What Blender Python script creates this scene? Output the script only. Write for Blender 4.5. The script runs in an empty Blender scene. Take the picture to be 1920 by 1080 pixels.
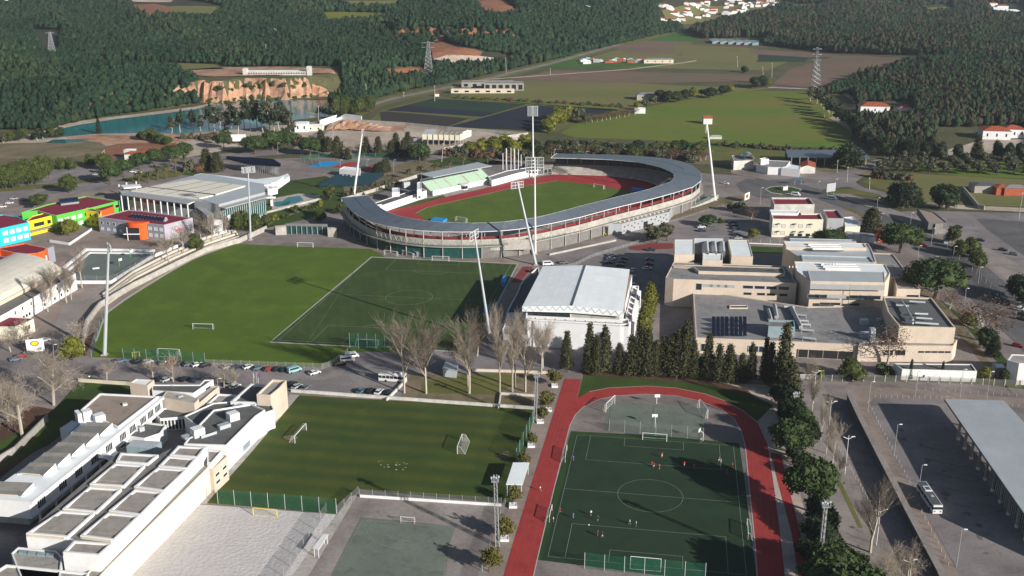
import bpy, bmesh, math, random
import numpy as np
from mathutils import Vector, Matrix
rnd = random.Random(7)
S = bpy.context.scene
COL = S.collection
# ------------------------------------------------------------------ camera, sky, sun, exposure
F = 2033.0; PIT = math.radians(18.58); H = 152.5
cp, sp = math.cos(PIT), math.sin(PIT)
cam = bpy.data.cameras.new('camera'); co = bpy.data.objects.new('camera', cam); COL.objects.link(co)
cam.sensor_width = 36.0; cam.lens = 36.0 * F / 1920.0; cam.clip_start = 1.0; cam.clip_end = 20000
co.location = (0, 0, H); co.rotation_euler = (math.pi/2 - PIT, 0, 0)
S.camera = co
S.view_settings.view_transform = 'Standard'; S.view_settings.look = 'None'
S.view_settings.gamma = 1; S.view_settings.exposure = 0.55
S.cycles.max_bounces = 5; S.cycles.diffuse_bounces = 2; S.cycles.glossy_bounces = 2
S.cycles.transparent_max_bounces = 12; S.cycles.volume_bounces = 0
SUN_EL = math.radians(20.8); SUN_AZ = math.radians(138.0 - 180.0)   # direction towards the sun, from +X anticlockwise
sdir = Vector((math.cos(SUN_EL)*math.cos(SUN_AZ), math.cos(SUN_EL)*math.sin(SUN_AZ), math.sin(SUN_EL)))
W = bpy.data.worlds.new('World'); S.world = W; W.use_nodes = True
nt = W.node_tree; bg = nt.nodes['Background']
sk = nt.nodes.new('ShaderNodeTexSky'); sk.sky_type = 'NISHITA'; sk.sun_disc = False
sk.sun_elevation = SUN_EL; sk.sun_rotation = math.atan2(sdir.x, sdir.y); sk.air_density = 1.0; sk.dust_density = 1.0
nt.links.new(sk.outputs[0], bg.inputs[0]); bg.inputs[1].default_value = 0.052
sl = bpy.data.lights.new('sun', 'SUN'); sl.energy = 5.0; sl.angle = math.radians(0.5); sl.color = (1.0, 0.94, 0.86)
so = bpy.data.objects.new('sun', sl); COL.objects.link(so); so.location = (200, -200, 300)
so.rotation_euler = (-sdir).to_track_quat('-Z', 'Y').to_euler()

# ------------------------------------------------------------------ terrain height, and points of the ground read off the survey photograph
def sst(t):
    t = np.clip(t, 0, 1); return t*t*(3-2*t)
def shore(x):      # far bank of the quarry lake
    return np.interp(x, [-900, -360, -330, -300, -283, -240, -180, -100], [840, 868, 925, 945, 972, 985, 1004, 1010])
def roadx(y):      # valley road
    return np.interp(y, [0, 880, 925, 998, 1125, 1366, 1630, 2400, 9000], [-170, -168, -146, -114, -33, 88, 263, 560, 2500])
def hgt(x, y):
    x = np.asarray(x, float); y = np.asarray(y, float)
    steep = np.interp(x, [-420, -340, -305, -285, -262, -243, -226, -196, -180, -155], [60, 55, 36, 12, 9, 24, 10, 8, 20, 60])
    pl = 18*sst((y - shore(x) - 2)/steep)*sst((roadx(y) - x - 25)/70)*sst((y-700)/60)
    left = sst((roadx(y) - x - 40)/260)
    hills = left*sst((y-1280)/1100)*95 + (1-left)*sst((y-1750)/1500)*85
    bump = (np.sin(x*0.0105+y*0.004+1.0)*np.sin(y*0.0085-x*0.003+0.6)*11 + np.sin(x*0.0042-1.2)*np.sin(y*0.0036+0.4)*20)
    amp = left*sst((y-1180)/450) + (1-left)*sst((y-1800)/500)
    ridge = 26*np.exp(-(((x+90)/230)**2 + ((y-1830)/120)**2)) + 30*np.exp(-(((x-20)/120)**2 + ((y-2130)/130)**2))
    return pl + hills + bump*amp + ridge*left + 9*sst((y-900)/300)*sst((x-330)/200)*(1-sst((y-1500)/400))
def hz(x, y): return float(hgt(x, y))
def ray(px, py):
    a = (px-960)/F; b = -(py-540)/F
    return a, cp+b*sp, -sp+b*cp
def G(px, py, z=0.0):          # survey pixel -> point on the level z
    dx, dy, dz = ray(px, py); t = (z-H)/dz
    return (dx*t, dy*t, z)
def GT(px, py):                # survey pixel -> point on the terrain
    dx, dy, dz = ray(px, py)
    if py > 262: return G(px, py)
    t = np.concatenate([np.arange(500, 1600, 4.0), np.arange(1600, 6000, 10.0)])
    d = (H + dz*t) - hgt(dx*t, dy*t)
    k = np.argmax(d < 0)
    if d[k] >= 0: k = len(t)-1
    t0, t1 = t[k-1], t[k]; f = d[k-1]/(d[k-1]-d[k]+1e-9); tt = t0+(t1-t0)*min(max(f, 0), 1)
    return (dx*tt, dy*tt, hz(dx*tt, dy*tt))
def PJ(x, y, z):
    d = y*cp-(z-H)*sp; u = y*sp+(z-H)*cp
    return (960+F*x/d, 540-F*u/d)
def AT(px, py, Y):             # point seen at a pixel in the upright plane y = Y
    dx, dy, dz = ray(px, py); t = Y/dy
    return (dx*t, Y, H+dz*t)
def HT(px, pyb, pyt, z0=0.0):  # height of an upright seen from pyb up to pyt
    x, y, _ = G(px, pyb, z0)
    return AT(px, pyt, y)[2] - z0
# ------------------------------------------------------------------ materials
MATS = {}
STAIN = {k: [(.11, .52, .66, .80), (.45, .60, .70, .84), (.05, .50, .60, 1.12)] for k in ('asphalt', 'asphalt_warm', 'asphalt_dark', 'paving', 'paving_grey')}
STAIN.update({k: [(.09, .50, .68, 1.22), (.5, .6, .72, .86)] for k in ('turf_c', 'turf_b', 'turf_d', 'turf_s', 'lawn', 'lawn_deep')})
STAIN.update({k: [(.35, .52, .7, .80), (1.5, .60, .72, .88)] for k in ('gravel_roof', 'brown_roof', 'grey_roof', 'felt_roof', 'concrete', 'concrete_pale', 'track_red', 'white_old', 'court_green', 'steel_roof')})
STAIN.update(earth_orange=[(.05, .5, .62, .68), (.25, .52, .66, .7)], water=[(.008, .4, .6, .8)])
def mat(name, col, rough=0.85, var=0.12, scale=0.3, col2=None, metal=0.0, bump=0.0, bscale=None, spec=0.3, alpha=1.0, stripes=None, detail=6, fine=None, stretch=None):
    if name in MATS: return MATS[name]
    m = bpy.data.materials.new(name); m.use_nodes = True; n = m.node_tree; b = n.nodes['Principled BSDF']
    MATS[name] = m
    b.inputs['Roughness'].default_value = rough; b.inputs['Metallic'].default_value = metal
    b.inputs['Specular IOR Level'].default_value = spec; b.inputs['Alpha'].default_value = alpha
    c1 = (*col, 1)
    c2 = (*(col2 if col2 else [c*(1-var*2) for c in col]), 1)
    tc = n.nodes.new('ShaderNodeTexCoord'); geo = tc.outputs['Object']
    mp = n.nodes.new('ShaderNodeMapping'); n.links.new(geo, mp.inputs['Vector']); geo = mp.outputs['Vector']
    if stretch: mp.inputs['Rotation'].default_value = (0, 0, stretch[2]); mp.inputs['Scale'].default_value = (stretch[0], stretch[1], 1)
    nz = n.nodes.new('ShaderNodeTexNoise'); nz.inputs['Scale'].default_value = scale; nz.inputs['Detail'].default_value = detail; nz.inputs['Roughness'].default_value = 0.65
    n.links.new(geo, nz.inputs['Vector'])
    rp = n.nodes.new('ShaderNodeMapRange'); rp.inputs[1].default_value = 0.32; rp.inputs[2].default_value = 0.68
    n.links.new(nz.outputs['Fac'], rp.inputs[0])
    mx = n.nodes.new('ShaderNodeMixRGB'); mx.inputs[1].default_value = c2; mx.inputs[2].default_value = c1
    n.links.new(rp.outputs[0], mx.inputs[0]); out = mx.outputs[0]
    if stripes:      # (colour, width in metres, angle, strength)
        sc_, w, ang, st = stripes
        mp = n.nodes.new('ShaderNodeMapping'); mp.inputs['Rotation'].default_value = (0, 0, ang); n.links.new(tc.outputs['Object'], mp.inputs['Vector'])
        wv = n.nodes.new('ShaderNodeTexWave'); wv.inputs['Scale'].default_value = 0.314/w; wv.inputs['Distortion'].default_value = 1.6; wv.inputs['Detail'].default_value = 3; wv.inputs['Detail Scale'].default_value = 0.6
        n.links.new(mp.outputs[0], wv.inputs['Vector'])
        ml = n.nodes.new('ShaderNodeMath'); ml.operation = 'MULTIPLY'; ml.inputs[1].default_value = st; n.links.new(wv.outputs['Fac'], ml.inputs[0])
        m2 = n.nodes.new('ShaderNodeMixRGB'); m2.inputs[2].default_value = (*sc_, 1); n.links.new(ml.outputs[0], m2.inputs[0]); n.links.new(out, m2.inputs[1]); out = m2.outputs[0]
    if fine:         # (scale, low, high) small speckle that multiplies the colour
        nf = n.nodes.new('ShaderNodeTexNoise'); nf.inputs['Scale'].default_value = fine[0]; nf.inputs['Detail'].default_value = 3; n.links.new(geo, nf.inputs['Vector'])
        rf = n.nodes.new('ShaderNodeMapRange'); rf.inputs[1].default_value = 0.3; rf.inputs[2].default_value = 0.7; rf.inputs[3].default_value = fine[1]; rf.inputs[4].default_value = fine[2]
        n.links.new(nf.outputs['Fac'], rf.inputs[0])
        m3 = n.nodes.new('ShaderNodeMixRGB'); m3.blend_type = 'MULTIPLY'; m3.inputs[0].default_value = 1; n.links.new(out, m3.inputs[1]); n.links.new(rf.outputs[0], m3.inputs[2]); out = m3.outputs[0]
    if name in STAIN:      # worn and patched places with a shape of their own
        for sc_, lo, hi, f_ in STAIN[name]:
            ns = n.nodes.new('ShaderNodeTexNoise'); ns.inputs['Scale'].default_value = sc_; ns.inputs['Detail'].default_value = 5; ns.inputs['Distortion'].default_value = .6; n.links.new(tc.outputs['Object'], ns.inputs['Vector'])
            rs = n.nodes.new('ShaderNodeMapRange'); rs.inputs[1].default_value = lo; rs.inputs[2].default_value = hi; rs.inputs[3].default_value = 1; rs.inputs[4].default_value = f_; n.links.new(ns.outputs['Fac'], rs.inputs[0])
            m4 = n.nodes.new('ShaderNodeMixRGB'); m4.blend_type = 'MULTIPLY'; m4.inputs[0].default_value = 1; n.links.new(out, m4.inputs[1]); n.links.new(rs.outputs[0], m4.inputs[2]); out = m4.outputs[0]
    n.links.new(out, b.inputs['Base Color'])
    if bump:
        nb = n.nodes.new('ShaderNodeTexNoise'); nb.inputs['Scale'].default_value = bscale or scale*4; nb.inputs['Detail'].default_value = 4; n.links.new(geo, nb.inputs['Vector'])
        bp = n.nodes.new('ShaderNodeBump'); bp.inputs['Strength'].default_value = bump; bp.inputs['Distance'].default_value = 0.3
        n.links.new(nb.outputs['Fac'], bp.inputs['Height']); n.links.new(bp.outputs[0], b.inputs['Normal'])
    return m
def M(name): return MATS[name]

mat('white', (.72, .73, .74), .8, .05, .25, fine=(1.5, .93, 1.0))
mat('white_old', (.62, .61, .57), .85, .12, .2, fine=(.9, .85, 1.0))
mat('white_roof', (.80, .85, .87), .55, .05, .1, fine=(.25, .93, 1.0))
mat('cream', (.62, .55, .44), .85, .07, .2, fine=(1.2, .92, 1.0))
mat('beige', (.60, .51, .42), .85, .08, .2, fine=(1.2, .92, 1.0))
mat('ivory', (.70, .66, .53), .85, .05, .2)
mat('cream_roof', (.74, .70, .60), .6, .06, .15, fine=(.4, .92, 1.0))
mat('concrete', (.40, .38, .35), .9, .16, .18, fine=(1.3, .8, 1.0))
mat('concrete_pale', (.50, .47, .43), .9, .15, .25, fine=(1.1, .78, 1.0))
mat('concrete_dark', (.22, .21, .2), .9, .15, .25, fine=(1.1, .8, 1.0))
mat('gravel_roof', (.36, .33, .30), .95, .12, .4, fine=(3, .8, 1.0))
mat('brown_roof', (.31, .255, .215), .95, .06, .15, fine=(2, .9, 1.0))
mat('felt_roof', (.125, .13, .13), .9, .15, .3)
mat('grey_roof', (.27, .265, .27), .9, .16, .14, fine=(1.0, .85, 1.05))
mat('steel_roof', (.15, .18, .22), .38, .06, .12, metal=.3)
mat('steel_pale', (.46, .50, .53), .45, .06, .12, metal=.2)
mat('canopy', (.52, .56, .58), .5, .06, .1, fine=(.3, .92, 1.0))
mat('steel', (.42, .44, .46), .5, .08, .5, metal=.3)
mat('steel_dark', (.12, .13, .14), .55, .1, .5, metal=.3)
mat('red_roof', (.24, .022, .045), .7, .1, .2, fine=(1, .85, 1))
mat('tile', (.38, .09, .045), .8, .18, .6)
mat('green_paint', (.08, .44, .05), .7, .05, .3)
mat('yellow_paint', (.80, .62, .015), .7, .05, .3)
mat('cyan_paint', (.02, .46, .60), .7, .04, .3)
mat('orange_paint', (.75, .10, .012), .7, .04, .3)
mat('lilac', (.25, .26, .32), .8, .05, .3)
mat('lilac_pale', (.40, .37, .43), .8, .08, .3)
mat('glass', (.02, .028, .035), .12, .1, .5, spec=.6)
mat('glass_green', (.02, .08, .08), .15, .2, .5, spec=.6)
mat('glass_pale', (.25, .33, .36), .2, .1, .5, spec=.6)
mat('shutter', (.55, .55, .54), .8, .05, 1)
mat('solar', (.012, .018, .05), .25, .2, 1, spec=.6)
mat('net_green', (.02, .15, .09), .8, .15, .5, alpha=.28)
mat('net_pale', (.45, .45, .42), .8, .15, .5, alpha=.22)
mat('mesh_grey', (.18, .19, .19), .8, .15, .5, alpha=.30)
mat('dark', (.015, .016, .018), .8, .1, 1)
mat('asphalt', (.235, .21, .212), .93, .14, .05, fine=(1.2, .85, 1.05))
mat('asphalt_warm', (.25, .215, .205), .93, .16, .05, fine=(1.0, .82, 1.05))
mat('asphalt_dark', (.125, .120, .125), .93, .12, .05, fine=(1.2, .85, 1.05))
mat('paving', (.29, .235, .205), .93, .12, .07, fine=(.9, .82, 1.0))
mat('paving_grey', (.31, .275, .255), .93, .14, .07, fine=(1.0, .8, 1.0))
mat('kerb', (.42, .40, .37), .9, .1, .5)
mat('line', (.27, .33, .28), .8, .15, .8)
mat('line_faint', (.14, .20, .09), .8, .3, .5)
mat('track_red', (.38, .038, .040), .85, .1, .1, fine=(.7, .86, 1.0))
mat('track_dark', (.22, .04, .042), .85, .1, .1)
mat('turf_a', (.017, .043, .019), .92, .16, .12, fine=(2.0, .85, 1.0))
mat('turf_b', (.050, .085, .016), .92, .2, .06, stripes=((.024, .058, .013), 4.2, math.radians(-10), .5), fine=(1.2, .85, 1.0))
mat('turf_c', (.086, .138, .007), .92, .2, .05, col2=(.060, .112, .007), fine=(1.4, .85, 1.0))
mat('turf_d', (.070, .080, .009), .92, .2, .07, col2=(.036, .066, .008), stripes=((.012, .048, .007), 8.0, math.radians(-80), .5), fine=(1.6, .82, 1.0))
mat('turf_s', (.088, .135, .010), .92, .2, .05, col2=(.060, .11, .01), fine=(1.4, .88, 1.0))
mat('turf_edge', (.022, .065, .012), .92, .2, .1)
mat('lawn', (.085, .115, .012), .95, .2, .08, col2=(.14, .115, .045), fine=(1.0, .8, 1.0))
mat('lawn_deep', (.045, .085, .010), .95, .2, .08, fine=(1.0, .8, 1.0))
mat('sand', (.55, .525, .52), .98, .05, .2, bump=.7, bscale=.9, fine=(1.6, .90, 1.03))
mat('court_green', (.165, .195, .165), .93, .12, .08, fine=(1.0, .85, 1.0))
mat('court_teal', (.14, .175, .16), .93, .12, .08)
mat('earth', (.23, .17, .115), .97, .2, .05, col2=(.10, .10, .045), fine=(.5, .75, 1.1))
mat('earth_red', (.30, .125, .06), .97, .2, .08, col2=(.17, .08, .05), fine=(.6, .75, 1.1))
mat('earth_orange', (.47, .32, .235), .97, .15, .1, col2=(.36, .17, .09), fine=(.6, .75, 1.1), bump=1, bscale=.5)
mat('earth_pale', (.52, .44, .38), .97, .2, .03, col2=(.31, .25, .19), fine=(.3, .8, 1.1))
mat('mulch', (.11, .055, .035), .97, .2, .2, fine=(1.0, .7, 1.1))
mat('ground_base', (.105, .095, .045), .97, .2, .03, col2=(.055, .065, .025), fine=(.35, .7, 1.15))
mat('forest_floor', (.025, .035, .016), .97, .2, .03, col2=(.05, .045, .025), fine=(.25, .7, 1.15))
mat('water', (.018, .19, .225), .14, .12, .01, spec=.5)
mat('pool_water', (.01, .16, .19), .1, .2, .2, spec=.5)
mat('field_green', (.085, .155, .010), .95, .2, .02, col2=(.15, .145, .022), fine=(.2, .88, 1.0), stretch=(.35, 1, .12))
mat('field_bright', (.045, .14, .014), .95, .15, .03, fine=(.3, .85, 1.0))
mat('field_olive', (.17, .15, .055), .95, .2, .02, col2=(.12, .135, .035), fine=(.25, .85, 1.0), stretch=(.35, 1, .12))
mat('field_brown', (.20, .115, .09), .95, .2, .02, col2=(.12, .105, .06), fine=(.25, .8, 1.0), stretch=(.3, 1, .12))
mat('field_red', (.21, .075, .055), .95, .2, .03, fine=(.3, .8, 1.0))
mat('field_slate', (.012, .016, .034), .9, .15, .02, fine=(.4, .8, 1.05))
mat('field_dkgreen', (.018, .045, .024), .9, .15, .02, fine=(.4, .8, 1.0))
mat('field_dkbrown', (.038, .030, .028), .9, .15, .02, fine=(.4, .8, 1.0))
mat('seat_green', (.36, .50, .39), .7, .06, 1)
mat('seat_blue', (.02, .045, .14), .6, .15, 1)
mat('seat_teal', (.03, .085, .12), .6, .15, 1)
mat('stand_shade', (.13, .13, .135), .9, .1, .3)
mat('seat_red', (.20, .018, .022), .7, .1, .5)
mat('cyan_deep', (.02, .28, .62), .6, .1, 1)
mat('bark_pale', (.44, .40, .34), .9, .15, 2)
mat('twig', (.30, .255, .205), .95, .15, 1)
mat('bark', (.13, .09, .06), .95, .2, 1.5)
mat('leaf_pine', (.046, .072, .018), .8, .2, .9, col2=(.024, .048, .012))
mat('leaf_dark', (.030, .048, .018), .8, .2, .9, col2=(.012, .022, .010))
mat('leaf_cypress', (.075, .070, .028), .8, .2, .9, col2=(.026, .034, .014))
mat('leaf_yellow', (.155, .150, .016), .8, .2, .9, col2=(.065, .085, .012))
mat('leaf_pot', (.12, .105, .022), .8, .2, 1.2, col2=(.05, .058, .014))
mat('leaf_olive', (.085, .088, .048), .8, .2, .7, col2=(.045, .05, .03))
mat('leaf_brown', (.13, .065, .032), .8, .2, .9, col2=(.075, .05, .03))
mat('leaf_green', (.070, .088, .016), .8, .2, .9, col2=(.030, .045, .012))
mat('leaf_palm', (.10, .10, .035), .8, .2, .9, col2=(.05, .055, .02))
mat('forest_a', (.023, .048, .024), .95, .2, .012, col2=(.012, .028, .016), fine=(.35, .5, 1.3), spec=.1)
mat('forest_b', (.038, .062, .026), .95, .2, .012, col2=(.022, .036, .018), fine=(.35, .5, 1.3), spec=.1)
mat('forest_c', (.052, .048, .030), .9, .2, .02, col2=(.030, .030, .020), fine=(.35, .5, 1.3), spec=.1)
mat('skin', (.45, .27, .18), .7, .05, 1)
mat('hair', (.03, .02, .015), .8, .1, 1)
mat('cloth_red', (.55, .025, .02), .8, .05, 1); mat('cloth_blue', (.03, .10, .45), .8, .05, 1)
mat('cloth_white', (.7, .7, .7), .8, .05, 1); mat('cloth_black', (.02, .02, .025), .8, .05, 1)
mat('tyre', (.015, .015, .015), .9, .1, 1)
for n_, c_ in dict(car_white=(.70, .71, .72), car_black=(.012, .013, .016), car_grey=(.14, .15, .16), car_silver=(.42, .44, .46), car_blue=(.03, .06, .16), car_navy=(.015, .025, .06), car_red=(.30, .015, .012), car_bluegrey=(.10, .16, .22), car_turquoise=(.25, .45, .47)).items():
    mat(n_, c_, .3, .03, .5, spec=.6, metal=.1)
# ------------------------------------------------------------------ mesh building
class MB:
    def __init__(s): s.v = []; s.f = []; s.m = []; s.k = 0
    def mi(s, k): s.k = k; return s
    def add(s, vs, fs):
        o = len(s.v); s.v += [tuple(map(float, q)) for q in vs]
        for f in fs: s.f.append(tuple(i+o for i in f)); s.m.append(s.k)
        return s
    def quad(s, a, b, c, d): return s.add([a, b, c, d], [(0, 1, 2, 3)])
    def ngon(s, pts): return s.add(pts, [tuple(range(len(pts)))])
    def prism(s, pts, z0, z1, top=True, bottom=False):
        """pts: xy polygon; z0/z1 numbers or per-corner lists"""
        n = len(pts); a = z0 if hasattr(z0, '__len__') else [z0]*n; b = z1 if hasattr(z1, '__len__') else [z1]*n
        if area2(pts) < 0: pts = pts[::-1]; a = list(a)[::-1]; b = list(b)[::-1]
        vs = [(p[0], p[1], a[i]) for i, p in enumerate(pts)] + [(p[0], p[1], b[i]) for i, p in enumerate(pts)]
        fs = [(i, (i+1) % n, n+(i+1) % n, n+i) for i in range(n)]
        if top: fs.append(tuple(range(n, 2*n)))
        if bottom: fs.append(tuple(range(n-1, -1, -1)))
        return s.add(vs, fs)
    def box(s, c, size, rz=0, z=None):
        """c: centre of the base"""
        x, y, z0 = c; w, d, h = size[0]/2, size[1]/2, size[2]; ca, sa = math.cos(rz), math.sin(rz)
        p = [(x+a*w*ca-b*d*sa, y+a*w*sa+b*d*ca) for a, b in ((-1, -1), (1, -1), (1, 1), (-1, 1))]
        return s.prism(p, z0, z0+h, True, True)
    def tube(s, a, b, r0, r1=None, n=6, cap=True):
        r1 = r0 if r1 is None else r1
        a = Vector(a); b = Vector(b); d = (b-a)
        if d.length < 1e-6: return s
        d.normalize(); u = d.orthogonal().normalized(); w = d.cross(u)
        vs = []
        for c, r in ((a, r0), (b, r1)):
            for i in range(n):
                t = 2*math.pi*i/n; vs.append(c+(u*math.cos(t)+w*math.sin(t))*r)
        fs = [(i, (i+1) % n, n+(i+1) % n, n+i) for i in range(n)]
        if cap: fs += [tuple(range(n, 2*n)), tuple(range(n-1, -1, -1))]
        return s.add(vs, fs)
    def path(s, pts, r, n=5):
        for a, b in zip(pts, pts[1:]): s.tube(a, b, r, r, n)
        return s
    def lathe(s, c, prof, n=12):
        vs = []; fs = []
        for r, z in prof:
            for i in range(n): t = 2*math.pi*i/n; vs.append((c[0]+r*math.cos(t), c[1]+r*math.sin(t), c[2]+z))
        for k in range(len(prof)-1):
            for i in range(n): fs.append((k*n+i, k*n+(i+1) % n, (k+1)*n+(i+1) % n, (k+1)*n+i))
        return s.add(vs, fs)
    def mesh(s, name, mats, org=(0, 0, 0)):
        me = bpy.data.meshes.new(name)
        ox, oy, oz = org
        me.from_pydata([(a-ox, b-oy, c-oz) for a, b, c in s.v], [], s.f)
        if not isinstance(mats, (list, tuple)): mats = [mats]
        for q in mats: me.materials.append(M(q) if isinstance(q, str) else q)
        if len(mats) > 1: me.polygons.foreach_set('material_index', s.m)
        me.update(); return me
    def build(s, name, mats, parent=None, label=None):
        org = ORG.get(parent.name, (0, 0, 0)) if parent else (0, 0, 0)
        o = bpy.data.objects.new(name, s.mesh(name, mats, org)); COL.objects.link(o)
        if parent: o.parent = parent; ORG[o.name] = org
        if label: o['label'] = label
        return o
ORG = {}
def area2(p): return sum(p[i][0]*p[(i+1) % len(p)][1]-p[(i+1) % len(p)][0]*p[i][1] for i in range(len(p)))
def inset(p, d):
    """shrink a polygon by d"""
    if area2(p) < 0: p = p[::-1]
    n = len(p); out = []
    for i in range(n):
        a, b, c = Vector(p[i-1][:2]), Vector(p[i][:2]), Vector(p[(i+1) % n][:2])
        e1 = (b-a).normalized(); e2 = (c-b).normalized()
        n1 = Vector((-e1.y, e1.x)); n2 = Vector((-e2.y, e2.x)); q = (n1+n2)
        k = q.dot(n1); q = q/k if abs(k) > .25 else n1
        out.append((b.x+q.x*d, b.y+q.y*d))
    return out
def thing(name, label, cat, at=(0, 0, 0), group=None, rz=0.0):
    o = bpy.data.objects.new(name, None); COL.objects.link(o); o.location = at; o.empty_display_size = .5
    o['label'] = label; o['category'] = cat; o.rotation_euler = (0, 0, rz)
    if group: o['group'] = group
    ORG[o.name] = tuple(at); return o
def tag(o, label, cat, group=None):
    o['label'] = label; o['category'] = cat
    if group: o['group'] = group
    return o
def recentre(o, at):
    me = o.data; me.transform(Matrix.Translation(-Vector(at))); o.location = at; return o
def single(mb, name, mats, label, cat, at, group=None):
    return tag(recentre(mb.build(name, mats), at), label, cat, group)
def struct(mb, name, mats, kind='structure', label=None, cat=None):
    o = mb.build(name, mats); o['kind'] = kind
    if label: o['label'] = label
    if cat: o['category'] = cat
    return o
def dup(root, loc, rz=0.0, label=None, group=None, scale=None, swap=None):
    kids = list(root.children)
    r = root.copy(); COL.objects.link(r); r.location = loc; r.rotation_euler = (0, 0, rz)
    if label: r['label'] = label
    if group: r['group'] = group
    if scale: r.scale = scale if hasattr(scale, '__len__') else (scale,)*3
    for ch in kids:
        c = ch.copy(); COL.objects.link(c); c.parent = r
        if swap and ch.name.split('.')[0] in swap: c.data = swap[ch.name.split('.')[0]]
        for g in ch.children:
            d = g.copy(); COL.objects.link(d); d.parent = c
    return r
ORD = 'first second third fourth fifth sixth seventh eighth ninth tenth eleventh twelfth thirteenth fourteenth fifteenth sixteenth seventeenth eighteenth nineteenth twentieth twenty-first twenty-second twenty-third twenty-fourth twenty-fifth twenty-sixth twenty-seventh twenty-eighth twenty-ninth thirtieth thirty-first thirty-second thirty-third thirty-fourth thirty-fifth thirty-sixth thirty-seventh thirty-eighth thirty-ninth fortieth'.split()
ORD += ['forty-'+w for w in ORD[:9]] + ['fiftieth'] + ['fifty-'+w for w in ORD[:9]] + ['sixtieth'] + ['sixty-'+w for w in ORD[:9]]+['seventieth']+['seventy-'+w for w in ORD[:9]]+['eightieth']+['eighty-'+w for w in ORD[:9]]
LV = [0]
def GP(pts, z=0.0): return [G(a, b, z)[:2] for a, b in pts]
def drape(name, pts, m, lv, sub=0, kind='structure', px=True, label=None):
    """a sheet on the ground; lv: its layer above the ground"""
    bm = bmesh.new()
    P = [GT(a, b) if px else (a, b, hz(a, b)) for a, b in pts]
    vs = [bm.verts.new((p[0], p[1], 0)) for p in P]
    f = bm.faces.new(vs); bm.normal_update()
    if f.normal.z < 0: f.normal_flip()
    if sub:
        bmesh.ops.triangulate(bm, faces=bm.faces[:])
        bmesh.ops.subdivide_edges(bm, edges=bm.edges[:], cuts=sub, use_grid_fill=True)
    for v in bm.verts: v.co.z = hz(v.co.x, v.co.y) + lv
    me = bpy.data.meshes.new(name); bm.to_mesh(me); bm.free(); me.materials.append(M(m))
    o = bpy.data.objects.new(name, me); COL.objects.link(o); o['kind'] = kind
    if label: o['label'] = label
    return o
def strip(name, pts, w, m, lv, px=True, kind='structure', sub=12.0):
    """a band of width w along a line of ground points"""
    P = [Vector(GT(*p)[:2]) if px else Vector(p) for p in pts]
    Q = [P[0]]
    for a, b in zip(P, P[1:]):
        n = max(1, int((b-a).length/sub))
        for i in range(1, n+1): Q.append(a.lerp(b, i/n))
    mb = MB(); L = []
    for i, q in enumerate(Q):
        t = (Q[min(i+1, len(Q)-1)]-Q[max(i-1, 0)]).normalized(); nn = Vector((-t.y, t.x))
        ww = (w[0]+(w[1]-w[0])*i/(len(Q)-1)) if hasattr(w, '__len__') else w
        for s_ in (-1, 1):
            c = q+nn*s_*ww/2; L.append((c.x, c.y, hz(c.x, c.y)+lv))
    mb.add(L, [(2*i, 2*i+1, 2*i+3, 2*i+2)[::-1] for i in range(len(Q)-1)])
    o = mb.build(name, m); o['kind'] = kind; return o
def chain(px, n, z=0):   # resample a pixel polyline on the ground into n+1 even points
    P = [Vector(G(a, b, z)) for a, b in px]; L = [0]
    for a, b in zip(P, P[1:]): L.append(L[-1]+(b-a).length)
    out = []
    for i in range(n+1):
        t = L[-1]*i/n; k = max(j for j in range(len(L)-1) if L[j] <= t+1e-6); f = (t-L[k])/max(L[k+1]-L[k], 1e-6)
        out.append(P[k].lerp(P[k+1], f))
    return out
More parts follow.
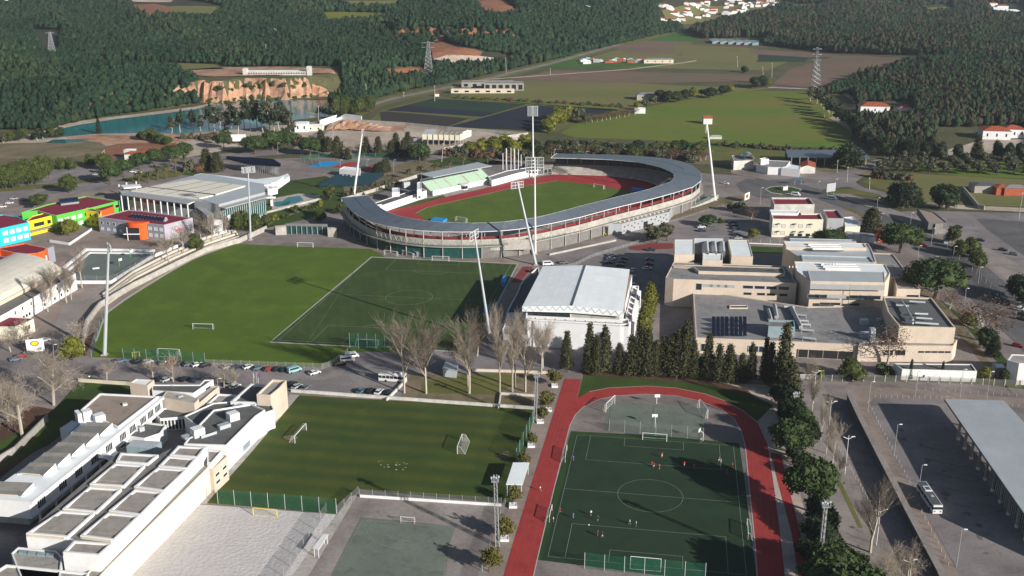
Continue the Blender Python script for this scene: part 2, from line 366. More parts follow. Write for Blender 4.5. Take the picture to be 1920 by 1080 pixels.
# ================================================================== THE GROUND
_sh0 = shore
def shore(x):
    x = np.asarray(x, float); k = sst((x+310)/15)*sst((-165-x)/15)
    return _sh0(x) + k*(4.5*np.sin(x*0.13+1)+2.0*np.sin(x*0.37)+1.6*np.sin(x*0.71+1)+1.0*np.sin(x*1.7)-5*np.exp(-((x+236)/9)**2))
_h0 = hgt
def hgt(x, y):
    x = np.asarray(x, float); y = np.asarray(y, float)
    c = 15*sst((y-1322-0.25*(x+80)-3*np.sin(x*.25))/9)*sst((95-np.abs(x+62))/35)*(1-sst((y-1350)/260))
    return _h0(x, y) + c
def terrain():
    ys = np.unique(np.round(np.concatenate([np.arange(60, 860, 80), np.arange(850, 955, 12), np.arange(955, 1030, 3), np.arange(1030, 1300, 12), np.arange(1300, 1350, 4), np.arange(1350, 2700, 15), np.arange(2700, 4500, 90), np.arange(4500, 9001, 500)]), 1))
    xs = np.unique(np.round(np.concatenate([np.arange(-6000, -1600, 400), np.arange(-1600, -340, 16), np.arange(-340, -150, 3.5), np.arange(-150, 60, 10), np.arange(60, 1600, 16), np.arange(1600, 6001, 400)]), 1))
    X, Y = np.meshgrid(xs, ys); Z = hgt(X, Y); r = np.random.RandomState(3)
    nx, ny = len(xs), len(ys)
    cl = ((X > -312) & (X < -163) & (Y > 962) & (Y < 1022)); Z = Z + cl*(Z > 1.5)*(Z < 17.5)*r.uniform(-1.6, 1.6, Z.shape)
    lake_low = sst((shore(X)-Y+1)/6)*sst((Y-760)/10)*sst((-120-X)/20)
    V = np.stack([X, Y, Z-0.0*lake_low], -1).reshape(-1, 3)
    me = bpy.data.meshes.new('terrain'); fs = []; mi = []
    for j in range(ny-1):
        for i in range(nx-1):
            a = j*nx+i; fs.append((a, a+1, a+nx+1, a+nx)); x = xs[i]; y = ys[j]
            dz = abs(Z[j+1, i]-Z[j, i])/(ys[j+1]-ys[j])
            m = 0
            if -312 < x < -163 and 962 < y < 1018 and dz > .55+.25*math.sin(x*.3+y*.2): m = 2
            elif -160 < x < 40 and 1300 < y < 1345 and dz > .5: m = 3
            elif y > 1150 and (x < roadx(y)-40 or y > 1900): m = 1
            elif x < -420 and y > 880: m = 1
            mi.append(m)
    me.from_pydata(V.tolist(), [], fs)
    for q in ('ground_base', 'forest_floor', 'earth_orange', 'earth_red'): me.materials.append(M(q))
    me.polygons.foreach_set('material_index', mi); me.polygons.foreach_set('use_smooth', [q < 2 for q in mi]); me.update()
    o = bpy.data.objects.new('terrain', me); COL.objects.link(o); o['kind'] = 'structure'
terrain()
def lay(name, pts, m, lv, sub=0): return drape(name, pts, m, lv, sub)
# ---- paving and roads of the near part
lay('ground_near', [(-500, 320), (430, 300), (760, 290), (1400, 330), (1700, 420), (2500, 560), (2500, 1250), (-500, 1250)], 'asphalt_warm', .02)
lay('school_forecourt', [(60, 470), (190, 455), (330, 455), (300, 470), (140, 520), (80, 510)], 'paving', .05)
lay('school_yard', [(-300, 380), (60, 345), (245, 345), (330, 420), (330, 520), (150, 640), (-300, 700)], 'paving', .035)
lay('left_car_park', [(-200, 330), (230, 300), (250, 350), (60, 372), (-200, 400)], 'asphalt', .05)
lay('left_road', [(-300, 318), (110, 312), (210, 303), (330, 300), (395, 290), (470, 284), (560, 278), (720, 284), (940, 302), (1150, 318), (1150, 326), (900, 312), (700, 292), (560, 287), (420, 298), (330, 320), (240, 345), (215, 350), (100, 335), (-300, 340)], 'asphalt', .06)
lay('lawn_by_road', [(255, 305), (395, 300), (420, 320), (360, 330), (290, 322)], 'lawn_deep', .05)
lay('pool_garden', [(500, 345), (610, 330), (650, 345), (640, 375), (560, 395), (500, 420), (470, 430), (500, 390), (505, 365)], 'lawn_deep', .05)
lay('bank_lawn', [(470, 425), (540, 405), (630, 375), (700, 355), (730, 342), (745, 350), (660, 380), (580, 410), (500, 428)], 'lawn_deep', .055)
lay('pool_deck', [(510, 372), (560, 363), (600, 366), (598, 376), (570, 388), (510, 392)], 'concrete_pale', .07)
lay('pool_water', [(514, 379), (530, 377), (540, 370), (562, 367), (570, 376), (545, 384), (520, 388), (514, 386)], 'pool_water', .09)
lay('solar_yard', [(440, 300), (640, 300), (650, 330), (560, 345), (440, 330)], 'asphalt_warm', .045)
lay('garden_behind_stand', [(640, 335), (720, 318), (760, 305), (900, 293), (960, 300), (980, 308), (880, 310), (790, 328), (700, 365), (650, 375)], 'earth', .06)
lay('lawn_behind_stand', [(800, 303), (860, 292), (930, 300), (900, 306), (830, 312)], 'lawn_deep', .08)
# tennis and basketball courts behind
lay('tennis_court_blue', [(578, 313), (603, 303), (626, 303), (640, 306), (612, 313)], 'cyan_deep', .09)
lay('sport_court_green', [(600, 317), (650, 300), (740, 302), (720, 316), (670, 326)], 'court_green', .08)
lay('sport_court_red', [(622, 314), (655, 304), (680, 306), (650, 316)], 'track_red', .10)
lay('sport_court_red_far', [(672, 319), (705, 307), (716, 309), (690, 322)], 'track_red', .10)
# left grass pitch and the striped turf beside it
PC = [(172, 670), (180, 645), (190, 612), (202, 588), (236, 563), (272, 540), (323, 509), (360, 488.5), (388, 477), (441, 458), (570, 462.5), (695, 467), (860, 560), (800, 660), (655, 660), (628, 680), (612, 690), (480, 684)]
lay('left_pitch_apron', [(420, 452), (500, 428), (640, 440), (700, 470), (980, 500), (970, 488), (890, 484), (730, 462), (640, 430), (520, 420)], 'paving', .04)
lay('left_pitch_grass', PC, 'turf_c', .08)
lay('striped_turf_kerb', [(696, 481.5), (972, 494.5), (930, 580), (880, 663), (735, 652), (655, 650.5), (505, 642.5)], 'kerb', .10)
lay('striped_turf', [(698, 483), (969, 496), (925, 580), (877, 660.5), (735, 650.5), (655, 649), (509, 641)], 'turf_b', .12)
lay('left_pitch_kerb_path', [(182, 640), (192, 610), (204, 586), (238, 561.5), (274, 538.5), (324, 508), (361, 487.5), (389, 476), (443, 457), (440, 455.5), (386, 474.5), (358, 486), (321, 506.5), (270, 537), (234, 560), (199, 585.5), (188, 609), (178, 640)], 'kerb', .13)
lay('ditch', [(160, 668), (172, 640), (183, 607), (196, 584), (266, 536), (318, 505), (355, 485), (383, 472), (430, 456), (380, 470), (350, 480), (310, 500), (260, 528), (190, 570), (165, 600), (152, 640), (140, 662)], 'mulch', .03)
lay('terraces_ground', [(140, 640), (152, 610), (185, 572), (250, 525), (330, 487), (400, 462), (470, 440), (500, 425), (440, 430), (330, 460), (240, 505), (120, 570), (90, 640)], 'paving_grey', .05)
lay('courts_teal', [(135, 515), (170, 465), (290, 466), (275, 485), (215, 528), (140, 526)], 'court_teal', .10)
# front street, car parks
lay('front_street', [(-300, 640), (60, 640), (150, 668), (480, 688), (612, 693), (640, 668), (680, 640), (870, 652), (1010, 660), (1060, 655), (1060, 700), (920, 705), (790, 690), (750, 748), (560, 733), (250, 715), (-300, 700)], 'asphalt', .045)
lay('street_verge', [(178, 668), (480, 685), (612, 690), (600, 696), (470, 692), (172, 674)], 'paving_grey', .07)
lay('pavement_corner', [(585, 712), (620, 698), (650, 690), (640, 704), (610, 712)], 'paving_grey', .065)
lay('service_yard', [(940, 560), (975, 500), (1020, 470), (1180, 455), (1240, 470), (1230, 640), (1060, 700), (1000, 670), (900, 650)], 'asphalt', .055)
lay('lane_beside_turf', [(974, 496), (1005, 498), (985, 560), (930, 640), (885, 655), (930, 580)], 'paving', .09)
lay('red_lane_beside_turf', [(980, 500), (1000, 500), (975, 530), (958, 530)], 'track_dark', .11)
# front-left school ground, lawn by the bare trees
lay('school_lawn', [(148, 716), (236, 722), (300, 735), (205, 745), (150, 800), (120, 820), (60, 850), (-60, 900), (-60, 860), (90, 780)], 'lawn_deep', .07)
lay('shaded_bed', [(-80, 830), (60, 760), (110, 770), (60, 850), (-80, 960)], 'mulch', .06)
lay('school_side_path', [(110, 820), (200, 745), (300, 735), (190, 780), (70, 900), (20, 960), (-60, 960)], 'asphalt_warm', .085)
# pitch with the two goals
lay('goal_pitch_path', [(543, 740), (562, 741), (475, 850), (388, 945), (365, 945), (400, 900)], 'concrete_pale', .06)
lay('goal_pitch_grass', [(561, 741.5), (780, 754), (1003, 768), (985, 850), (958, 945), (925, 942), (672, 918), (652, 950), (630, 964), (388, 943), (470, 850)], 'turf_d', .08)
lay('copse_ground', [(770, 700), (930, 700), (1010, 690), (1030, 700), (1006, 766), (764, 752), (750, 748)], 'earth', .06)
lay('copse_lawn', [(790, 716), (880, 706), (960, 704), (975, 715), (930, 740), (860, 738), (790, 738)], 'lawn', .08)
# sand court, handball court
lay('sand_court', [(372, 946), (632, 965), (590, 1020), (520, 1130), (190, 1130), (250, 1078)], 'sand', .07)
lay('handball_surround', [(652, 930), (672, 926), (950, 946), (925, 1000), (905, 1150), (520, 1150), (560, 1080)], 'paving_grey', .08)
lay('sand_court_edge', [(632, 965), (655, 932), (670, 928), (600, 1045), (560, 1110), (530, 1110), (590, 1020)], 'concrete_pale', .10)
lay('handball_court', [(676.5, 970.5), (765, 978), (853, 988), (838, 1040), (820, 1150), (580, 1150), (620, 1082)], 'court_green', .12)
# athletics ground
lay('planter_walk', [(1003, 700), (1052, 700), (1058, 710), (960, 1026), (945, 1080), (925, 1150), (870, 1150), (925, 1000), (960, 945), (985, 850)], 'paving', .07)
lay('grass_behind_track', [(1095, 700), (1300, 714), (1370, 722), (1450, 760), (1420, 790), (1357, 751), (1267, 727), (1140, 727), (1083, 748)], 'lawn_deep', .06)
lay('mulch_bed', [(1085, 694), (1200, 700), (1330, 712), (1400, 730), (1420, 750), (1330, 722), (1180, 708), (1095, 704)], 'mulch', .08)
lay('worn_ground', [(1310, 716), (1440, 722), (1470, 760), (1480, 850), (1520, 1000), (1560, 1150), (1470, 1150), (1465, 1015), (1440, 834), (1393, 770)], 'earth_pale', .05)
lay('track_infield', [(1079, 748), (1212, 735), (1350, 760), (1400, 800), (1425, 1150), (985, 1150), (1000, 1055)], 'asphalt_warm', .07)
ro = [(1082, 747.8), (1104.5, 735), (1140.6, 728), (1212.8, 724.3), (1267, 728), (1321, 738.8), (1357, 751.4), (1393.4, 771), (1422.3, 794.7), (1440, 834.5), (1451, 906.7), (1465.6, 1015), (1480, 1150)]
ri = [(1425, 1150), (1415, 1015), (1404, 906.7), (1397, 834.5), (1389.7, 809), (1375.3, 784), (1350, 767.6), (1314, 753), (1267, 742.4), (1212.8, 739.5), (1155, 742.4), (1122.5, 749.6), (1093.6, 764), (1079, 778), (1068.3, 799)]
lay('running_track_bend', ro+ri+[(1070, 790)], 'track_red', .10)
lay('running_track_straight', [(1058, 710.5), (1089.5, 711.5), (1082, 748), (1079.5, 770), (1068.3, 799), (1038, 920), (1007, 1051), (985, 1150), (925, 1150), (960, 1026)], 'track_red', .115)
for nm, a in (('track_kerb', [(1068.3, 799), (1038, 920), (1007, 1051), (985, 1150)]), ('track_kerb', ri[::-1]), ('track_kerb', ro[1:])):
    strip(nm, a, .28, 'kerb', .14)
for k in range(1, 5):
    f = k/5; strip('lane_line', [(1058+31*f, 711), (960+46*f, 1026+8*f), (925+58*f, 1150)], .07, 'line_faint' if k != 0 else 'line', .135)
for k in range(0):
    f = k/4; q = ri[::-1][2:14]; r_ = [ro[min(len(ro)-1, max(0, int(round(i*len(ro)/len(q)))))] for i in range(len(q))]
lay('jump_runway', [(1445, 850), (1464, 852), (1500, 1000), (1530, 1150), (1508, 1150), (1484, 1000)], 'track_red', .11)
lay('court_in_bend', [(1142, 753), (1212, 757), (1325, 766), (1318, 826), (1135, 806), (1135, 793)], 'court_green', .10)
lay('dark_turf', [(1071, 809), (1240, 818), (1386, 832), (1396, 900), (1420, 1098), (1225, 1078), (1005, 1050), (1035, 935)], 'turf_a', .12)
lay('dark_turf_edge_left', [(1071, 809), (1080, 809.5), (1016, 1051.5), (1005, 1050)], 'turf_edge', .13)
lay('dark_turf_edge_top', [(1080, 809.6), (1386, 832), (1387, 837), (1079, 815)], 'turf_edge', .13)
# east: sloping street, bus station
lay('east_walk', [(1465, 722), (1520, 716), (1590, 716), (1600, 760), (1680, 900), (1780, 1080), (1820, 1150), (1560, 1150), (1500, 900)], 'paving_grey', .04)
lay('east_slope_street', [(1545, 722), (1590, 723), (1620, 790), (1700, 930), (1790, 1090), (1830, 1150), (1700, 1150), (1640, 1000), (1600, 880), (1570, 790)], 'asphalt_warm', .055)
lay('terminal_pavement', [(1582, 722), (1700, 728), (1960, 752), (2300, 790), (2300, 810), (1770, 748), (1640, 746), (1625, 760), (1700, 900), (1800, 1080), (1830, 1150), (1800, 1150), (1700, 960), (1620, 810)], 'paving', .07)
lay('terminal_asphalt', [(1640, 746), (1770, 748), (2300, 805), (2500, 1250), (1830, 1150), (1790, 1060), (1700, 900), (1628, 770)], 'asphalt', .06)
lay('platform_paving', [(1845, 760), (1870, 762), (2060, 1080), (2100, 1150), (1990, 1150), (1905, 960)], 'paving', .09)
lay('ochre_gutter', [(1570, 905), (1578, 905), (1618, 990), (1610, 990)], 'field_olive', .08)
lay('school_front_path', [(1250, 690), (1500, 690), (1840, 690), (1900, 715), (1480, 715), (1250, 700)], 'asphalt_warm', .06)
lay('verge_by_fence', [(1610, 706), (1830, 710), (1920, 722), (1920, 730), (1830, 719), (1610, 713)], 'lawn', .08)
lay('school_court_green', [(1408, 462), (1470, 464), (1472, 476), (1410, 474)], 'lawn_deep', .08)
lay('east_bank', [(1600, 470), (1640, 490), (1740, 560), (1850, 690), (1900, 740), (1870, 700), (1800, 600), (1690, 500)], 'earth', .08)
lay('east_green_bank', [(1760, 560), (1800, 600), (1880, 690), (1930, 740), (1900, 690), (1840, 620)], 'lawn_deep', .09)
# avenue and roundabout
lay('avenue', [(1480, 365), (1530, 372), (1600, 398), (1700, 452), (1800, 540), (1920, 660), (2100, 840), (2200, 840), (1990, 620), (1850, 500), (1740, 440), (1640, 395), (1560, 365), (1500, 350)], 'asphalt_dark', .065)
lay('avenue_pavement', [(1555, 362), (1640, 392), (1745, 437), (1855, 497), (1995, 617), (2200, 800), (2230, 800), (2020, 590), (1900, 490), (1800, 440), (1700, 402), (1580, 358)], 'paving_grey', .07)
lay('avenue_median', [(1575, 385), (1600, 393), (1640, 410), (1690, 440), (1720, 462), (1690, 448), (1640, 418), (1590, 394)], 'lawn', .085)
lay('roundabout_road', [(1380, 345), (1400, 335), (1440, 338), (1490, 335), (1530, 345), (1545, 358), (1520, 370), (1470, 375), (1420, 370), (1390, 360)], 'asphalt_dark', .07)
lay('roundabout_kerb', [(1434, 354.5), (1445, 350), (1465, 348.5), (1485, 350), (1501, 354), (1503, 358), (1490, 363), (1465, 365), (1445, 362)], 'kerb', .09)
lay('roundabout_lawn', [(1437, 355), (1447, 351), (1465, 349.7), (1484, 351), (1499, 355), (1500, 358), (1488, 361.7), (1465, 363.5), (1447, 361)], 'lawn_deep', .11)
lay('ring_road', [(1150, 318), (1300, 322), (1380, 335), (1420, 345), (1420, 352), (1360, 345), (1300, 332), (1150, 326)], 'asphalt', .062)
lay('north_branch_road', [(1500, 345), (1580, 320), (1600, 318), (1640, 300), (1700, 290), (1705, 296), (1650, 310), (1615, 325), (1600, 340), (1620, 352), (1680, 366), (1660, 372), (1590, 350), (1540, 356)], 'asphalt', .075)
lay('verge_triangle', [(1615, 340), (1640, 335), (1710, 345), (1700, 360), (1650, 355)], 'lawn', .085)
lay('traffic_island', [(1560, 356), (1600, 354), (1650, 365), (1660, 372), (1600, 364), (1560, 363)], 'lawn', .09)
lay('car_park_east', [(1640, 400), (1720, 395), (1920, 400), (2300, 420), (2300, 700), (1990, 600), (1850, 490), (1740, 430)], 'asphalt', .05)
lay('car_park_far_east', [(1830, 410), (2300, 440), (2300, 600), (1920, 480), (1850, 430)], 'asphalt_dark', .06)
lay('country_road', [(1730, 385), (1800, 392), (2300, 415), (2300, 408), (1810, 385), (1740, 380)], 'earth_pale', .075)
lay('field_east', [(1640, 345), (1700, 325), (1800, 330), (2300, 360), (2300, 405), (1800, 383), (1700, 380)], 'field_olive', .05)
lay('cafe_yard', [(1370, 310), (1420, 308), (1620, 330), (1600, 345), (1520, 345), (1440, 338), (1370, 325)], 'asphalt_warm', .06)
lay('mid_car_park', [(1260, 440), (1300, 415), (1380, 400), (1395, 402), (1400, 448), (1265, 450)], 'asphalt', .06)
lay('upper_car_park', [(1060, 500), (1180, 455), (1250, 440), (1262, 520), (1180, 540), (1060, 510)], 'asphalt', .07)
lay('red_paving_arc', [(1178, 463), (1220, 456), (1262, 456), (1262, 466), (1200, 470), (1180, 468)], 'track_dark', .09)
lay('stadium_bank', [(1005, 470), (1050, 462), (1130, 445), (1250, 415), (1330, 390), (1400, 372), (1385, 366), (1290, 380), (1180, 430), (1080, 445), (1010, 455)], 'earth', .075)
strip('kerb_line', [(1030, 478), (1060, 474), (1110, 460), (1180, 440), (1260, 415), (1330, 393), (1400, 373)], .7, 'kerb', .11)
# stadium interior
lay('stadium_floor', [(690, 405), (740, 385), (800, 372), (900, 345), (1040, 312), (1150, 312), (1230, 320), (1290, 340), (1260, 370), (1150, 400), (1000, 440), (860, 450), (740, 435)], 'concrete', .09)
lay('stadium_side_grass', [(705, 393), (750, 382), (815, 370), (830, 366), (840, 372), (778, 386), (725, 398)], 'lawn_deep', .10)
lay('stadium_side_grass_far', [(935, 352), (975, 338), (1010, 331), (1046, 326), (1040, 330), (985, 345)], 'lawn_deep', .11)
lay('stadium_track', [(724, 396), (778, 385), (840, 368.5), (890, 357.5), (960, 341), (1044, 326), (1100, 327), (1160, 329.5), (1215, 336), (1262, 350), (1235, 378), (1000, 428), (860, 438), (780, 432), (735, 414)], 'track_red', .12)
lay('stadium_pitch', [(780, 400), (784, 396.5), (800, 390), (830, 383), (873, 373.5), (960, 353.5), (1046, 339.3), (1110, 346.5), (1190, 360.5), (1150, 377), (1000, 416), (900, 430), (830, 428), (800, 414)], 'turf_s', .14)
strip('pitch_kerb', [(780, 400), (800, 389.5), (830, 382.5), (873, 373), (960, 353), (1046, 339)], .4, 'kerb', .16)
# quarry lake country
lay('lake_water', [(60, 262), (80, 245), (140, 232), (215, 222), (300, 212), (368, 203), (400, 195), (460, 189), (540, 187), (640, 189), (650, 200), (640, 216), (560, 224), (480, 240), (335, 252), (300, 250), (180, 251)], 'water', .12)
lay('small_pond', [(85, 268), (100, 262), (150, 261), (165, 264), (120, 269)], 'water', .14)
lay('south_bank', [(-200, 265), (100, 250), (180, 250), (310, 250), (330, 240), (420, 232), (520, 235), (600, 232), (560, 262), (440, 278), (330, 300), (230, 320), (-200, 320)], 'earth_pale', .05)
lay('red_clearing', [(195, 275), (260, 262), (330, 268), (350, 280), (240, 292), (200, 300)], 'earth_red', .08)
lay('dry_meadow', [(-200, 272), (60, 268), (180, 262), (200, 275), (180, 298), (-200, 298)], 'earth', .07)
lay('verge_left', [(-200, 300), (180, 298), (330, 296), (210, 306), (100, 316), (-200, 326)], 'lawn', .08)
lay('ploughed_strip', [(-200, 298), (150, 297), (150, 302), (-200, 307)], 'field_brown', .10)
lay('verge_mid', [(215, 340), (300, 318), (355, 322), (330, 332), (250, 342)], 'lawn', .08)
lay('car_park_verge', [(-200, 362), (90, 345), (200, 330), (205, 336), (100, 352), (-200, 376)], 'lawn', .08)
lay('sandy_shore', [(120, 256), (190, 252), (330, 252), (420, 240), (430, 250), (330, 268), (200, 270), (150, 262)], 'earth_orange', .09)
lay('shore_strip', [(70, 238), (140, 228), (215, 219), (300, 209), (368, 200), (400, 193), (400, 196), (368, 205), (300, 214), (215, 224), (140, 236), (80, 250)], 'earth_pale', .25, 2)
lay('depot_ground', [(560, 232), (620, 225), (740, 228), (870, 240), (990, 262), (960, 285), (840, 290), (640, 285), (580, 275), (560, 250)], 'earth_pale', .06)
strip('depot_wall_road', [(600, 283), (720, 286), (900, 296), (1000, 306)], 7, 'asphalt', .07)
# valley fields
lay('slate_field_north_west', [(722, 207), (812, 185), (985, 196), (905, 219)], 'field_slate', .08)
lay('slate_field_green', [(760, 198), (812, 184.5), (985, 195.5), (930, 212)], 'field_dkgreen', .10)
lay('slate_field_south_west', [(712, 211), (725, 209), (880, 222), (838, 238), (715, 228)], 'field_dkbrown', .08)
lay('slate_field_east', [(840, 238), (905, 221), (992, 197), (1150, 207), (1140, 213), (1060, 222), (1015, 246)], 'field_slate', .08)
lay('field_margin', [(690, 228), (720, 205), (812, 182), (985, 193), (1155, 205), (1165, 211), (1020, 252), (840, 242), (720, 234)], 'lawn', .05)
lay('valley_meadow', [(1050, 250), (1080, 232), (1160, 213), (1240, 195), (1400, 170), (1520, 172), (1560, 200), (1600, 250), (1590, 278), (1400, 272), (1200, 262), (1080, 258)], 'field_green', .07)
lay('meadow_strip', [(1050, 270), (1300, 268), (1560, 282), (1600, 284), (1600, 290), (1300, 280), (1040, 276)], 'field_bright', .08)
lay('scrub_ground', [(980, 290), (1050, 268), (1240, 272), (1620, 290), (1640, 330), (1380, 310), (1100, 300)], 'earth', .04)
lay('meadow_behind_barn', [(1330, 276), (1620, 290), (1600, 300), (1450, 305), (1330, 300)], 'lawn', .085)
lay('plain_olive', [(850, 182), (960, 150), (1100, 150), (1260, 160), (1450, 165), (1240, 192), (1160, 208), (1000, 196)], 'field_olive', .05)
lay('plain_green_strip', [(840, 180), (880, 178), (1000, 188), (1150, 200), (1165, 206), (1000, 195)], 'field_green', .07)
lay('plain_brown', [(935, 152), (1040, 132), (1250, 136), (1430, 140), (1410, 152), (1200, 156)], 'field_brown', .07)
lay('plain_brown_east', [(1440, 165), (1480, 130), (1570, 104), (1790, 108), (1700, 120), (1640, 140), (1560, 168)], 'field_brown', .07)
lay('plain_green_long', [(1005, 128), (1070, 112), (1210, 118), (1280, 116), (1240, 124), (1100, 126)], 'field_bright', .08)
lay('plain_olive_far', [(1060, 122), (1240, 128), (1440, 132), (1500, 106), (1380, 86), (1240, 80), (1150, 95)], 'field_olive', .06)
lay('red_field', [(1270, 104), (1300, 84), (1400, 86), (1400, 92), (1330, 110)], 'field_red', .09)
lay('green_field_far', [(1340, 106), (1400, 98), (1520, 104), (1510, 116), (1400, 118)], 'field_dkgreen', .09)
lay('brown_field_far', [(1400, 92), (1540, 100), (1590, 106), (1500, 108), (1390, 100)], 'field_brown', .08)
lay('far_green_a', [(1200, 70), (1250, 62), (1330, 66), (1300, 78), (1210, 76)], 'field_bright', .10)
lay('far_olive_b', [(1150, 90), (1200, 76), (1300, 78), (1270, 100), (1180, 100)], 'field_brown', .08)
strip('valley_road', [(560, 280), (600, 250), (640, 222), (690, 198), (740, 184), (820, 168), (900, 152), (960, 136), (1030, 120), (1090, 103), (1160, 84), (1230, 68), (1290, 60)], 9, 'asphalt', .12)
strip('valley_road_verge', [(640, 222), (690, 198), (740, 184), (820, 168), (900, 152), (960, 136), (1030, 120), (1090, 103), (1160, 84), (1230, 68), (1290, 60)], 26, 'lawn', .045)
strip('farm_track', [(900, 150), (1040, 140), (1180, 130), (1280, 118), (1340, 108), (1400, 92)], 5, 'earth_pale', .11)
strip('farm_track_east', [(1440, 164), (1520, 167), (1580, 172), (1640, 215), (1700, 262)], 6, 'earth_pale', .11)
strip('wood_edge_road', [(1560, 220), (1600, 245), (1640, 262)], 6, 'earth_pale', .12)
lay('house_yard_east', [(1760, 285), (1800, 275), (1840, 262), (1920, 262), (1980, 270), (1860, 290), (1770, 292)], 'earth_pale', .09)
lay('olive_grove_grass', [(1640, 310), (1700, 300), (2200, 310), (2200, 345), (1800, 330)], 'field_green', .06)
# clearings in the wooded hills
for nm, pts, m in (('hill_scar', [(240, 10), (290, 8), (325, 14), (320, 30), (280, 37), (250, 28)], 'earth_red'), ('hill_clearing', [(320, 12), (420, 14), (400, 34), (320, 34)], 'field_olive'), ('hill_clearing', [(600, 24), (680, 20), (740, 28), (700, 40), (620, 46)], 'field_green'),
                   ('hill_clearing', [(240, -6), (330, -4), (320, 5), (250, 4)], 'earth_pale'), ('hill_scar', [(880, -8), (940, -4), (972, 22), (950, 29), (915, 29), (890, 12)], 'earth_red'), ('hill_clearing', [(650, 2), (760, 0), (740, 16), (660, 14)], 'field_olive'),
                   ('quarry_floor', [(812, 112), (840, 104), (900, 106), (950, 112), (940, 120), (850, 122)], 'earth_pale'), ('quarry_red_bank', [(806, 84), (830, 80), (860, 90), (905, 98), (900, 106), (840, 106), (812, 114)], 'earth_red'), ('quarry_plateau', [(336, 133), (400, 128), (520, 126), (620, 130), (630, 140), (560, 140), (480, 143), (400, 145), (340, 140)], 'earth_orange'),
                   ('plateau_grass', [(230, 120), (300, 118), (400, 122), (420, 130), (330, 134), (240, 126)], 'field_olive'), ('pale_clearing', [(185, 121), (260, 117), (260, 123), (200, 128)], 'earth_pale'), ('pale_clearing', [(720, 132), (790, 128), (800, 142), (740, 146)], 'earth_red'),
                   ('village_ground', [(1240, 20), (1300, 6), (1440, -4), (1480, 6), (1420, 26), (1330, 44), (1250, 40)], 'field_olive'), ('hill_field', [(1480, 10), (1540, 8), (1530, 18), (1490, 18)], 'field_green'), ('hill_field', [(1640, 4), (1680, 2), (1690, 10), (1650, 12)], 'field_green'), ('hill_field', [(1730, 16), (1780, 12), (1790, 22), (1740, 24)], 'field_green'), ('hill_field', [(1270, 60), (1330, 58), (1340, 66), (1280, 68)], 'field_bright')):
    lay(nm, pts, m, .7, 3)
# ------------------------------------------------------------------ pitch markings: laid out in metres between the corner flags of each pitch
def quadmap(c):        # c: TL, TR, BR, BL ground points -> map from (u, v) in 0..1, v from the bottom
    P = [Vector(G(*q)[:2]) for q in c]
    src = [(0, 1), (1, 1), (1, 0), (0, 0)]; A = []; B = []
    for (u, v), p in zip(src, P):
        A += [[u, v, 1, 0, 0, 0, -u*p.x, -v*p.x], [0, 0, 0, u, v, 1, -u*p.y, -v*p.y]]; B += [p.x, p.y]
    h = np.linalg.solve(np.array(A), np.array(B))
    return lambda u, v: ((h[0]*u+h[1]*v+h[2])/(h[6]*u+h[7]*v+1), (h[3]*u+h[4]*v+h[5])/(h[6]*u+h[7]*v+1))
def marking(name, mp, Wd, Ln, polylines, w, m, z):
    mb = MB()
    for pl in polylines:
        P = [Vector(mp(u/Wd, v/Ln)) for u, v in pl]
        for a, b in zip(P, P[1:]):
            t = (b-a).normalized(); n = Vector((-t.y, t.x))*w/2; a2 = a-t*w*.5; b2 = b+t*w*.5
            mb.quad((*(a2-n), z), (*(b2-n), z), (*(b2+n), z), (*(a2+n), z)); z += .0004
    return struct(mb, name, m)
def arc(cx, cy, r, a0, a1, n=40): return [(cx+r*math.cos(math.radians(a0+(a1-a0)*i/n)), cy+r*math.sin(math.radians(a0+(a1-a0)*i/n))) for i in range(n+1)]
def soccer(Wd, Ln, half=True):
    c = Wd/2; L = [[(0, 0), (Wd, 0), (Wd, Ln), (0, Ln), (0, 0)], [(0, Ln/2), (Wd, Ln/2)], arc(c, Ln/2, 9.15, 0, 360, 56)]
    for s, e in ((1, 0), (-1, Ln)):
        for hw, dp in ((20.16, 16.5), (9.16, 5.5)): L.append([(c-hw, e), (c-hw, e+s*dp), (c+hw, e+s*dp), (c+hw, e)])
        a = [(c+9.15*math.cos(t), e+s*(11+9.15*math.sin(t))) for t in np.linspace(math.radians(37), math.radians(143), 16)]
        L.append(a)
    return L
MA = quadmap([(1082.2, 816.3), (1375.1, 836.3), (1399.5, 1079), (1027.3, 1044.3)])
marking('dark_turf_markings', MA, 49, 70, [q for i, q in enumerate(soccer(49, 70)) if i not in (5, 8)], .10, 'line', .17)
MBm = quadmap([(695, 484.7), (959.5, 495), (862, 655.5), (522.5, 638.3)])
marking('striped_turf_markings', MBm, 64, 103, soccer(64, 103), .14, 'line', .17)
MC = quadmap([(458, 459), (690, 468), (560, 668), (208, 650)])
marking('left_pitch_markings', MC, 66, 100, soccer(66, 100), .16, 'line_faint', .13)
MSt = quadmap([(880, 373), (1050, 341), (1172, 362), (870, 440)])
marking('stadium_pitch_markings', MSt, 66, 102, soccer(66, 102)[:3], .16, 'line_faint', .18)
MH = quadmap([(680, 975), (848, 990), (830, 1120), (600, 1120)])
marking('handball_markings', MH, 20, 22, [[(0, 22), (20, 22), (20, 0)], [(0, 0), (0, 22)], arc(10, 22, 9.0, 180, 360, 40), arc(10, 22, 6.2, 180, 360, 30), [(0, 4), (20, 4)]], .09, 'line', .15)
MCt = quadmap([(1142, 754), (1322, 767), (1318, 825), (1136, 805)])
marking('bend_court_markings', MCt, 40, 20, [[(1, 1), (39, 1), (39, 19), (1, 19), (1, 1)], [(20, 1), (20, 19)]], .09, 'line_faint', .15)

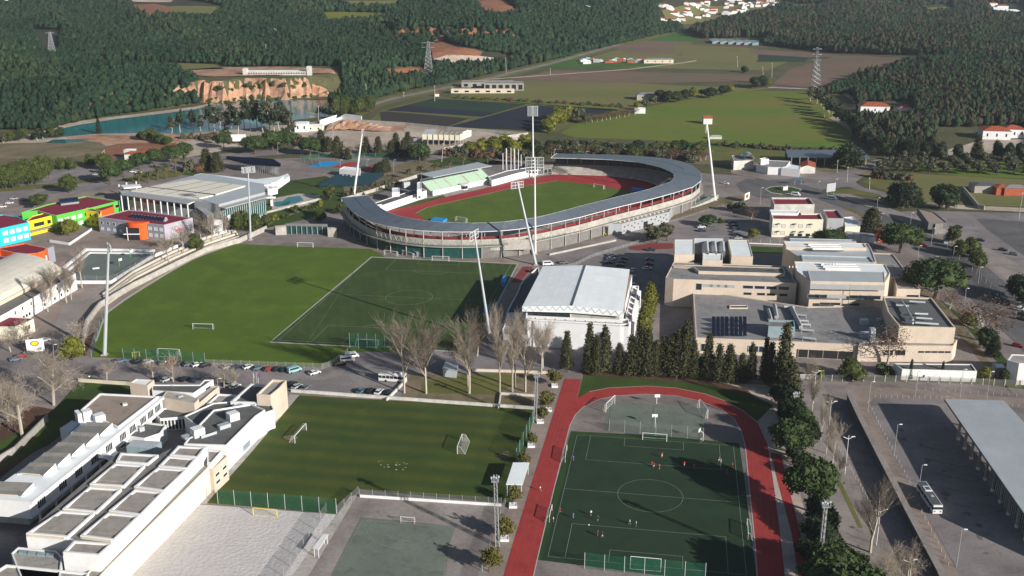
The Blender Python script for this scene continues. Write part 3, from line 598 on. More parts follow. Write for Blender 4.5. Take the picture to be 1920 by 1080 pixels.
for k in range(1, 5):
    f = k/5; A_ = chain(ri[1:-1][::-1], 40, .14); B_ = chain(ro[:-1], 40, .14)
    strip('lane_line', [tuple(a.lerp(b, f)[:2]) for a, b in zip(A_[2:], B_[2:])], .07, 'line_faint', .136, px=False, sub=30)
def dashes(name, pts, n, w, m, z, duty=.5):
    mb = MB(); P = chain(pts, n, z)
    for a, b in zip(P, P[1:]):
        b = a.lerp(b, duty); t = (b-a).normalized(); s_ = Vector((-t.y, t.x, 0))*w/2; mb.quad(a-s_, b-s_, b+s_, a+s_)
    struct(mb, name, m)
dashes('avenue_markings', [(1500, 372), (1590, 392), (1690, 446), (1800, 532), (1920, 650)], 46, .22, 'line', .10); dashes('avenue_markings', [(1560, 366), (1650, 396), (1750, 442), (1860, 516), (1960, 610)], 40, .2, 'line', .11)
dashes('back_road_markings', [(560, 282), (720, 288), (940, 306), (1150, 322), (1380, 340)], 70, .25, 'line', .12)
for k, (a, b) in enumerate((((1068, 505), (1135, 470)), ((1150, 512), (1182, 470)), ((1290, 440), (1310, 418)), ((1352, 444), (1362, 410)))): pass
for x0, y0, x1, y1, n in ((672, 728, 742, 733, 8), (1840, 470, 1900, 510, 14), (1870, 560, 1925, 610, 10)):
    for i in range(n+1): f = i/n; x, y = x0+(x1-x0)*f, y0+(y1-y0)*f; dashes('bay_line', [(x, y), (x-3 if y0 > 700 else x+14, y+11 if y0 > 700 else y-3)], 1, .12, 'line', .11, 1)
r9 = random.Random(9)
def blotch(name, x, y, w_, d_, m, z):
    c = G(x, y, z); mb = MB(); mb.ngon([(c[0]+w_*math.cos(a)*r9.uniform(.6, 1.1), c[1]+d_*math.sin(a)*r9.uniform(.6, 1.1), z) for a in np.linspace(0, 6.283, 15)[:-1]]); struct(mb, name, m)
for x, y, w_, d_ in ((545, 820, 2.6, 2.0), (945, 855, 2.4, 2.4), (950, 848, 1.0, 1.0)): blotch('worn_patch', x, y, w_, d_, 'earth', .086)
for i in range(16): blotch('worn_patch', 738+r9.uniform(-28, 28), 872+r9.uniform(-9, 9), r9.uniform(.15, .45), r9.uniform(.15, .4), 'earth_pale', .087+.001*i)
for i in range(14): blotch('oil_stain', 1700+r9.uniform(-20, 20)+i*11, 810+i*17+r9.uniform(-14, 14), r9.uniform(.5, 1.6), r9.uniform(.5, 1.8), 'asphalt_dark', .067+.001*i)
# ================================================================== TREES
def leafmesh(name, C, R, size, m, seed, up=.3, core=None):
    """many small leaf tufts: C centres, R tuft radii, size leaf size"""
    r = np.random.RandomState(seed); n = len(C)
    d = r.normal(size=(n, 3)); d /= np.linalg.norm(d, axis=1)[:, None]
    nrm = d.copy(); nrm[:, 2] += up; nrm /= np.linalg.norm(nrm, axis=1)[:, None]
    a = np.cross(nrm, r.normal(size=(n, 3))); a /= np.linalg.norm(a, axis=1)[:, None]; b = np.cross(nrm, a)
    s = (size*(.6+.8*r.rand(n)))[:, None]
    V = np.stack([C-a*s-b*s*.6, C+a*s-b*s*.6, C+a*s*.7+b*s, C-a*s*.7+b*s*.7], 1).reshape(-1, 3)
    Fc = np.arange(4*n).reshape(-1, 4)
    vs = V.tolist(); fs = Fc.tolist()
    if core:
        cv, cf = core; o = len(vs); vs += cv; fs += [tuple(i+o for i in f) for f in cf]
    me = bpy.data.meshes.new(name); me.from_pydata(vs, [], fs); me.materials.append(M(m)); me.update(); return me
def blob(cx, cy, cz, rx, rz, seed, n=9, k=6, noise=.18):
    r = random.Random(seed); vs = []; fs = []
    for j in range(k+1):
        ph = math.pi*j/k
        for i in range(n):
            t = 2*math.pi*i/n; q = 1+r.uniform(-noise, noise); vs.append((cx+rx*q*math.sin(ph)*math.cos(t), cy+rx*q*math.sin(ph)*math.sin(t), cz+rz*q*math.cos(ph)))
    for j in range(k):
        for i in range(n): fs.append((j*n+i, (j+1)*n+i, (j+1)*n+(i+1) % n, j*n+(i+1) % n))
    return vs, fs
def merge(*cs):
    vs = []; fs = []
    for v, f in cs:
        o = len(vs); vs += v; fs += [tuple(i+o for i in q) for q in f]
    return vs, fs
def clumps(lobes, per, seed, shell=.55):
    """lobes: (cx,cy,cz,rx,rz); points near the skin of each lobe, gathered into tufts"""
    r = np.random.RandomState(seed); out = []
    for cx, cy, cz, rx, rz in lobes:
        nt_ = max(6, int(per/9)); d = r.normal(size=(nt_, 3)); d /= np.linalg.norm(d, axis=1)[:, None]
        rad = shell+(1.05-shell)*r.rand(nt_)**.6
        T = d*rad[:, None]*np.array([rx, rx, rz])+np.array([cx, cy, cz])
        P = np.repeat(T, 9, 0)+r.normal(size=(nt_*9, 3))*np.array([rx, rx, rz])*.13
        out.append(P)
    return np.concatenate(out)
def branches(seed, h, spread, levels, trunk_r, forks, up, lean=.1, start=.25, mat_='bark_pale', twigs=True, minr=.018):
    r = random.Random(seed); a = MB(); b = MB()
    def grow(p, d, L, rad, lv):
        segs = 3 if lv < 2 else 2; q = p
        for i in range(segs):
            d = (d+Vector((r.uniform(-1, 1), r.uniform(-1, 1), r.uniform(-.3, .6)*up))*lean).normalized()
            e = q+d*L/segs; r1 = rad*(1-.28*(i+1)/segs)
            (a if lv < 2 else b).tube(q, e, max(rad, minr), max(r1, minr), 5 if lv == 0 else (4 if lv < 2 else 3), False)
            if lv < levels:
                nb = forks[lv] if (i > 0 or lv > 0) else 0
                for _ in range(nb):
                    t = r.random(); s = q.lerp(e, t); ang = r.uniform(0, 2*math.pi)
                    u = d.orthogonal().normalized(); w = d.cross(u); side = u*math.cos(ang)+w*math.sin(ang)
                    nd = (d*(1-spread*r.uniform(.7, 1.2))+side*spread*1.1+Vector((0, 0, up*.35))).normalized()
                    grow(s, nd, L*r.uniform(.48, .72), r1*.55, lv+1)
            q = e; rad = r1
    grow(Vector((0, 0, 0)), Vector((0, 0, 1)), h*.62, trunk_r, 0)
    return a.mesh('trunk', mat_), b.mesh('crown', 'twig')
PROTO = {}
def trunk_mesh(h, r0, m='bark', seed=0, forks=0, top=None):
    r = random.Random(seed); mb = MB(); p = Vector((0, 0, -.2))
    for i in range(3):
        e = Vector((r.uniform(-.05, .05)*h, r.uniform(-.05, .05)*h, h*(i+1)/3)); mb.tube(p, e, r0*(1-.2*i), r0*(.8-.2*i), 6, False); p = e
    for i in range(forks):
        t = 2*math.pi*i/forks+r.random(); L = (top or h*.4); mb.tube(p-Vector((0, 0, h*.15)), p+Vector((math.cos(t)*L*.7, math.sin(t)*L*.7, L*.55)), r0*.45, r0*.18, 5, False)
    return mb.mesh('trunk', m)
def kind(k, trunk, crown, h, w): PROTO.setdefault(k, []).append((trunk, crown, h, w))
for s in range(3):
    r = random.Random(100+s)
    # umbrella pine, h 10 w 10
    lob = [(2.7*math.cos(k*.9), 2.7*math.sin(k*.9), 5.4+r.uniform(-.8, .8), r.uniform(1.7, 2.3), r.uniform(1.5, 2.1)) for k in range(7)]+[(r.uniform(-1.6, 1.6), r.uniform(-1.6, 1.6), 7.0+r.uniform(-.3, .4), 2.0, 1.5) for _ in range(4)]+[(0, 0, 6.2, 3.4, 2.6)]
    core = merge(*[blob(a, b, c, d*.82, e*.8, 3+s) for a, b, c, d, e in lob])
    kind('pine', trunk_mesh(4.4, .36, 'bark', s, 5, 2.2), leafmesh('crown', clumps(lob, 480, s, .7), 0, .19, 'leaf_pine', s, .5, core), 9.4, 9.4)
    # dense dark round tree
    lob = [(r.uniform(-1.9, 1.9), r.uniform(-1.9, 1.9), 4.6+r.uniform(-1.8, 2.2), r.uniform(1.5, 2.3), r.uniform(1.5, 2.2)) for _ in range(9)]+[(0, 0, 4.6, 2.9, 3.2)]
    core = merge(*[blob(a, b, c, d*.8, e*.8, 3+s) for a, b, c, d, e in lob])
    kind('dark', trunk_mesh(2.6, .3, 'bark', s, 3, 1), leafmesh('crown', clumps(lob, 480, 20+s, .65), 0, .20, 'leaf_dark', s, .4, core), 9, 8)
    kind('green', trunk_mesh(2.6, .25, 'bark', s, 3, 1), leafmesh('crown', clumps(lob, 480, 30+s, .65), 0, .19, 'leaf_green', s, .4, core), 9, 8)
    kind('yellow', trunk_mesh(2.6, .22, 'bark', s, 3, 1), leafmesh('crown', clumps(lob, 480, 40+s, .45), 0, .18, 'leaf_yellow', s, .4, core), 9, 8)
    # conifer, h 14 w 5: ragged spire
    P = []; rr = np.random.RandomState(50+s)
    for k in range(230):
        z = 1.2+12.6*rr.rand()**1.15; R = 2.5*(1-(z-1.2)/13.2)**.75*(.75+.35*rr.rand())+.12; t = rr.rand()*6.283
        P.append(np.array([R*math.cos(t), R*math.sin(t), z])+rr.normal(size=(12, 3))*[.36, .36, .55])
    P = np.concatenate(P)
    core = ([], []); cv = []; cf = []
    for j in range(8):
        z = 1.2+12*j/7
        for i in range(8): q = (2.2*(1-(z-1.2)/13.2)**.75)*.78*(1+.2*rr.normal()*.5)+.03; t = 6.283*i/8; cv.append((q*math.cos(t), q*math.sin(t), z))
    for j in range(7):
        for i in range(8): cf.append((j*8+i, j*8+(i+1) % 8, (j+1)*8+(i+1) % 8, (j+1)*8+i))
    kind('conifer', trunk_mesh(3, .24, 'bark', s), leafmesh('crown', P, 0, .21, 'leaf_cypress', s, -.2, (cv, cf)), 14, 5)
    P2 = P*np.array([.52, .52, 1]); cv2 = [(a*.52, b*.52, c) for a, b, c in cv]
    kind('cypress', trunk_mesh(2, .18, 'bark', s), leafmesh('crown', P2, 0, .15, 'leaf_dark', s, .2, (cv2, cf)), 14, 2.6)
    # leafy poplar column
    P = []
    for k in range(230):
        z = 1.5+12*rr.rand(); R = 1.9*math.sin(min(1, (z-1.0)/3)*math.pi/2)*(1-max(0, (z-8)/6.3))**.6*(.6+.5*rr.rand()); t = rr.rand()*6.283
        P.append(np.array([R*math.cos(t), R*math.sin(t), z])+rr.normal(size=(11, 3))*[.25, .25, .4])
    kind('poplar', trunk_mesh(3, .2, 'bark', s), leafmesh('crown', np.concatenate(P), 0, .18, 'leaf_yellow', s, .3, blob(0, 0, 7.2, 1.35, 5.4, s)), 14, 4)
    # olive, scrub, potted crown, brown winter foliage
    lob = [(r.uniform(-1.2, 1.2), r.uniform(-1.2, 1.2), 3.0+r.uniform(-.9, .9), r.uniform(.9, 1.4), r.uniform(.8, 1.2)) for _ in range(8)]
    core = merge(*[blob(a, b, c, d*.72, e*.72, 3+s) for a, b, c, d, e in lob])
    kind('olive', trunk_mesh(2.0, .2, 'bark', s, 3, .8), leafmesh('crown', clumps(lob, 170, 60+s), 0, .17, 'leaf_olive', s, .3, core), 5, 5)
    lobs = [(a, b, c-2.2, d, e*.9) for a, b, c, d, e in lob]; cores = merge(*[blob(a, b, c, d*.7, e*.6, 3+s) for a, b, c, d, e in lobs])
    kind('scrub', trunk_mesh(.8, .1, 'bark', s), leafmesh('crown', clumps(lobs, 130, 70+s, .3), 0, .16, 'leaf_brown' if s == 1 else 'leaf_olive', s, .3, cores), 2.6, 5)
    kind('bush', trunk_mesh(.8, .1, 'bark', s), leafmesh('crown', clumps(lobs, 170, 70+s, .4), 0, .16, 'leaf_green' if s else 'leaf_yellow', s, .3, cores), 2.6, 5)
    kind('pot', trunk_mesh(1.5, .12, 'bark', s, 3, .9), leafmesh('crown', clumps([(a*.8, b*.8, c*.9+.2, d*.85, e*1.1) for a, b, c, d, e in lob], 240, 80+s, .3), 0, .13, 'leaf_pot', s, .3, merge(*[blob(a*.8, b*.8, c*.9+.2, d*.55, e*.7, s) for a, b, c, d, e in lob[:5]])), 5, 4)
    t_, c_ = branches(200+s, 12, .62, 3, .26, [2, 3, 3, 0], .5); P = clumps([(0, 0, 7.5, 3.6, 4.6)], 1500, 90+s, .2)
    kind('brown', t_, leafmesh('crown', P, 0, .12, 'leaf_brown', s, .3), 12, 8)
    lob = [(r.uniform(-1.0, 1.0), r.uniform(-1.0, 1.0), 8.5+r.uniform(-3.5, 3.2), r.uniform(.9, 1.6), r.uniform(1.1, 1.9)) for _ in range(9)]
    kind('gum', trunk_mesh(9, .2, 'bark_pale', s, 4, 2.2), leafmesh('crown', clumps(lob, 130, 95+s, .3), 0, .25, 'leaf_dark' if s < 2 else 'leaf_olive', s, .3, merge(*[blob(a, b, c, d*.65, e*.65, 3+s) for a, b, c, d, e in lob])), 13, 5)
    # bare trees
    t_, c_ = branches(10+s, 15, .34, 4, .24, [3, 3, 3, 2], .8, .09, minr=.013); kind('bare_tall', t_, c_, 15, 7)
    t_, c_ = branches(30+s, 12, .62, 4, .30, [3, 3, 3, 3], .35, .14, minr=.013); kind('bare_wide', t_, c_, 11, 11)
    t_, c_ = branches(40+s, 8, .5, 3, .16, [3, 4, 3], .6, .12, minr=.02); kind('bare_small', t_, c_, 7.5, 4.5)
    # palm
    mb = MB(); mb.tube((0, 0, -.2), (0, 0, 5.4), .34, .28, 7); mb.lathe((0, 0, 5.1), [(.28, 0), (.55, .3), (.5, .8), (.1, 1.1)], 8); cr = MB()
    for i in range(46):
        t = r.uniform(0, 6.283); el = r.uniform(-.5, 1.3); L = r.uniform(2.2, 3.0); p = Vector((0, 0, 6.0)); wd = .30; dl = Vector((-math.sin(t), math.cos(t), 0))
        pts = []
        for k in range(5):
            e = el-.42*k; pts.append(p.copy()); p = p+Vector((math.cos(t)*math.cos(e), math.sin(t)*math.cos(e), math.sin(e)))*L/4
        for k in range(4):
            w0 = wd*(1-.15*k); w1 = wd*(1-.15*(k+1)) if k < 3 else .02
            for sg in (-1, 1): cr.quad(pts[k], pts[k]+dl*w0*sg-Vector((0, 0, .12)), pts[k+1]+dl*w1*sg-Vector((0, 0, .12)), pts[k+1])
    kind('palm', mb.mesh('trunk', 'bark'), cr.mesh('crown', 'leaf_palm'), 8, 5)
NMAP = dict(pine='pine_tree', dark='evergreen_tree', green='broadleaf_tree', yellow='broadleaf_tree', conifer='conifer_tree', cypress='cypress_tree', poplar='poplar_tree', olive='olive_tree', scrub='shrub', bush='shrub', pot='potted_tree', brown='plane_tree', gum='eucalyptus_tree', bare_tall='bare_tree', bare_wide='bare_tree', bare_small='bare_tree', palm='palm_tree')
def tree(k, p, h, w, label, group=None, name=None):
    v = PROTO[k][rnd.randrange(len(PROTO[k]))]; t = bpy.data.objects.new(name or NMAP[k], None); COL.objects.link(t)
    t.location = p; t.rotation_euler = (0, 0, rnd.uniform(0, 6.28)); t.scale = (w/v[3], w/v[3], h/v[2])
    t['label'] = label; t['category'] = 'shrub' if NMAP[k] == 'shrub' else 'tree'
    if group: t['group'] = group
    for nm, me in (('trunk', v[0]), ('crown', v[1])):
        o = bpy.data.objects.new(nm, me); COL.objects.link(o); o.parent = t
    return t
def trow(k, pts, label, group, px=True, hw=(9, 8), jit=.12):
    """pts: (px, py, h, w) each; label holds {n}"""
    if 'from the left' in label: pts = sorted(pts, key=lambda q: q[0])
    if 'from the right' in label: pts = sorted(pts, key=lambda q: -q[0])
    for i, q in enumerate(pts):
        x, y, z = GT(q[0], q[1]); h, w = (q[2], q[3]) if len(q) > 2 else hw; kk = q[4] if len(q) > 4 else k
        h *= rnd.uniform(1-jit*.5, 1+jit*.5); w *= (.84 if k == 'conifer' else 1)*rnd.uniform(1-jit*.5, 1+jit*.5)
        tree(kk, (x, y, z), h, w, label.replace('{n}', ORD[i]), group)
def tline(k, a, b, n, hw, label, group, jit=.2, jp=2):
    ks = k if isinstance(k, tuple) else (k,); k = ks[0]
    pts = [(a[0]+(b[0]-a[0])*i/max(n-1, 1)+rnd.uniform(-jp, jp), a[1]+(b[1]-a[1])*i/max(n-1, 1)+rnd.uniform(-jp, jp)*.4, *hw, rnd.choice(ks)) for i in range(n)]
    trow(k, pts, label, group, jit=jit)
# ---- the dark screen of conifers behind the red track
CON = [(1062, 694, 15.5, 6), (1104, 700, 17.2, 6), (1118, 703, 14.6, 5.5), (1133, 700, 19.4, 6.2), (1160, 701, 12.9, 5), (1183, 703, 17.2, 6.5), (1199, 703, 21.3, 6.2), (1213, 705, 17.2, 6), (1228, 705, 14.6, 5.5), (1243, 704, 16.5, 5.6), (1258, 706, 17.2, 6.5), (1271, 707, 18.1, 6), (1284, 708, 19.4, 6.4), (1298, 709, 14.6, 6), (1326, 711, 18.1, 5), (1346, 716, 15.5, 6), (1366, 716, 12.0, 7.5), (1390, 717, 9.5, 6), (1407, 716, 14.5, 4), (1432, 718, 14.6, 4.4), (1442, 722, 14.6, 5.5), (1466, 728, 21.3, 8), (1480, 746, 13.8, 8)]
trow('conifer', CON, '{n} dark conifer from the left in the screen of conifers behind the red track', 'conifers screening the school from the running track', jit=.3)
trow('poplar', [(1218, 600, 17, 6), (1208, 645, 17, 6)], '{n} yellow-green poplar from the right between the arena and the beige school', 'poplars beside the arena')
trow('green', [(1236, 700, 8, 5), (1308, 700, 7, 5), (1368, 706, 8, 6)], '{n} low broadleaf tree from the left between the conifers by the red track', 'low trees among the conifers', jit=.05)
# ---- the copse of bare trees by the coach
BT = [(758, 737, 25, 13), (799, 738, 25, 14), (880, 738, 25, 12), (878, 724, 19, 9), (937, 737, 26, 9), (961, 735, 24, 8), (966, 727, 24, 8), (985, 735, 22, 11), (1015, 702, 19, 9), (1018, 690, 17, 9)]
trow('bare_tall', BT, '{n} bare tree from the left in the copse between the coach and the red track', 'bare trees in the copse', jit=.05)
trow('brown', [(850, 690, 13, 8), (895, 668, 14, 9)], '{n} brown winter-leaved tree from the left behind the copse of bare trees', 'brown trees behind the copse')
# ---- bare trees at the far left
trow('bare_wide', [(42, 820, 20, 18), (101, 760, 21, 18), (16, 790, 16, 14)], '{n} big pale bare tree from the right beside the lawn left of the white school', 'bare trees by the white school')
trow('bare_small', [(200, 716, 7, 6), (287, 712, 7, 6), (325, 716, 8, 6.5), (420, 726, 7, 6), (438, 728, 6, 5)], '{n} pollarded bare tree from the left along the white school wall', 'street trees by the white school')
trow('bare_small', [(150, 655, 9, 9), (50, 650, 9, 8), (20, 660, 8, 8)], '{n} bare tree from the right by the gate at the left edge', 'bare trees at the gate')
trow('yellow', [(137, 676, 11, 9)], 'big yellow-green tree beside the ditch at the corner of the left pitch', None)
trow('bare_tall', [(154, 540, 16, 9), (125, 568, 15, 8), (134, 562, 14, 7), (98, 572, 13, 7), (90, 585, 12, 7), (69, 572, 11, 7), (100, 558, 12, 7)], '{n} bare tree from the right in front of the cream vaulted hall', 'bare trees by the vaulted hall')
trow('bare_small', [(317, 492, 14, 10), (345, 476, 14, 8), (377, 450, 12, 7), (398, 452, 11, 7), (422, 446, 11, 7)], '{n} bare tree from the left on the grassed terraces above the left pitch', 'bare trees on the terraces')
trow('green', [(368, 468, 9, 8), (447, 436, 11, 9), (466, 434, 10, 8), (480, 436, 10, 8), (455, 420, 9, 6, 'palm')], '{n} tree from the left along the top of the terraces by the pool building', 'trees by the pool building')
# ---- coloured school, palms, pines
trow('yellow', [(130, 442, 9, 9), (140, 436, 8, 7), (118, 438, 7, 7)], '{n} olive-green tree from the left in the colourful school yard', 'school yard trees')
trow('palm', [(261, 345, 9, 8), (279, 343, 9, 7.5), (296, 338, 9, 7), (312, 336, 10, 7), (330, 324, 13, 7), (347, 318, 12, 7)], '{n} palm from the left in the row behind the pool hall', 'palms behind the pool hall')
trow('pine', [(208, 346, 14, 14), (233, 332, 12, 13), (262, 318, 12, 14), (290, 312, 12, 14), (322, 306, 13, 14), (345, 300, 13, 13), (420, 280, 13, 13), (478, 289, 14, 19), (512, 282, 15, 18), (536, 280, 14, 18), (582, 292, 13, 17)], '{n} umbrella pine from the left in the line behind the pool hall', 'umbrella pines along the road', jit=.08)
trow('green', [(72, 386, 7, 13)], 'round clipped green tree in the car park behind the green school block', None)
trow('gum', [(12, 356, 17, 9, 'green'), (26, 354, 18, 9, 'green'), (40, 352, 18, 9, 'green'), (54, 348, 18, 9, 'green'), (68, 346, 18, 9, 'green'), (80, 342, 18, 9, 'green'), (92, 336, 16, 9, 'green')], '{n} tall olive-green tree from the left beside the far left car park', 'trees by the far left car park')
trow('green', [(118, 318, 9, 9), (135, 318, 9, 8), (170, 312, 9, 8), (195, 320, 13, 11), (130, 362, 13, 11), (205, 330, 10, 8)], '{n} grey-green tree from the left on the verge behind the far left car park', 'verge trees at the left')
trow('green', [(388, 318, 13, 10, 'conifer'), (408, 322, 13, 9, 'conifer'), (372, 320, 9, 13, 'scrub'), (355, 322, 8, 12, 'scrub')], '{n} tree from the right on the lawn behind the pool hall', 'lawn trees behind the pool hall')
trow('conifer', [(603, 282, 15, 9), (616, 285, 11, 8), (633, 296, 15, 9), (652, 299, 8, 6), (687, 291, 13, 8), (710, 294, 14, 8), (733, 293, 11, 7), (743, 292, 16, 9), (757, 295, 12, 8), (765, 292, 16, 9), (795, 300, 13, 10)], '{n} conifer from the left in the line behind the tennis courts', 'conifers behind the tennis courts', jit=.05)
trow('pine', [(787, 305, 13, 15)], 'dark round pine right of the conifers behind the tennis courts', None)
trow('scrub', [(658, 290, 6, 7, 'brown'), (672, 288, 7, 7, 'brown'), (700, 288, 7, 8, 'brown'), (724, 286, 7, 7, 'brown'), (650, 292, 6, 6, 'brown')], '{n} small reddish tree from the left by the depot fence behind the tennis courts', 'reddish trees by the depot fence')
trow('dark', [(706, 325, 6, 6, 'cypress'), (713, 324, 7, 6, 'conifer'), (721, 324, 9, 6, 'conifer'), (726, 322, 9, 5, 'conifer')], '{n} dark conifer from the left at the edge of the red ball court', 'dark conifers by the ball court')
trow('palm', [(766, 336, 8, 8), (788, 331, 8, 8), (815, 325, 7, 8), (842, 316, 6, 7), (868, 310, 7, 7), (914, 306, 7, 7)], '{n} palm from the left behind the green seated stand', 'palms behind the stand')
tline('scrub', (650, 372), (745, 345), 16, (5, 6), '{n} grey-olive shrub from the left on the bank left of the stadium', 'shrubs on the stadium bank')
trow('green', [(618, 376, 9, 9), (602, 386, 4, 5, 'bush'), (553, 398, 6, 7, 'bush'), (535, 408, 4, 6, 'bush'), (515, 412, 4, 6, 'bush'), (500, 425, 7, 8), (603, 416, 6, 8), (640, 400, 6, 8), (570, 395, 4, 6, 'bush'), (588, 392, 4, 6, 'bush')], '{n} green bush from the left around the swimming pool lawn', 'planting round the pool lawn')
# ---- lake side
trow('gum', [(322, 250, 14, 9), (338, 248, 17, 9), (362, 243, 17, 8), (377, 246, 13, 7), (392, 240, 20, 9), (403, 246, 19, 9), (412, 240, 18, 9), (425, 248, 18, 10), (434, 240, 22, 10), (446, 252, 22, 10), (458, 240, 22, 10), (470, 246, 26, 11), (482, 240, 25, 11), (494, 250, 24, 10), (505, 246, 26, 11), (515, 252, 24, 11), (524, 244, 24, 10), (535, 250, 22, 11), (545, 256, 18, 10), (425, 262, 10, 9), (405, 270, 9, 8)], '{n} eucalyptus from the left in the stand between the lake and the road', 'eucalyptus stand by the lake')
trow('gum', [(186, 251, 12, 4, 'cypress')], 'lone dark tree standing on the near shore of the turquoise lake', None)
trow('green', [(272, 264, 8, 8), (283, 263, 9, 9), (294, 266, 9, 9), (305, 270, 8, 9), (315, 272, 7, 8), (264, 260, 6, 7)], '{n} dark bushy tree from the left on the sandy lake shore', 'bushy trees on the lake shore')
tline(('green', 'bush', 'gum', 'dark'), (0, 268), (110, 258), 14, (8, 8), '{n} dark shrubby tree from the left at the near end of the lake', 'trees at the near end of the lake', jp=6)
tline('scrub', (345, 262), (600, 272), 26, (5, 8), '{n} low brown shrub from the left along the road south of the lake', 'roadside shrubs south of the lake', jp=7)
tline('green', (625, 218), (700, 210), 12, (15, 9), '{n} tall tree from the left between the lake and the valley road', 'trees by the valley road', jp=5)
tline('gum', (600, 218), (640, 226), 5, (10, 7), '{n} tree from the left behind the white depot wall', 'trees behind the depot wall', jp=2)
tline('scrub', (545, 262), (640, 276), 9, (6, 7), '{n} dark shrub from the left by the depot entrance', 'shrubs at the depot', jp=3)
# ---- willows and scrub behind the stadium
trow('yellow', [(1022, 246, 11, 11), (1034, 242, 15, 13), (1046, 236, 15, 13), (1060, 230, 15, 12), (1070, 226, 13, 11), (1030, 250, 9, 12)], '{n} yellow-green willow from the left in the clump by the slate-blue field', 'willows by the dark field')
trow('olive', [(1082, 230, 12, 11), (1093, 228, 12, 11), (1100, 232, 9, 9)], '{n} grey-green tree from the left beside the yellow willows', 'grey trees by the willows')
tline('brown', (1100, 232), (1190, 216), 11, (7, 9), '{n} leafless shrub from the left in the hedge between the fields', 'hedge shrubs between the fields', jp=2)
trow('olive', [(1196, 206, 8, 9, 'yellow'), (1210, 202, 8, 9), (1225, 196, 9, 11), (1238, 190, 11, 12, 'dark'), (1252, 192, 11, 12, 'dark'), (1268, 192, 11, 12, 'green'), (1284, 188, 11, 11, 'dark'), (1300, 186, 11, 11, 'yellow'), (1332, 184, 10, 14, 'dark'), (1315, 180, 7, 9)], '{n} tree from the left in the clump beyond the green meadow', 'trees beyond the meadow')
trow('dark', [(1355, 178, 9, 12), (1370, 172, 8, 10, 'yellow'), (1416, 166, 12, 13), (1428, 164, 12, 12), (1440, 163, 9, 9, 'yellow'), (1396, 136, 8, 9)], '{n} dark tree from the left on the far edge of the meadow', 'trees on the far edge of the meadow')
tline('scrub', (830, 292), (1010, 300), 18, (7, 10), '{n} bush from the left in the thicket behind the flagpoles', 'thicket behind the flagpoles', jp=4)
trow('yellow', [(880, 288, 9, 13), (900, 286, 11, 14), (925, 286, 12, 15), (945, 284, 12, 14), (965, 288, 12, 14), (985, 284, 13, 14), (1002, 290, 11, 12, 'dark')], '{n} yellow-green tree from the left in the thicket behind the stadium', 'yellow-green trees behind the stadium')
tline(('brown', 'scrub', 'olive', 'scrub', 'green'), (1020, 292), (1320, 302), 40, (7.5, 11), '{n} low winter tree from the left in the belt behind the stadium roof', 'winter trees behind the stadium', jp=7)
tline(('dark', 'green', 'olive'), (1025, 286), (1300, 288), 18, (9, 11), '{n} dark evergreen from the left in the belt behind the stadium roof', 'evergreens behind the stadium', jp=7)
tline('scrub', (1320, 272), (1600, 288), 22, (4, 8), '{n} shrub from the left along the ditch between the meadows', 'ditch shrubs', jp=5)
tline('scrub', (860, 184), (1160, 200), 22, (3, 8), '{n} low bush from the left on the bank above the slate-blue fields', 'bushes above the dark fields', jp=3)
# ---- east: pines, avenue trees, olive grove
trow('dark', [(1588, 318, 19, 21)], 'big dark round tree in front of the long grey barn', None)
trow('pine', [(1688, 474, 15, 22), (1752, 560, 18, 27), (1556, 462, 9, 17), (1540, 460, 8, 10)], '{n} umbrella pine from the right between the beige school, the clinic and the avenue', 'umbrella pines by the avenue', jit=.04)
trow('conifer', [(1632, 440, 15, 13)], 'bushy conifer between the clinic and the avenue', None)
trow('dark', [(1692, 392, 17, 16), (1704, 390, 15, 14), (1680, 390, 15, 13), (1776, 392, 15, 19), (1760, 390, 13, 13)], '{n} large dark tree from the left beside the country road east of the roundabout', 'large dark trees by the country road', jit=.05)
trow('green', [(1785, 458, 10, 9), (1800, 482, 9, 9), (1822, 482, 10, 9), (1832, 504, 9, 10), (1815, 470, 7, 6)], '{n} small tree from the left along the green fence of the eastern car park', 'trees along the car park fence')
trow('dark', [(1905, 560, 12, 13), (1925, 575, 11, 12)], '{n} dark tree from the left at the right edge beside the avenue', 'dark trees at the right edge')
trow('brown', [(1846, 640, 17, 23), (1664, 682, 15, 15)], '{n} spreading plane tree with brown leaves from the left by the beige school', 'brown plane trees', jit=.03)
trow('brown', [(1715, 520, 7, 9), (1780, 580, 8, 10), (1800, 600, 7, 7)], '{n} small russet tree from the left beside the avenue fence', 'russet trees by the avenue')
trow('green', [(1850, 655, 9, 9, 'dark'), (1862, 668, 8, 5, 'cypress'), (1815, 610, 6, 7), (1596, 712, 8, 10), (1535, 712, 5, 6, 'bush'), (1845, 712, 6, 5, 'yellow'), (1885, 716, 5, 5), (1664, 700, 5, 8, 'bush')], '{n} green tree from the left on the strip in front of the beige school', 'trees round the eastern school', jit=.03)
trow('cypress', [(1706, 712, 8, 1.6), (1765, 712, 7, 1.4)], '{n} thin russet cypress from the left in front of the low white annex', 'thin cypresses by the annex')
trow('pine', [(1328, 0+425, 7, 10), (1352, 418, 4, 4, 'bush')], '{n} low green tree from the left at the top edge of the mid car park', 'low trees by the mid car park')
trow('olive', [(1232, 456, 11, 12), (1250, 452, 10, 11), (1222, 458, 9, 9)], '{n} olive tree from the right below the perforated stadium wall', 'olive trees by the stadium wall', jit=.04)
trow('olive', [(1384, 398, 7, 10), (1372, 396, 6, 8)], '{n} round olive-green tree from the left at the top of the mid car park', 'trees at the top of the car park')
trow('brown', [(1408, 412, 7, 8), (1412, 448, 6, 7, 'yellow')], '{n} small coloured tree from the left beside the clinic', 'small trees left of the clinic')
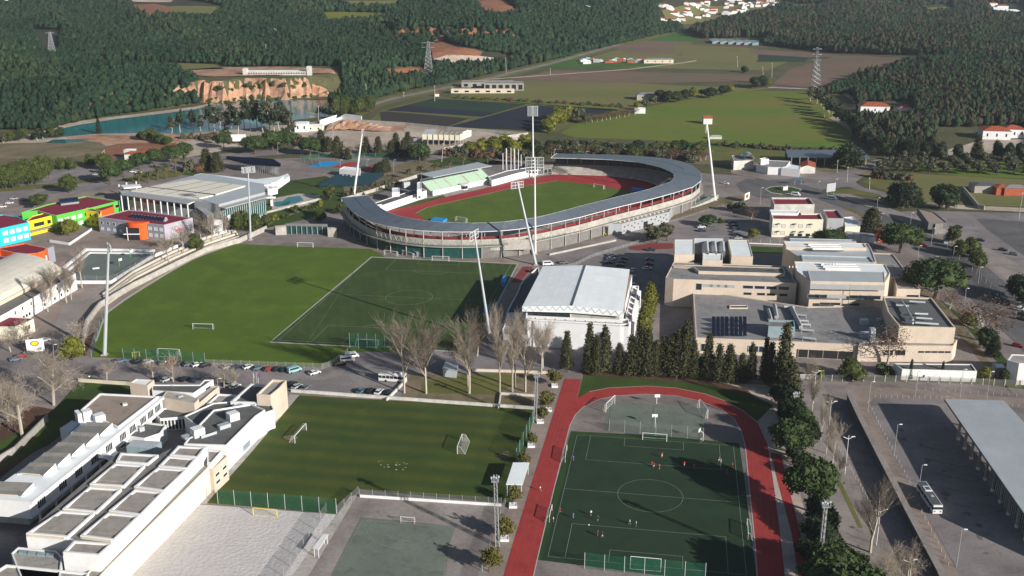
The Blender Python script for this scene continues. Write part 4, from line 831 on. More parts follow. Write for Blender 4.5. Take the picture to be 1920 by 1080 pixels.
for j in range(5):
    n = 11-j
    tline('olive', (1650+j*14, 322-j*6), (1960, 330-j*8), n, (8, 8.5), '{n} olive tree from the left in row %s of the olive grove' % ORD[j], 'olive grove', jp=3)
tline('scrub', (1640, 332), (1700, 340), 7, (6, 7), '{n} dry brown shrub from the left beside the north road', 'dry shrubs by the north road', jp=4)
tline('gum', (1525, 190), (1640, 280), 20, (14, 9), '{n} eucalyptus from the left along the near edge of the eastern wood', 'edge trees of the eastern wood', jp=5)
tline('dark', (1640, 290), (1760, 300), 12, (14, 10), '{n} tree from the left at the foot of the eastern wood', 'trees at the foot of the eastern wood', jp=6)
trow('conifer', [(1830, 300, 18, 9), (1796, 300, 12, 9, 'dark'), (1870, 296, 13, 10, 'dark'), (1890, 300, 12, 10, 'dark'), (1910, 296, 12, 10, 'dark'), (1720, 294, 10, 15, 'pine')], '{n} tree from the left round the yard of the big red-roofed house', 'trees round the red-roofed house')
# ---- planter walk and running track side
trow('pot', [(1040, 723, 7.5, 5.6), (1028, 768, 7, 6.4), (1013, 790, 6, 5.2), (996, 835, 5, 4), (981, 872, 4.5, 4.6), (962, 948, 6.2, 4.8), (946, 1010, 7, 6.5), (917, 1072, 7.5, 6.6)], '{n} potted tree from the far end along the red straight', 'potted trees along the running track', jit=.03)
for i, q in enumerate([(1040, 725), (1028, 770), (1013, 792), (996, 837), (962, 950), (946, 1012)]):
    p = G(*q); mb = MB(); a = [(p[0]-1.1, p[1]-1.1), (p[0]+1.1, p[1]-1.1), (p[0]+1.1, p[1]+1.1), (p[0]-1.1, p[1]+1.1)]
    for k in range(4): u, v = a[k], a[(k+1) % 4]; ia = inset(a, .2); mb.prism([u, v, ia[(k+1) % 4], ia[k]], .07, .72)
    mb.prism(inset(a, .21), .07, .6)
    single(mb, 'planter', 'white', 'square white planter holding the %s potted tree from the far end' % ORD[i if i < 4 else i+1], 'planter', (p[0], p[1], .07), 'white planters on the walk')
# ---- right of the track
trow('pine', [(1480, 855, 12, 13), (1516, 958, 17, 15), (1502, 830, 12, 9), (1560, 1130, 15, 17), (1600, 1180, 15, 20), (1470, 800, 10, 7, 'dark'), (1640, 1190, 13, 14)], '{n} umbrella pine from the left in the strip right of the red track', 'umbrella pines right of the track', jit=.03)
trow('dark', [(1476, 772, 11, 9), (1490, 796, 10, 9), (1502, 812, 9, 9), (1512, 842, 9, 8), (1490, 868, 7, 7), (1535, 905, 7, 8), (1532, 980, 8, 8), (1545, 1000, 8, 8), (1526, 1010, 7, 8), (1552, 1030, 7, 8), (1566, 1062, 8, 9), (1542, 1066, 7, 8), (1585, 1092, 9, 9), (1512, 1050, 6, 7), (1458, 760, 8, 7)], '{n} dark dense tree from the left in the belt right of the red track', 'dark belt right of the track')
trow('bare_tall', [(1521, 783, 17, 7), (1539, 826, 14, 5), (1549, 850, 13, 5), (1560, 874, 12, 6), (1632, 1036, 17, 11), (1570, 900, 8, 5)], '{n} young bare tree from the left on the sloping walk by the bus station', 'bare trees on the sloping walk', jit=.03)
trow('bare_wide', [(1700, 1120, 13, 10), (1660, 1130, 14, 10)], '{n} bare tree from the left at the bottom edge beside the bus-station wall', 'bare trees at the bottom edge')
trow('dark', [(1555, 1050, 4, 6, 'bush'), (1550, 1020, 4, 6, 'bush'), (1535, 1080, 4, 6, 'bush'), (1500, 790, 6, 5)], '{n} dark shrub from the left between the umbrella pines and the sloping walk', 'dark shrubs under the pines')
# ------------------------------------------------------------------ woods that read as one mass
def inpoly(px, py, P):
    n = len(P); c = np.zeros(len(px), bool); j = n-1
    for i in range(n):
        xi, yi = P[i]; xj, yj = P[j]
        c ^= ((yi > py) != (yj > py)) & (px < (xj-xi)*(py-yi)/((yj-yi)+1e-12)+xi); j = i
    return c
CLEAR = [[(240, -8), (330, -6), (425, 12), (405, 36), (325, 34), (280, 40), (235, 14)], [(600, 22), (740, 26), (700, 42), (615, 48)], [(875, -10), (942, -6), (978, 24), (950, 32), (910, 31)], [(800, 78), (830, 76), (862, 86), (960, 106), (955, 124), (845, 126), (806, 118)], [(334, 126), (640, 124), (645, 192), (583, 192), (583, 150), (374, 152), (340, 142)], [(225, 117), (425, 120), (425, 134), (230, 128)], [(180, 118), (262, 115), (262, 124), (200, 130)], [(715, 130), (795, 126), (806, 144), (735, 148)], [(1230, 10), (1300, -4), (1480, -10), (1485, 8), (1420, 28), (1335, 46), (1240, 46)], [(1478, 8), (1545, 6), (1535, 20), (1488, 20)], [(1638, 2), (1685, 0), (1692, 12), (1650, 14)], [(1728, 10), (1784, 8), (1794, 24), (1736, 26)], [(1845, 6), (1925, 8), (1930, 34), (1860, 28)], [(1330, 72), (1440, 70), (1440, 84), (1340, 84)], [(1612, 192), (1712, 190), (1716, 230), (1700, 232), (1640, 236), (1612, 222)], [(1750, 240), (1930, 236), (1990, 300), (1750, 300)], [(640, 0), (760, -2), (742, 18), (655, 16)], [(1540, 178), (1600, 176), (1616, 232), (1590, 240), (1530, 196)], [(60, 55), (120, 55), (110, 100), (80, 100)]]
def farproto(seed, spire):
    r = random.Random(seed); vs = []; fs = []; n = 6; rings = [(.15, .55), (.32, 1.0), (.6, .75), (.85, .35)] if spire else [(.15, .7), (.4, 1.05), (.7, .9), (.92, .45)]
    for z, R in rings:
        for i in range(n): t = 6.283*(i+r.uniform(-.25, .25))/n; q = R*r.uniform(.65, 1.25)*.5; vs.append((q*math.cos(t), q*math.sin(t), z+r.uniform(-.07, .07)))
    vs.append((r.uniform(-.08, .08), r.uniform(-.08, .08), 1.05))
    for k in range(3):
        for i in range(n):
            a, b, c, d = k*n+i, k*n+(i+1) % n, (k+1)*n+(i+1) % n, (k+1)*n+i; fs += [(a, b, c), (a, c, d)]
    for i in range(n): fs.append((3*n+i, 3*n+(i+1) % n, 4*n))
    for _ in range(9):     # loose sprays
        t = r.uniform(0, 6.283); z = r.uniform(.25, .9); R = .5*(1.15-z*.7); s = .17; c = Vector((R*math.cos(t), R*math.sin(t), z)); a = Vector((r.uniform(-1, 1), r.uniform(-1, 1), r.uniform(-1, 1)))*s; b = Vector((r.uniform(-1, 1), r.uniform(-1, 1), r.uniform(-1, 1)))*s
        o = len(vs); vs += [tuple(c-a), tuple(c+a), tuple(c+b)]; fs.append((o, o+1, o+2))
    return np.array(vs), np.array(fs)
FP = [farproto(i, i % 2 == 0) for i in range(6)]
def wood(name, poly, mats, label, x0, x1, y0, y1, hs, seed, base=7.0):
    r = np.random.RandomState(seed); X = []; Y = []; y = y0
    while y < y1:
        s = base*(1 if y < 1250 else (1.15 if y < 1600 else (1.45 if y < 2200 else 2.4)))
        xs = np.arange(x0*max(1, y/1500), x1*max(1, y/1500), s); X.append(xs+r.uniform(-.45, .45, len(xs))*s); Y.append(y+r.uniform(-.45, .45, len(xs))*s); y += s*.9
    X = np.concatenate(X); Y = np.concatenate(Y); Z = hgt(X, Y)
    d = Y*cp-(Z-H)*sp; u = Y*sp+(Z-H)*cp; PX = 960+F*X/d; PY = 540-F*u/d
    ok = inpoly(PX, PY, poly)
    for c in CLEAR: ok &= ~inpoly(PX, PY, c)
    ok &= (PX > -260) & (PX < 2200) & (r.rand(len(X)) > .04)
    X, Y, Z = X[ok], Y[ok], Z[ok]
    den = np.sin(X*.021+1.3)*np.sin(Y*.017)+.6*np.sin(X*.05+Y*.03)
    VV = []; FF = []; MI = []; off = 0; pr = r.randint(0, 6, len(X))
    for k in range(6):
        q = pr == k
        if not q.any(): continue
        v, f = FP[k]; m = q.sum(); sc = np.where(Y[q] < 1250, 1, np.where(Y[q] < 1600, 1.15, np.where(Y[q] < 2200, 1.4, 2.2)))
        hh = (r.uniform(hs[0], hs[1], m)+4*(r.rand(m) > .93))*(.85+.25*den[q]/1.6)*np.sqrt(sc); ww = r.uniform(.9, 1.9, m)*base*sc; t = r.uniform(0, 6.283, m)
        vx = v[None, :, 0]*ww[:, None]; vy = v[None, :, 1]*ww[:, None]; c_, s_ = np.cos(t)[:, None], np.sin(t)[:, None]
        P = np.stack([vx*c_-vy*s_+X[q][:, None], vx*s_+vy*c_+Y[q][:, None], v[None, :, 2]*hh[:, None]+Z[q][:, None]], -1)
        VV.append(P.reshape(-1, 3)); idx = (f[None]+(np.arange(m)*len(v))[:, None, None]+off); FF.append(idx.reshape(-1, 3)); off += m*len(v)
        mi = np.clip((den[q]*.9+1.2+r.normal(size=m)*.55).astype(int), 0, len(mats)-1); MI.append(np.repeat(mi, len(f)))
    V = np.concatenate(VV); Fa = np.concatenate(FF); MI = np.concatenate(MI)
    me = bpy.data.meshes.new(name); me.vertices.add(len(V)); me.vertices.foreach_set('co', V.ravel()); me.loops.add(Fa.size); me.loops.foreach_set('vertex_index', Fa.ravel().astype(np.int32))
    me.polygons.add(len(Fa)); me.polygons.foreach_set('loop_start', np.arange(0, Fa.size, 3).astype(np.int32))
    for m in mats: me.materials.append(M(m))
    me.polygons.foreach_set('material_index', MI.astype(np.int32)); me.update(calc_edges=True); me.validate()
    o = bpy.data.objects.new(name, me); COL.objects.link(o); o['kind'] = 'stuff'; o['label'] = label; o['category'] = 'forest'; print(name, len(X), 'trees')
R1 = [(-400, -80), (1250, -80), (1240, 20), (1250, 45), (1285, 56), (1200, 74), (1090, 99), (1050, 110), (985, 125), (900, 144), (820, 160), (740, 176), (690, 192), (655, 212), (625, 200), (604, 186), (585, 184), (583, 142), (375, 150), (371, 194), (290, 206), (215, 216), (130, 233), (60, 258), (-400, 268)]
R2 = [(1290, 62), (1340, 45), (1440, 12), (1480, -80), (2600, -80), (2600, 300), (1990, 290), (1840, 284), (1760, 284), (1640, 282), (1610, 262), (1590, 235), (1530, 195), (1540, 175), (1640, 140), (1700, 120), (1790, 106), (1570, 100), (1400, 82), (1320, 72)]
wood('forest', R1, ['forest_a', 'forest_a', 'forest_b', 'forest_b'], 'dense wooded hills behind the lake and the quarry', -720, 420, 840, 3600, (7, 11), 1, 4.3)
wood('forest', R2, ['forest_a', 'forest_c', 'forest_b', 'forest_c'], 'dark eucalyptus wood at the right and on the far slopes', 60, 760, 700, 3600, (8, 12.5), 2, 4.3)
tline('bush', (378, 190), (585, 180), 14, (4, 6), '{n} bush from the left clinging to the foot of the quarry cliff', 'bushes on the quarry cliff', jp=6)
tline('bush', (400, 168), (575, 160), 12, (4, 7), '{n} bush from the left half way up the quarry cliff', 'bushes up the quarry cliff', jp=7)
def bank(name, poly, label, seed, n, m, hs): pass
# ================================================================== BUILDINGS: helpers
class Bld:
    def __init__(s, name, label, cat, at, group=None):
        s.t = thing(name, label, cat, (at[0], at[1], at[2] if len(at) > 2 else 0), group); s.p = {}; s.c = Vector(at[:2])
    def mb(s, part, m):
        return s.p.setdefault((part, m), MB())
    def vol(s, px, h, wall='white', roof='gravel_roof', z0=0, par=.5, pw=.35, cap=None, wp='wall', rp='roof', xy=None):
        """flat-roofed volume: its roof outline as survey pixels at height h"""
        P = xy if xy else GP(px, h)
        if area2(P) < 0: P = P[::-1]
        n = len(P); mw = MB(); mr = MB(); w = mw.mi(0)
        w.prism(P, z0, h, top=False)
        if par > 0:
            I = inset(P, pw); mw.mi(1)
            mw.add([(*p, h) for p in P]+[(*p, h) for p in I], [(i, (i+1) % n, n+(i+1) % n, n+i) for i in range(n)])
            mw.mi(0).add([(*p, h) for p in I]+[(*p, h-par) for p in I], [(i, (i+1) % n, n+(i+1) % n, n+i) for i in range(n)])
            mr.ngon([(*p, h-par) for p in I])
        else: mr.ngon([(*p, h) for p in P])
        mw.build(wp, [wall, cap or wall], s.t); mr.build(rp, roof, s.t)
        return P
    def hip(s, P, h, rise, m='tile', over=.4, rp='roof'):
        """hipped roof on a 4-corner plan"""
        if area2(P) < 0: P = P[::-1]
        if (Vector(P[1])-Vector(P[0])).length < (Vector(P[2])-Vector(P[1])).length: P = P[1:]+P[:1]
        Q = inset(P, -over); a, b, c, d = [Vector(q) for q in Q]; w = (d-a).length/2; L = (b-a).length; f = min(.45, w/L)
        e = (a+d)/2; g = (b+c)/2; r0 = e.lerp(g, f); r1 = g.lerp(e, f)
        s.mb(rp, m).add([(*a, h), (*b, h), (*c, h), (*d, h), (*r0, h+rise), (*r1, h+rise)], [(0, 1, 5, 4), (1, 2, 5), (2, 3, 4, 5), (3, 0, 4), (3, 2, 1, 0)])
    def gable(s, P, h, rise, m='tile', over=.3, wall='white', rp='roof'):
        if area2(P) < 0: P = P[::-1]
        if (Vector(P[1])-Vector(P[0])).length < (Vector(P[2])-Vector(P[1])).length: P = P[1:]+P[:1]
        Q = inset(P, -over); a, b, c, d = [Vector(q) for q in Q]; e = (a+d)/2; g = (b+c)/2; T = .12
        for z, f in ((h+T, 1), (h, 0)):
            s.mb(rp, m).add([(*a, z), (*b, z), (*g, z+rise), (*e, z+rise), (*c, z), (*d, z)], [(0, 1, 2, 3), (3, 2, 4, 5)] if f else [(3, 2, 1, 0), (5, 4, 2, 3)])
        a, b, c, d = [Vector(q) for q in P]; e = (a+d)/2; g = (b+c)/2
        s.mb('wall', wall).add([(*a, h), (*d, h), (*e, h+rise*.97), (*b, h), (*c, h), (*g, h+rise*.97)], [(0, 2, 1), (3, 4, 5)])
    def wins(s, A, B, z0, z1, n=None, w=1.2, m='glass', frame='white', us=None, part='window', off=.04, bars=0, toward=None):
        """windows along the wall line A-B (ground points), each a part of its own"""
        A = Vector(A[:2]); B = Vector(B[:2]); d = (B-A); L = d.length; d.normalize(); nn = Vector((d.y, -d.x))
        q = Vector(toward) if toward else ((A+B)/2-s.c)
        if nn.dot(q) < 0: nn = -nn
        for u in (us if us else [(i+.5)/n for i in range(n)]):
            c = A+d*L*u; mb = MB(); fb = MB()
            def slab(u0, u1, za, zb, o0, o1, k):
                p = [c+d*u0+nn*o0, c+d*u1+nn*o0, c+d*u1+nn*o1, c+d*u0+nn*o1]; (fb if k else mb).prism([tuple(x) for x in p], za, zb, True, True)
            slab(-w/2, w/2, z0, z1, -.05, off, 0)
            if frame:
                fw = .1
                slab(-w/2-fw, w/2+fw, z1, z1+fw, -.05, off+.06, 1); slab(-w/2-fw, w/2+fw, z0-fw, z0, -.05, off+.06, 1)
                slab(-w/2-fw, -w/2, z0, z1, -.05, off+.06, 1); slab(w/2, w/2+fw, z0, z1, -.05, off+.06, 1)
                for b in range(bars): x = -w/2+w*(b+1)/(bars+1); slab(x-.05, x+.05, z0, z1, off, off+.05, 1)
            wo = mb.build(part, m, s.t)
            if fb.v: fb.build('frame', frame, wo)
    def strip(s, part, m, A, B, z0, z1, o0=-.05, o1=.06):
        A = Vector(A[:2]); B = Vector(B[:2]); d = (B-A).normalized(); nn = Vector((d.y, -d.x))
        if nn.dot((A+B)/2-s.c) < 0: nn = -nn
        s.mb(part, m).prism([tuple(A+nn*o0), tuple(B+nn*o0), tuple(B+nn*o1), tuple(A+nn*o1)], z0, z1, True, True)
    def part(s, name, mb, m, label=None): return mb.build(name, m, s.t, label)
    def done(s):
        by = {}
        for (part, m), mb in s.p.items(): by.setdefault(part, []).append((m, mb))
        for part, L in by.items():
            o = MB(); mats = []
            for k, (m, mb) in enumerate(L): o.mi(k).add(mb.v, mb.f); mats.append(m)
            o.build(part.split('_')[0] if part.startswith('aisle') else part, mats, s.t)
        return s.t
# ================================================================== STADIUM
ho, hi_ = 13.5, 16.5; NP = 46
def chz(px, z0, z1, n):
    m = len(px); q = [(a, b, z0+(z1-z0)*float(sst((i/(m-1)-.62)/.3))) for i, (a, b) in enumerate(px)]; P = [Vector(G(*t)) for t in q]; L = [0]
    for a, b in zip(P, P[1:]): L.append(L[-1]+(b-a).length)
    out = []
    for i in range(n+1):
        t = L[-1]*i/n; k = max(j for j in range(len(L)-1) if L[j] <= t+1e-6); out.append(P[k].lerp(P[k+1], (t-L[k])/max(L[k+1]-L[k], 1e-6)))
    return out
OUT = chz([(640, 371), (656.7, 393), (683, 410), (710, 420), (743, 426.7), (782, 431.5), (823, 434), (873, 434.5), (900, 434), (957, 431.5), (1014.6, 422.5), (1083, 408), (1152, 389.5), (1221, 373), (1266.6, 360.5), (1301, 349.5), (1316, 337), (1313, 322), (1296.7, 308), (1263, 298.6), (1227, 294.4), (1157.8, 290), (1088, 288.9), (1044, 287.5)], ho, 9.6, NP)
INN = chz([(690, 366), (695, 371), (711.7, 389), (735, 401), (763, 408), (790, 412.5), (823, 415.8), (880, 418), (935.6, 416.9), (1005, 407.8), (1046.7, 397.5), (1102, 382.5), (1157.8, 368.5), (1213, 355.6), (1255, 342), (1264.7, 334), (1263, 324), (1241, 314), (1199.4, 304), (1138, 298.6), (1088, 297), (1032.8, 295.8)], hi_, 11.4, NP)
KZ = [OUT[i].z/ho for i in range(NP+1)]
def mix(a, b, t, z=None): v = Vector(a).lerp(Vector(b), t); return (v.x, v.y, v.z if z is None else z)
st = Bld('stadium_stand', 'horseshoe stadium stand with a curved grey metal roof round the red running track', 'stadium', tuple(OUT[12][:2]))
r_ = s_ = None
rf = st.mb('roof', 'steel_roof'); sm = st.mb('roof', 'steel_dark'); un = st.mb('roof', 'steel_pale')
for i in range(NP):
    a, b, c, d = OUT[i], OUT[i+1], INN[i+1], INN[i]
    rf.add([a, b, c, d], [(0, 1, 2, 3)]); un.add([mix(q, q, 0, q.z-.35) for q in (a, b, c, d)], [(3, 2, 1, 0)])
    un.quad(a, mix(a, a, 0, a.z-.35), mix(b, b, 0, b.z-.35), b); un.quad(d, c, mix(c, c, 0, c.z-.35), mix(d, d, 0, d.z-.35))
    if i and i < 44:
        e = (b-a).normalized()*.09; o = Vector((0, 0, .05)); sm.quad(a-e+o, a+e+o, d+e+o, d-e+o)
mid = [mix(OUT[i], INN[i], .47) for i in range(NP+1)]
for p, q in zip(mid, mid[1:]):
    if q[0] < -70 or q[1] > 640: sm.tube((p[0], p[1], p[2]+.02), (q[0], q[1], q[2]+.02), .09, .09, 4)
for i in range(NP+1):
    if i in (0, NP): st.mb('gutter', 'white').tube(OUT[i]+Vector((0, 0, .1)), INN[i]+Vector((0, 0, .1)), .12, .12, 4)
for p, q in zip(OUT, OUT[1:]): st.mb('gutter', 'white').tube(p+Vector((0, 0, -.2)), q+Vector((0, 0, -.2)), .16, .16, 4)
for p, q in zip(INN, INN[1:]): st.mb('gutter', 'white').tube(p+Vector((0, 0, -.1)), q+Vector((0, 0, -.1)), .13, .13, 4)
TF = [1-.27*float(sst((i-26)/8)) for i in range(NP+1)]
def ring(part, m, t0, z0, t1, z1, i0=0, i1=NP):
    mb = st.mb(part, m)
    for i in range(i0, i1):
        u, w_ = KZ[i], KZ[i+1]; tu, tw = TF[i], TF[i+1]; a = mix(OUT[i], INN[i], t0*tu, z0*u); b = mix(OUT[i+1], INN[i+1], t0*tw, z0*w_); c = mix(OUT[i+1], INN[i+1], t1*tw, z1*w_); d = mix(OUT[i], INN[i], t1*tu, z1*u)
        mb.quad(a, b, c, d)
NT = 13
for k in range(NT):      # terraces
    t0 = 1.22-(1.22-.22)*k/NT; t1 = 1.22-(1.22-.22)*(k+1)/NT; z0 = 1.3+8.2*k/NT; z1 = 1.3+8.2*(k+1)/NT
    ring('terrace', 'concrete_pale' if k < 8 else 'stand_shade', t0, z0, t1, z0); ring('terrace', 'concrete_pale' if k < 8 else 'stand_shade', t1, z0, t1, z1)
ring('terrace', 'concrete_pale', 1.22, 0, 1.22, 1.3)
ring('upper_wall', 'concrete_pale', .03, 6.4, .03, 9.4); ring('upper_wall', 'concrete_pale', .03, 9.4, .07, 9.4); ring('upper_wall', 'concrete_pale', .07, 9.4, .07, 6.4)
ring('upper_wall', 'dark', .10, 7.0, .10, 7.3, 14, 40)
ring('gallery', 'concrete', -.12, 6.1, .2, 6.1); ring('gallery', 'net_green', -.12, 6.1, -.12, 7.2, 2, 17); ring('gallery', 'concrete', -.12, 5.6, -.12, 6.1); ring('gallery', 'concrete', .2, 5.8, -.12, 5.8)
ring('lower_wall', 'concrete_dark', .14, 0, .14, 5.9, 12, NP); ring('lower_wall', 'glass_green', .10, 0, .10, 5.8, 0, 12)
ring('red_wall', 'seat_red', .30, 9.2, .30, 10.4, 3, 34); ring('red_wall', 'seat_red', .34, 10.4, .34, 9.2, 3, 34)
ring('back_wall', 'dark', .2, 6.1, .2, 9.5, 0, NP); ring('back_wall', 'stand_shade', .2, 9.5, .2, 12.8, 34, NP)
for i in range(0, NP+1):
    mb = MB(); p = mix(OUT[i], INN[i], .05, 0); q = mix(OUT[i], INN[i], .05, OUT[i].z-.3); mb.tube(p, q, .28, .28, 5)
    a = mix(OUT[i], INN[i], .02, OUT[i].z-.5); b = mix(OUT[i], INN[i], .98, INN[i].z-.45); mb.tube(a, b, .17, .14, 4); p2 = mix(OUT[i], INN[i], .45, 7.5*KZ[i]); mb.tube(p2, mix(OUT[i], INN[i], .5, (OUT[i].z+INN[i].z)/2-.4), .2, .2, 5)
    st.part('column', mb, 'concrete_pale')
    if i < NP and 18 < i < 34:
        for f in (.33, .66): a = OUT[i].lerp(OUT[i+1], f); b = INN[i].lerp(INN[i+1], f); mm = MB(); mm.tube(mix(a, b, .05, 9.4), mix(a, b, .05, 11.2), .12, .12, 4); st.p.setdefault(('railing', 'net_green'), MB()).add(mm.v, mm.f)
for i in range(3, 17):
    for k in range(6):
        f = (k+.5)/6; a = OUT[i].lerp(OUT[i+1], f-.06); b = OUT[i].lerp(OUT[i+1], f+.06); ia = INN[i].lerp(INN[i+1], f); m_ = st.mb('lattice', 'steel')
        sg = 1 if k % 2 else -1
        m_.tube(mix(a, ia, .015, 6.6 if sg > 0 else 8.8), mix(b, ia, .015, 8.8 if sg > 0 else 6.6), .07, .07, 3)
# stair block on the south side and the perforated wall block
P = st.vol([(918, 451), (996, 449), (985, 443), (922, 445)], 8.6, 'concrete_pale', 'concrete', 3.6, .5, wp='stair_block', rp='stair_block_roof')
P = st.vol([(924, 460), (978, 460), (976, 455), (924, 455)], 5.0, 'concrete', 'concrete', 0, .2, wp='stair_block')
st.wins(G(938, 474), G(958, 474), 5.2, 7.4, us=[.3, .8], w=2.2, m='glass', frame='steel', toward=(0, -1))
for A_, B_ in (((795, 474), (900, 481)),): pass
st.done()
pb = Bld('perforated_block', 'long grey concrete block with round holes in its front below the stadium roof', 'building', G(1210, 425)[:2])
P = pb.vol([(1166, 419.5), (1254, 397.5), (1262, 386), (1225, 383), (1112, 411), (1118, 421)], 5.6, 'steel', 'concrete', 0, .25)
a, b = Vector(G(1168, 441)[:2]), Vector(G(1254, 415.3)[:2])
fa, fb = Vector(P[0]), Vector(P[1])
W0 = min(P, key=lambda q: (Vector(q)-Vector(G(1166, 419.5, 5.6)[:2])).length); W1 = min(P, key=lambda q: (Vector(q)-Vector(G(1254, 397.5, 5.6)[:2])).length)
d = (Vector(W1)-Vector(W0)); L = d.length; d.normalize(); nn = Vector((d.y, -d.x))
for i, (u, z) in enumerate([(.05, 1.4), (.06, 3.6), (.12, 1.0), (.13, 4.0), (.21, 3.2), (.26, 2.0), (.27, 4.4), (.34, 3.4), (.38, 1.3), (.42, 4.3), (.62, 3.9), (.65, 1.6), (.70, 3.4), (.73, 4.6), (.78, 2.2), (.82, 4.0), (.84, 1.4), (.89, 3.0), (.94, 4.4), (.96, 1.8)]):
    c = Vector(W0)+d*L*u; mb = MB(); mb.tube((c.x-nn.x*.1, c.y-nn.y*.1, z), (c.x+nn.x*.06, c.y+nn.y*.06, z), .42, .42, 10); pb.part('round_window', mb, 'dark')
c = Vector(W0)+d*L*.5; mb = MB(); mb.prism([tuple(c-d*1.6-nn*.1), tuple(c+d*1.6-nn*.1), tuple(c+d*1.6+nn*.08), tuple(c-d*1.6+nn*.08)], 0.2, 3.6, True, True); pb.part('door', mb, 'dark')
for i in range(22):
    q = Vector(W0).lerp(Vector(W1), (i % 11+.5)/11)-nn*(3+5*(i//11)); mb = MB(); mb.box((q.x, q.y, 5.35), (.8, .8, .35), math.atan2(d.y, d.x)); pb.part('roof_light', mb, 'white')
pb.done()
# ramps with green rails below the stand
for i, (pts, lb) in enumerate((([(1010, 467), (1050, 458), (1100, 443), (1127, 433)], 'left'), ([(1270, 393), (1300, 388), (1330, 378), (1342, 372)], 'right'))):
    t = thing('access_ramp', 'curved concrete ramp with dark green mesh rail at the %s end of the perforated block' % lb, 'ramp', G(*pts[1]))
    Q = chain(pts, 10); mb = MB(); ne = MB()
    for k in range(10):
        a, b = Q[k], Q[k+1]; z0 = .15+2.3*k/10; z1 = .15+2.3*(k+1)/10; e = (b-a).normalized(); nn_ = Vector((-e.y, e.x, 0))*1.6
        mb.add([a+nn_+Vector((0, 0, z0)), b+nn_+Vector((0, 0, z1)), b-nn_+Vector((0, 0, z1)), a-nn_+Vector((0, 0, z0)), a-nn_, b-nn_, a+nn_, b+nn_], [(3, 2, 1, 0), (4, 5, 2, 3), (7, 6, 0, 1)])
        for s__ in (-1, 1): ne.quad(a+nn_*s__+Vector((0, 0, z0)), b+nn_*s__+Vector((0, 0, z1)), b+nn_*s__+Vector((0, 0, z1+1.1)), a+nn_*s__+Vector((0, 0, z0+1.1)))
    mb.build('ramp', 'concrete_pale', t); ne.build('rail', 'net_green', t)
for x0, y0, lb in ((1132, 440, 'left'), (1258, 398, 'right')):
    t = thing('gate_portal', 'grey gate portal with a yellow stair inside, %s of the perforated block' % lb, 'gate', G(x0, y0)); p = G(x0, y0); mb = MB()
    mb.box((p[0]-2.2, p[1], 0), (.4, 3, 4.6), 0); mb.box((p[0]+2.2, p[1], 0), (.4, 3, 4.6), 0); mb.box((p[0], p[1], 4.6), (4.8, 3, .25), 0); mb.build('frame', 'concrete', t)
    mb = MB(); mb.box((p[0], p[1]+1.2, 0), (4, .3, 4.6), 0); mb.build('back', 'dark', t); mb = MB(); mb.add([(p[0]-1.9, p[1]-1.2, 2.2), (p[0]+1.9, p[1]-1.2, .1), (p[0]+1.9, p[1]+.9, .4), (p[0]-1.9, p[1]+.9, 2.6)], [(0, 1, 2, 3)]); mb.build('stair', 'yellow_paint', t)
# ---- main grandstand with pale green seats
gs = Bld('grandstand', 'small grandstand with pale green seats and a flat grey roof', 'grandstand', G(860, 350)[:2])
F0, F1 = Vector(G(811.7, 367.5)[:2]), Vector(G(925, 342.5)[:2]); d = (F1-F0).normalized(); back = Vector((-d.y, d.x)); L = (F1-F0).length
gz = 1.8; depth = 10.5; rise = 5.6
for k in range(14):
    a = k/14; b = (k+1)/14; z0 = gz+rise*a; z1 = gz+rise*b
    for (u0, u1, m) in ((0, .17, 'seat_green'), (.17, .19, 'concrete_pale'), (.19, .33, 'seat_green'), (.33, .36, 'concrete'), (.36, .62, 'seat_green'), (.62, .65, 'concrete'), (.65, .85, 'seat_green'), (.85, .87, 'concrete_pale'), (.87, 1, 'seat_green')):
        if m == 'concrete' and not 5 < k < 10: m = 'concrete_pale'
        p = lambda u, v: F0+d*L*u+back*(.6+depth*v)
        A, B, C, D = p(u0, a), p(u1, a), p(u1, b), p(u0, b)
        q = gs.mb('seats' if m == 'seat_green' else 'aisle_%d' % int(u0*100), m)
        q.quad((*A, z0), (*B, z0), (*C, z0), (*D, z0)); q.quad((*D, z0), (*C, z0), (*C, z1), (*D, z1))
P0 = [tuple(F0), tuple(F1), tuple(F1+back*.5), tuple(F0+back*.5)]
gs.mb('front_wall', 'white').prism(P0, 0, gz+1.3, True)
for s__ in (F0, F1-d*.3): gs.mb('side_wall', 'concrete').prism([tuple(s__+back*.6), tuple(s__+d*.3+back*.6), tuple(s__+d*.3+back*(depth+.6)), tuple(s__+back*(depth+.6))], 0, [gz, gz, gz+rise, gz+rise], True)
gs.mb('upper_rail', 'white').prism([tuple(F0+back*(depth+.6)), tuple(F1+back*(depth+.6)), tuple(F1+back*(depth+1)), tuple(F0+back*(depth+1))], gz+rise-1, gz+rise+1.0)
gs.mb('gallery_wall', 'glass_green').prism([tuple(F0+back*(depth+2.5)), tuple(F1+back*(depth+2.5)), tuple(F1+back*(depth+3.5)), tuple(F0+back*(depth+3.5))], 0, 10.7)
P = GP([(788, 326), (896, 304), (922, 310.5), (811.7, 332.5)], 11.3); gs.mb('roof', 'steel_pale').prism(P, [10.9]*4, [11.3]*4, True, True)
for i in range(9):
    u = .02+.96*i/8; q = F0+d*L*u+back*(depth+.8); mb = MB(); mb.tube((*q, gz+rise), (*q, 11.0), .22, .22, 6); q2 = F0+d*L*u+back*1; gs.part('column', mb, 'white')
for i in range(15):        # the faint letters along the front wall
    pass
mb = MB(); q = F0.lerp(F1, .5)-back*.2; mb.lathe((q.x, q.y, 0), [(2.6, 0), (2.6, .2), (2.2, .2), (2.2, 2.4)], 12); mb.lathe((q.x, q.y, 2.9), [(2.9, 0), (2.9, .5), (0, .5)], 14); gs.part('commentary_box', mb, 'white')
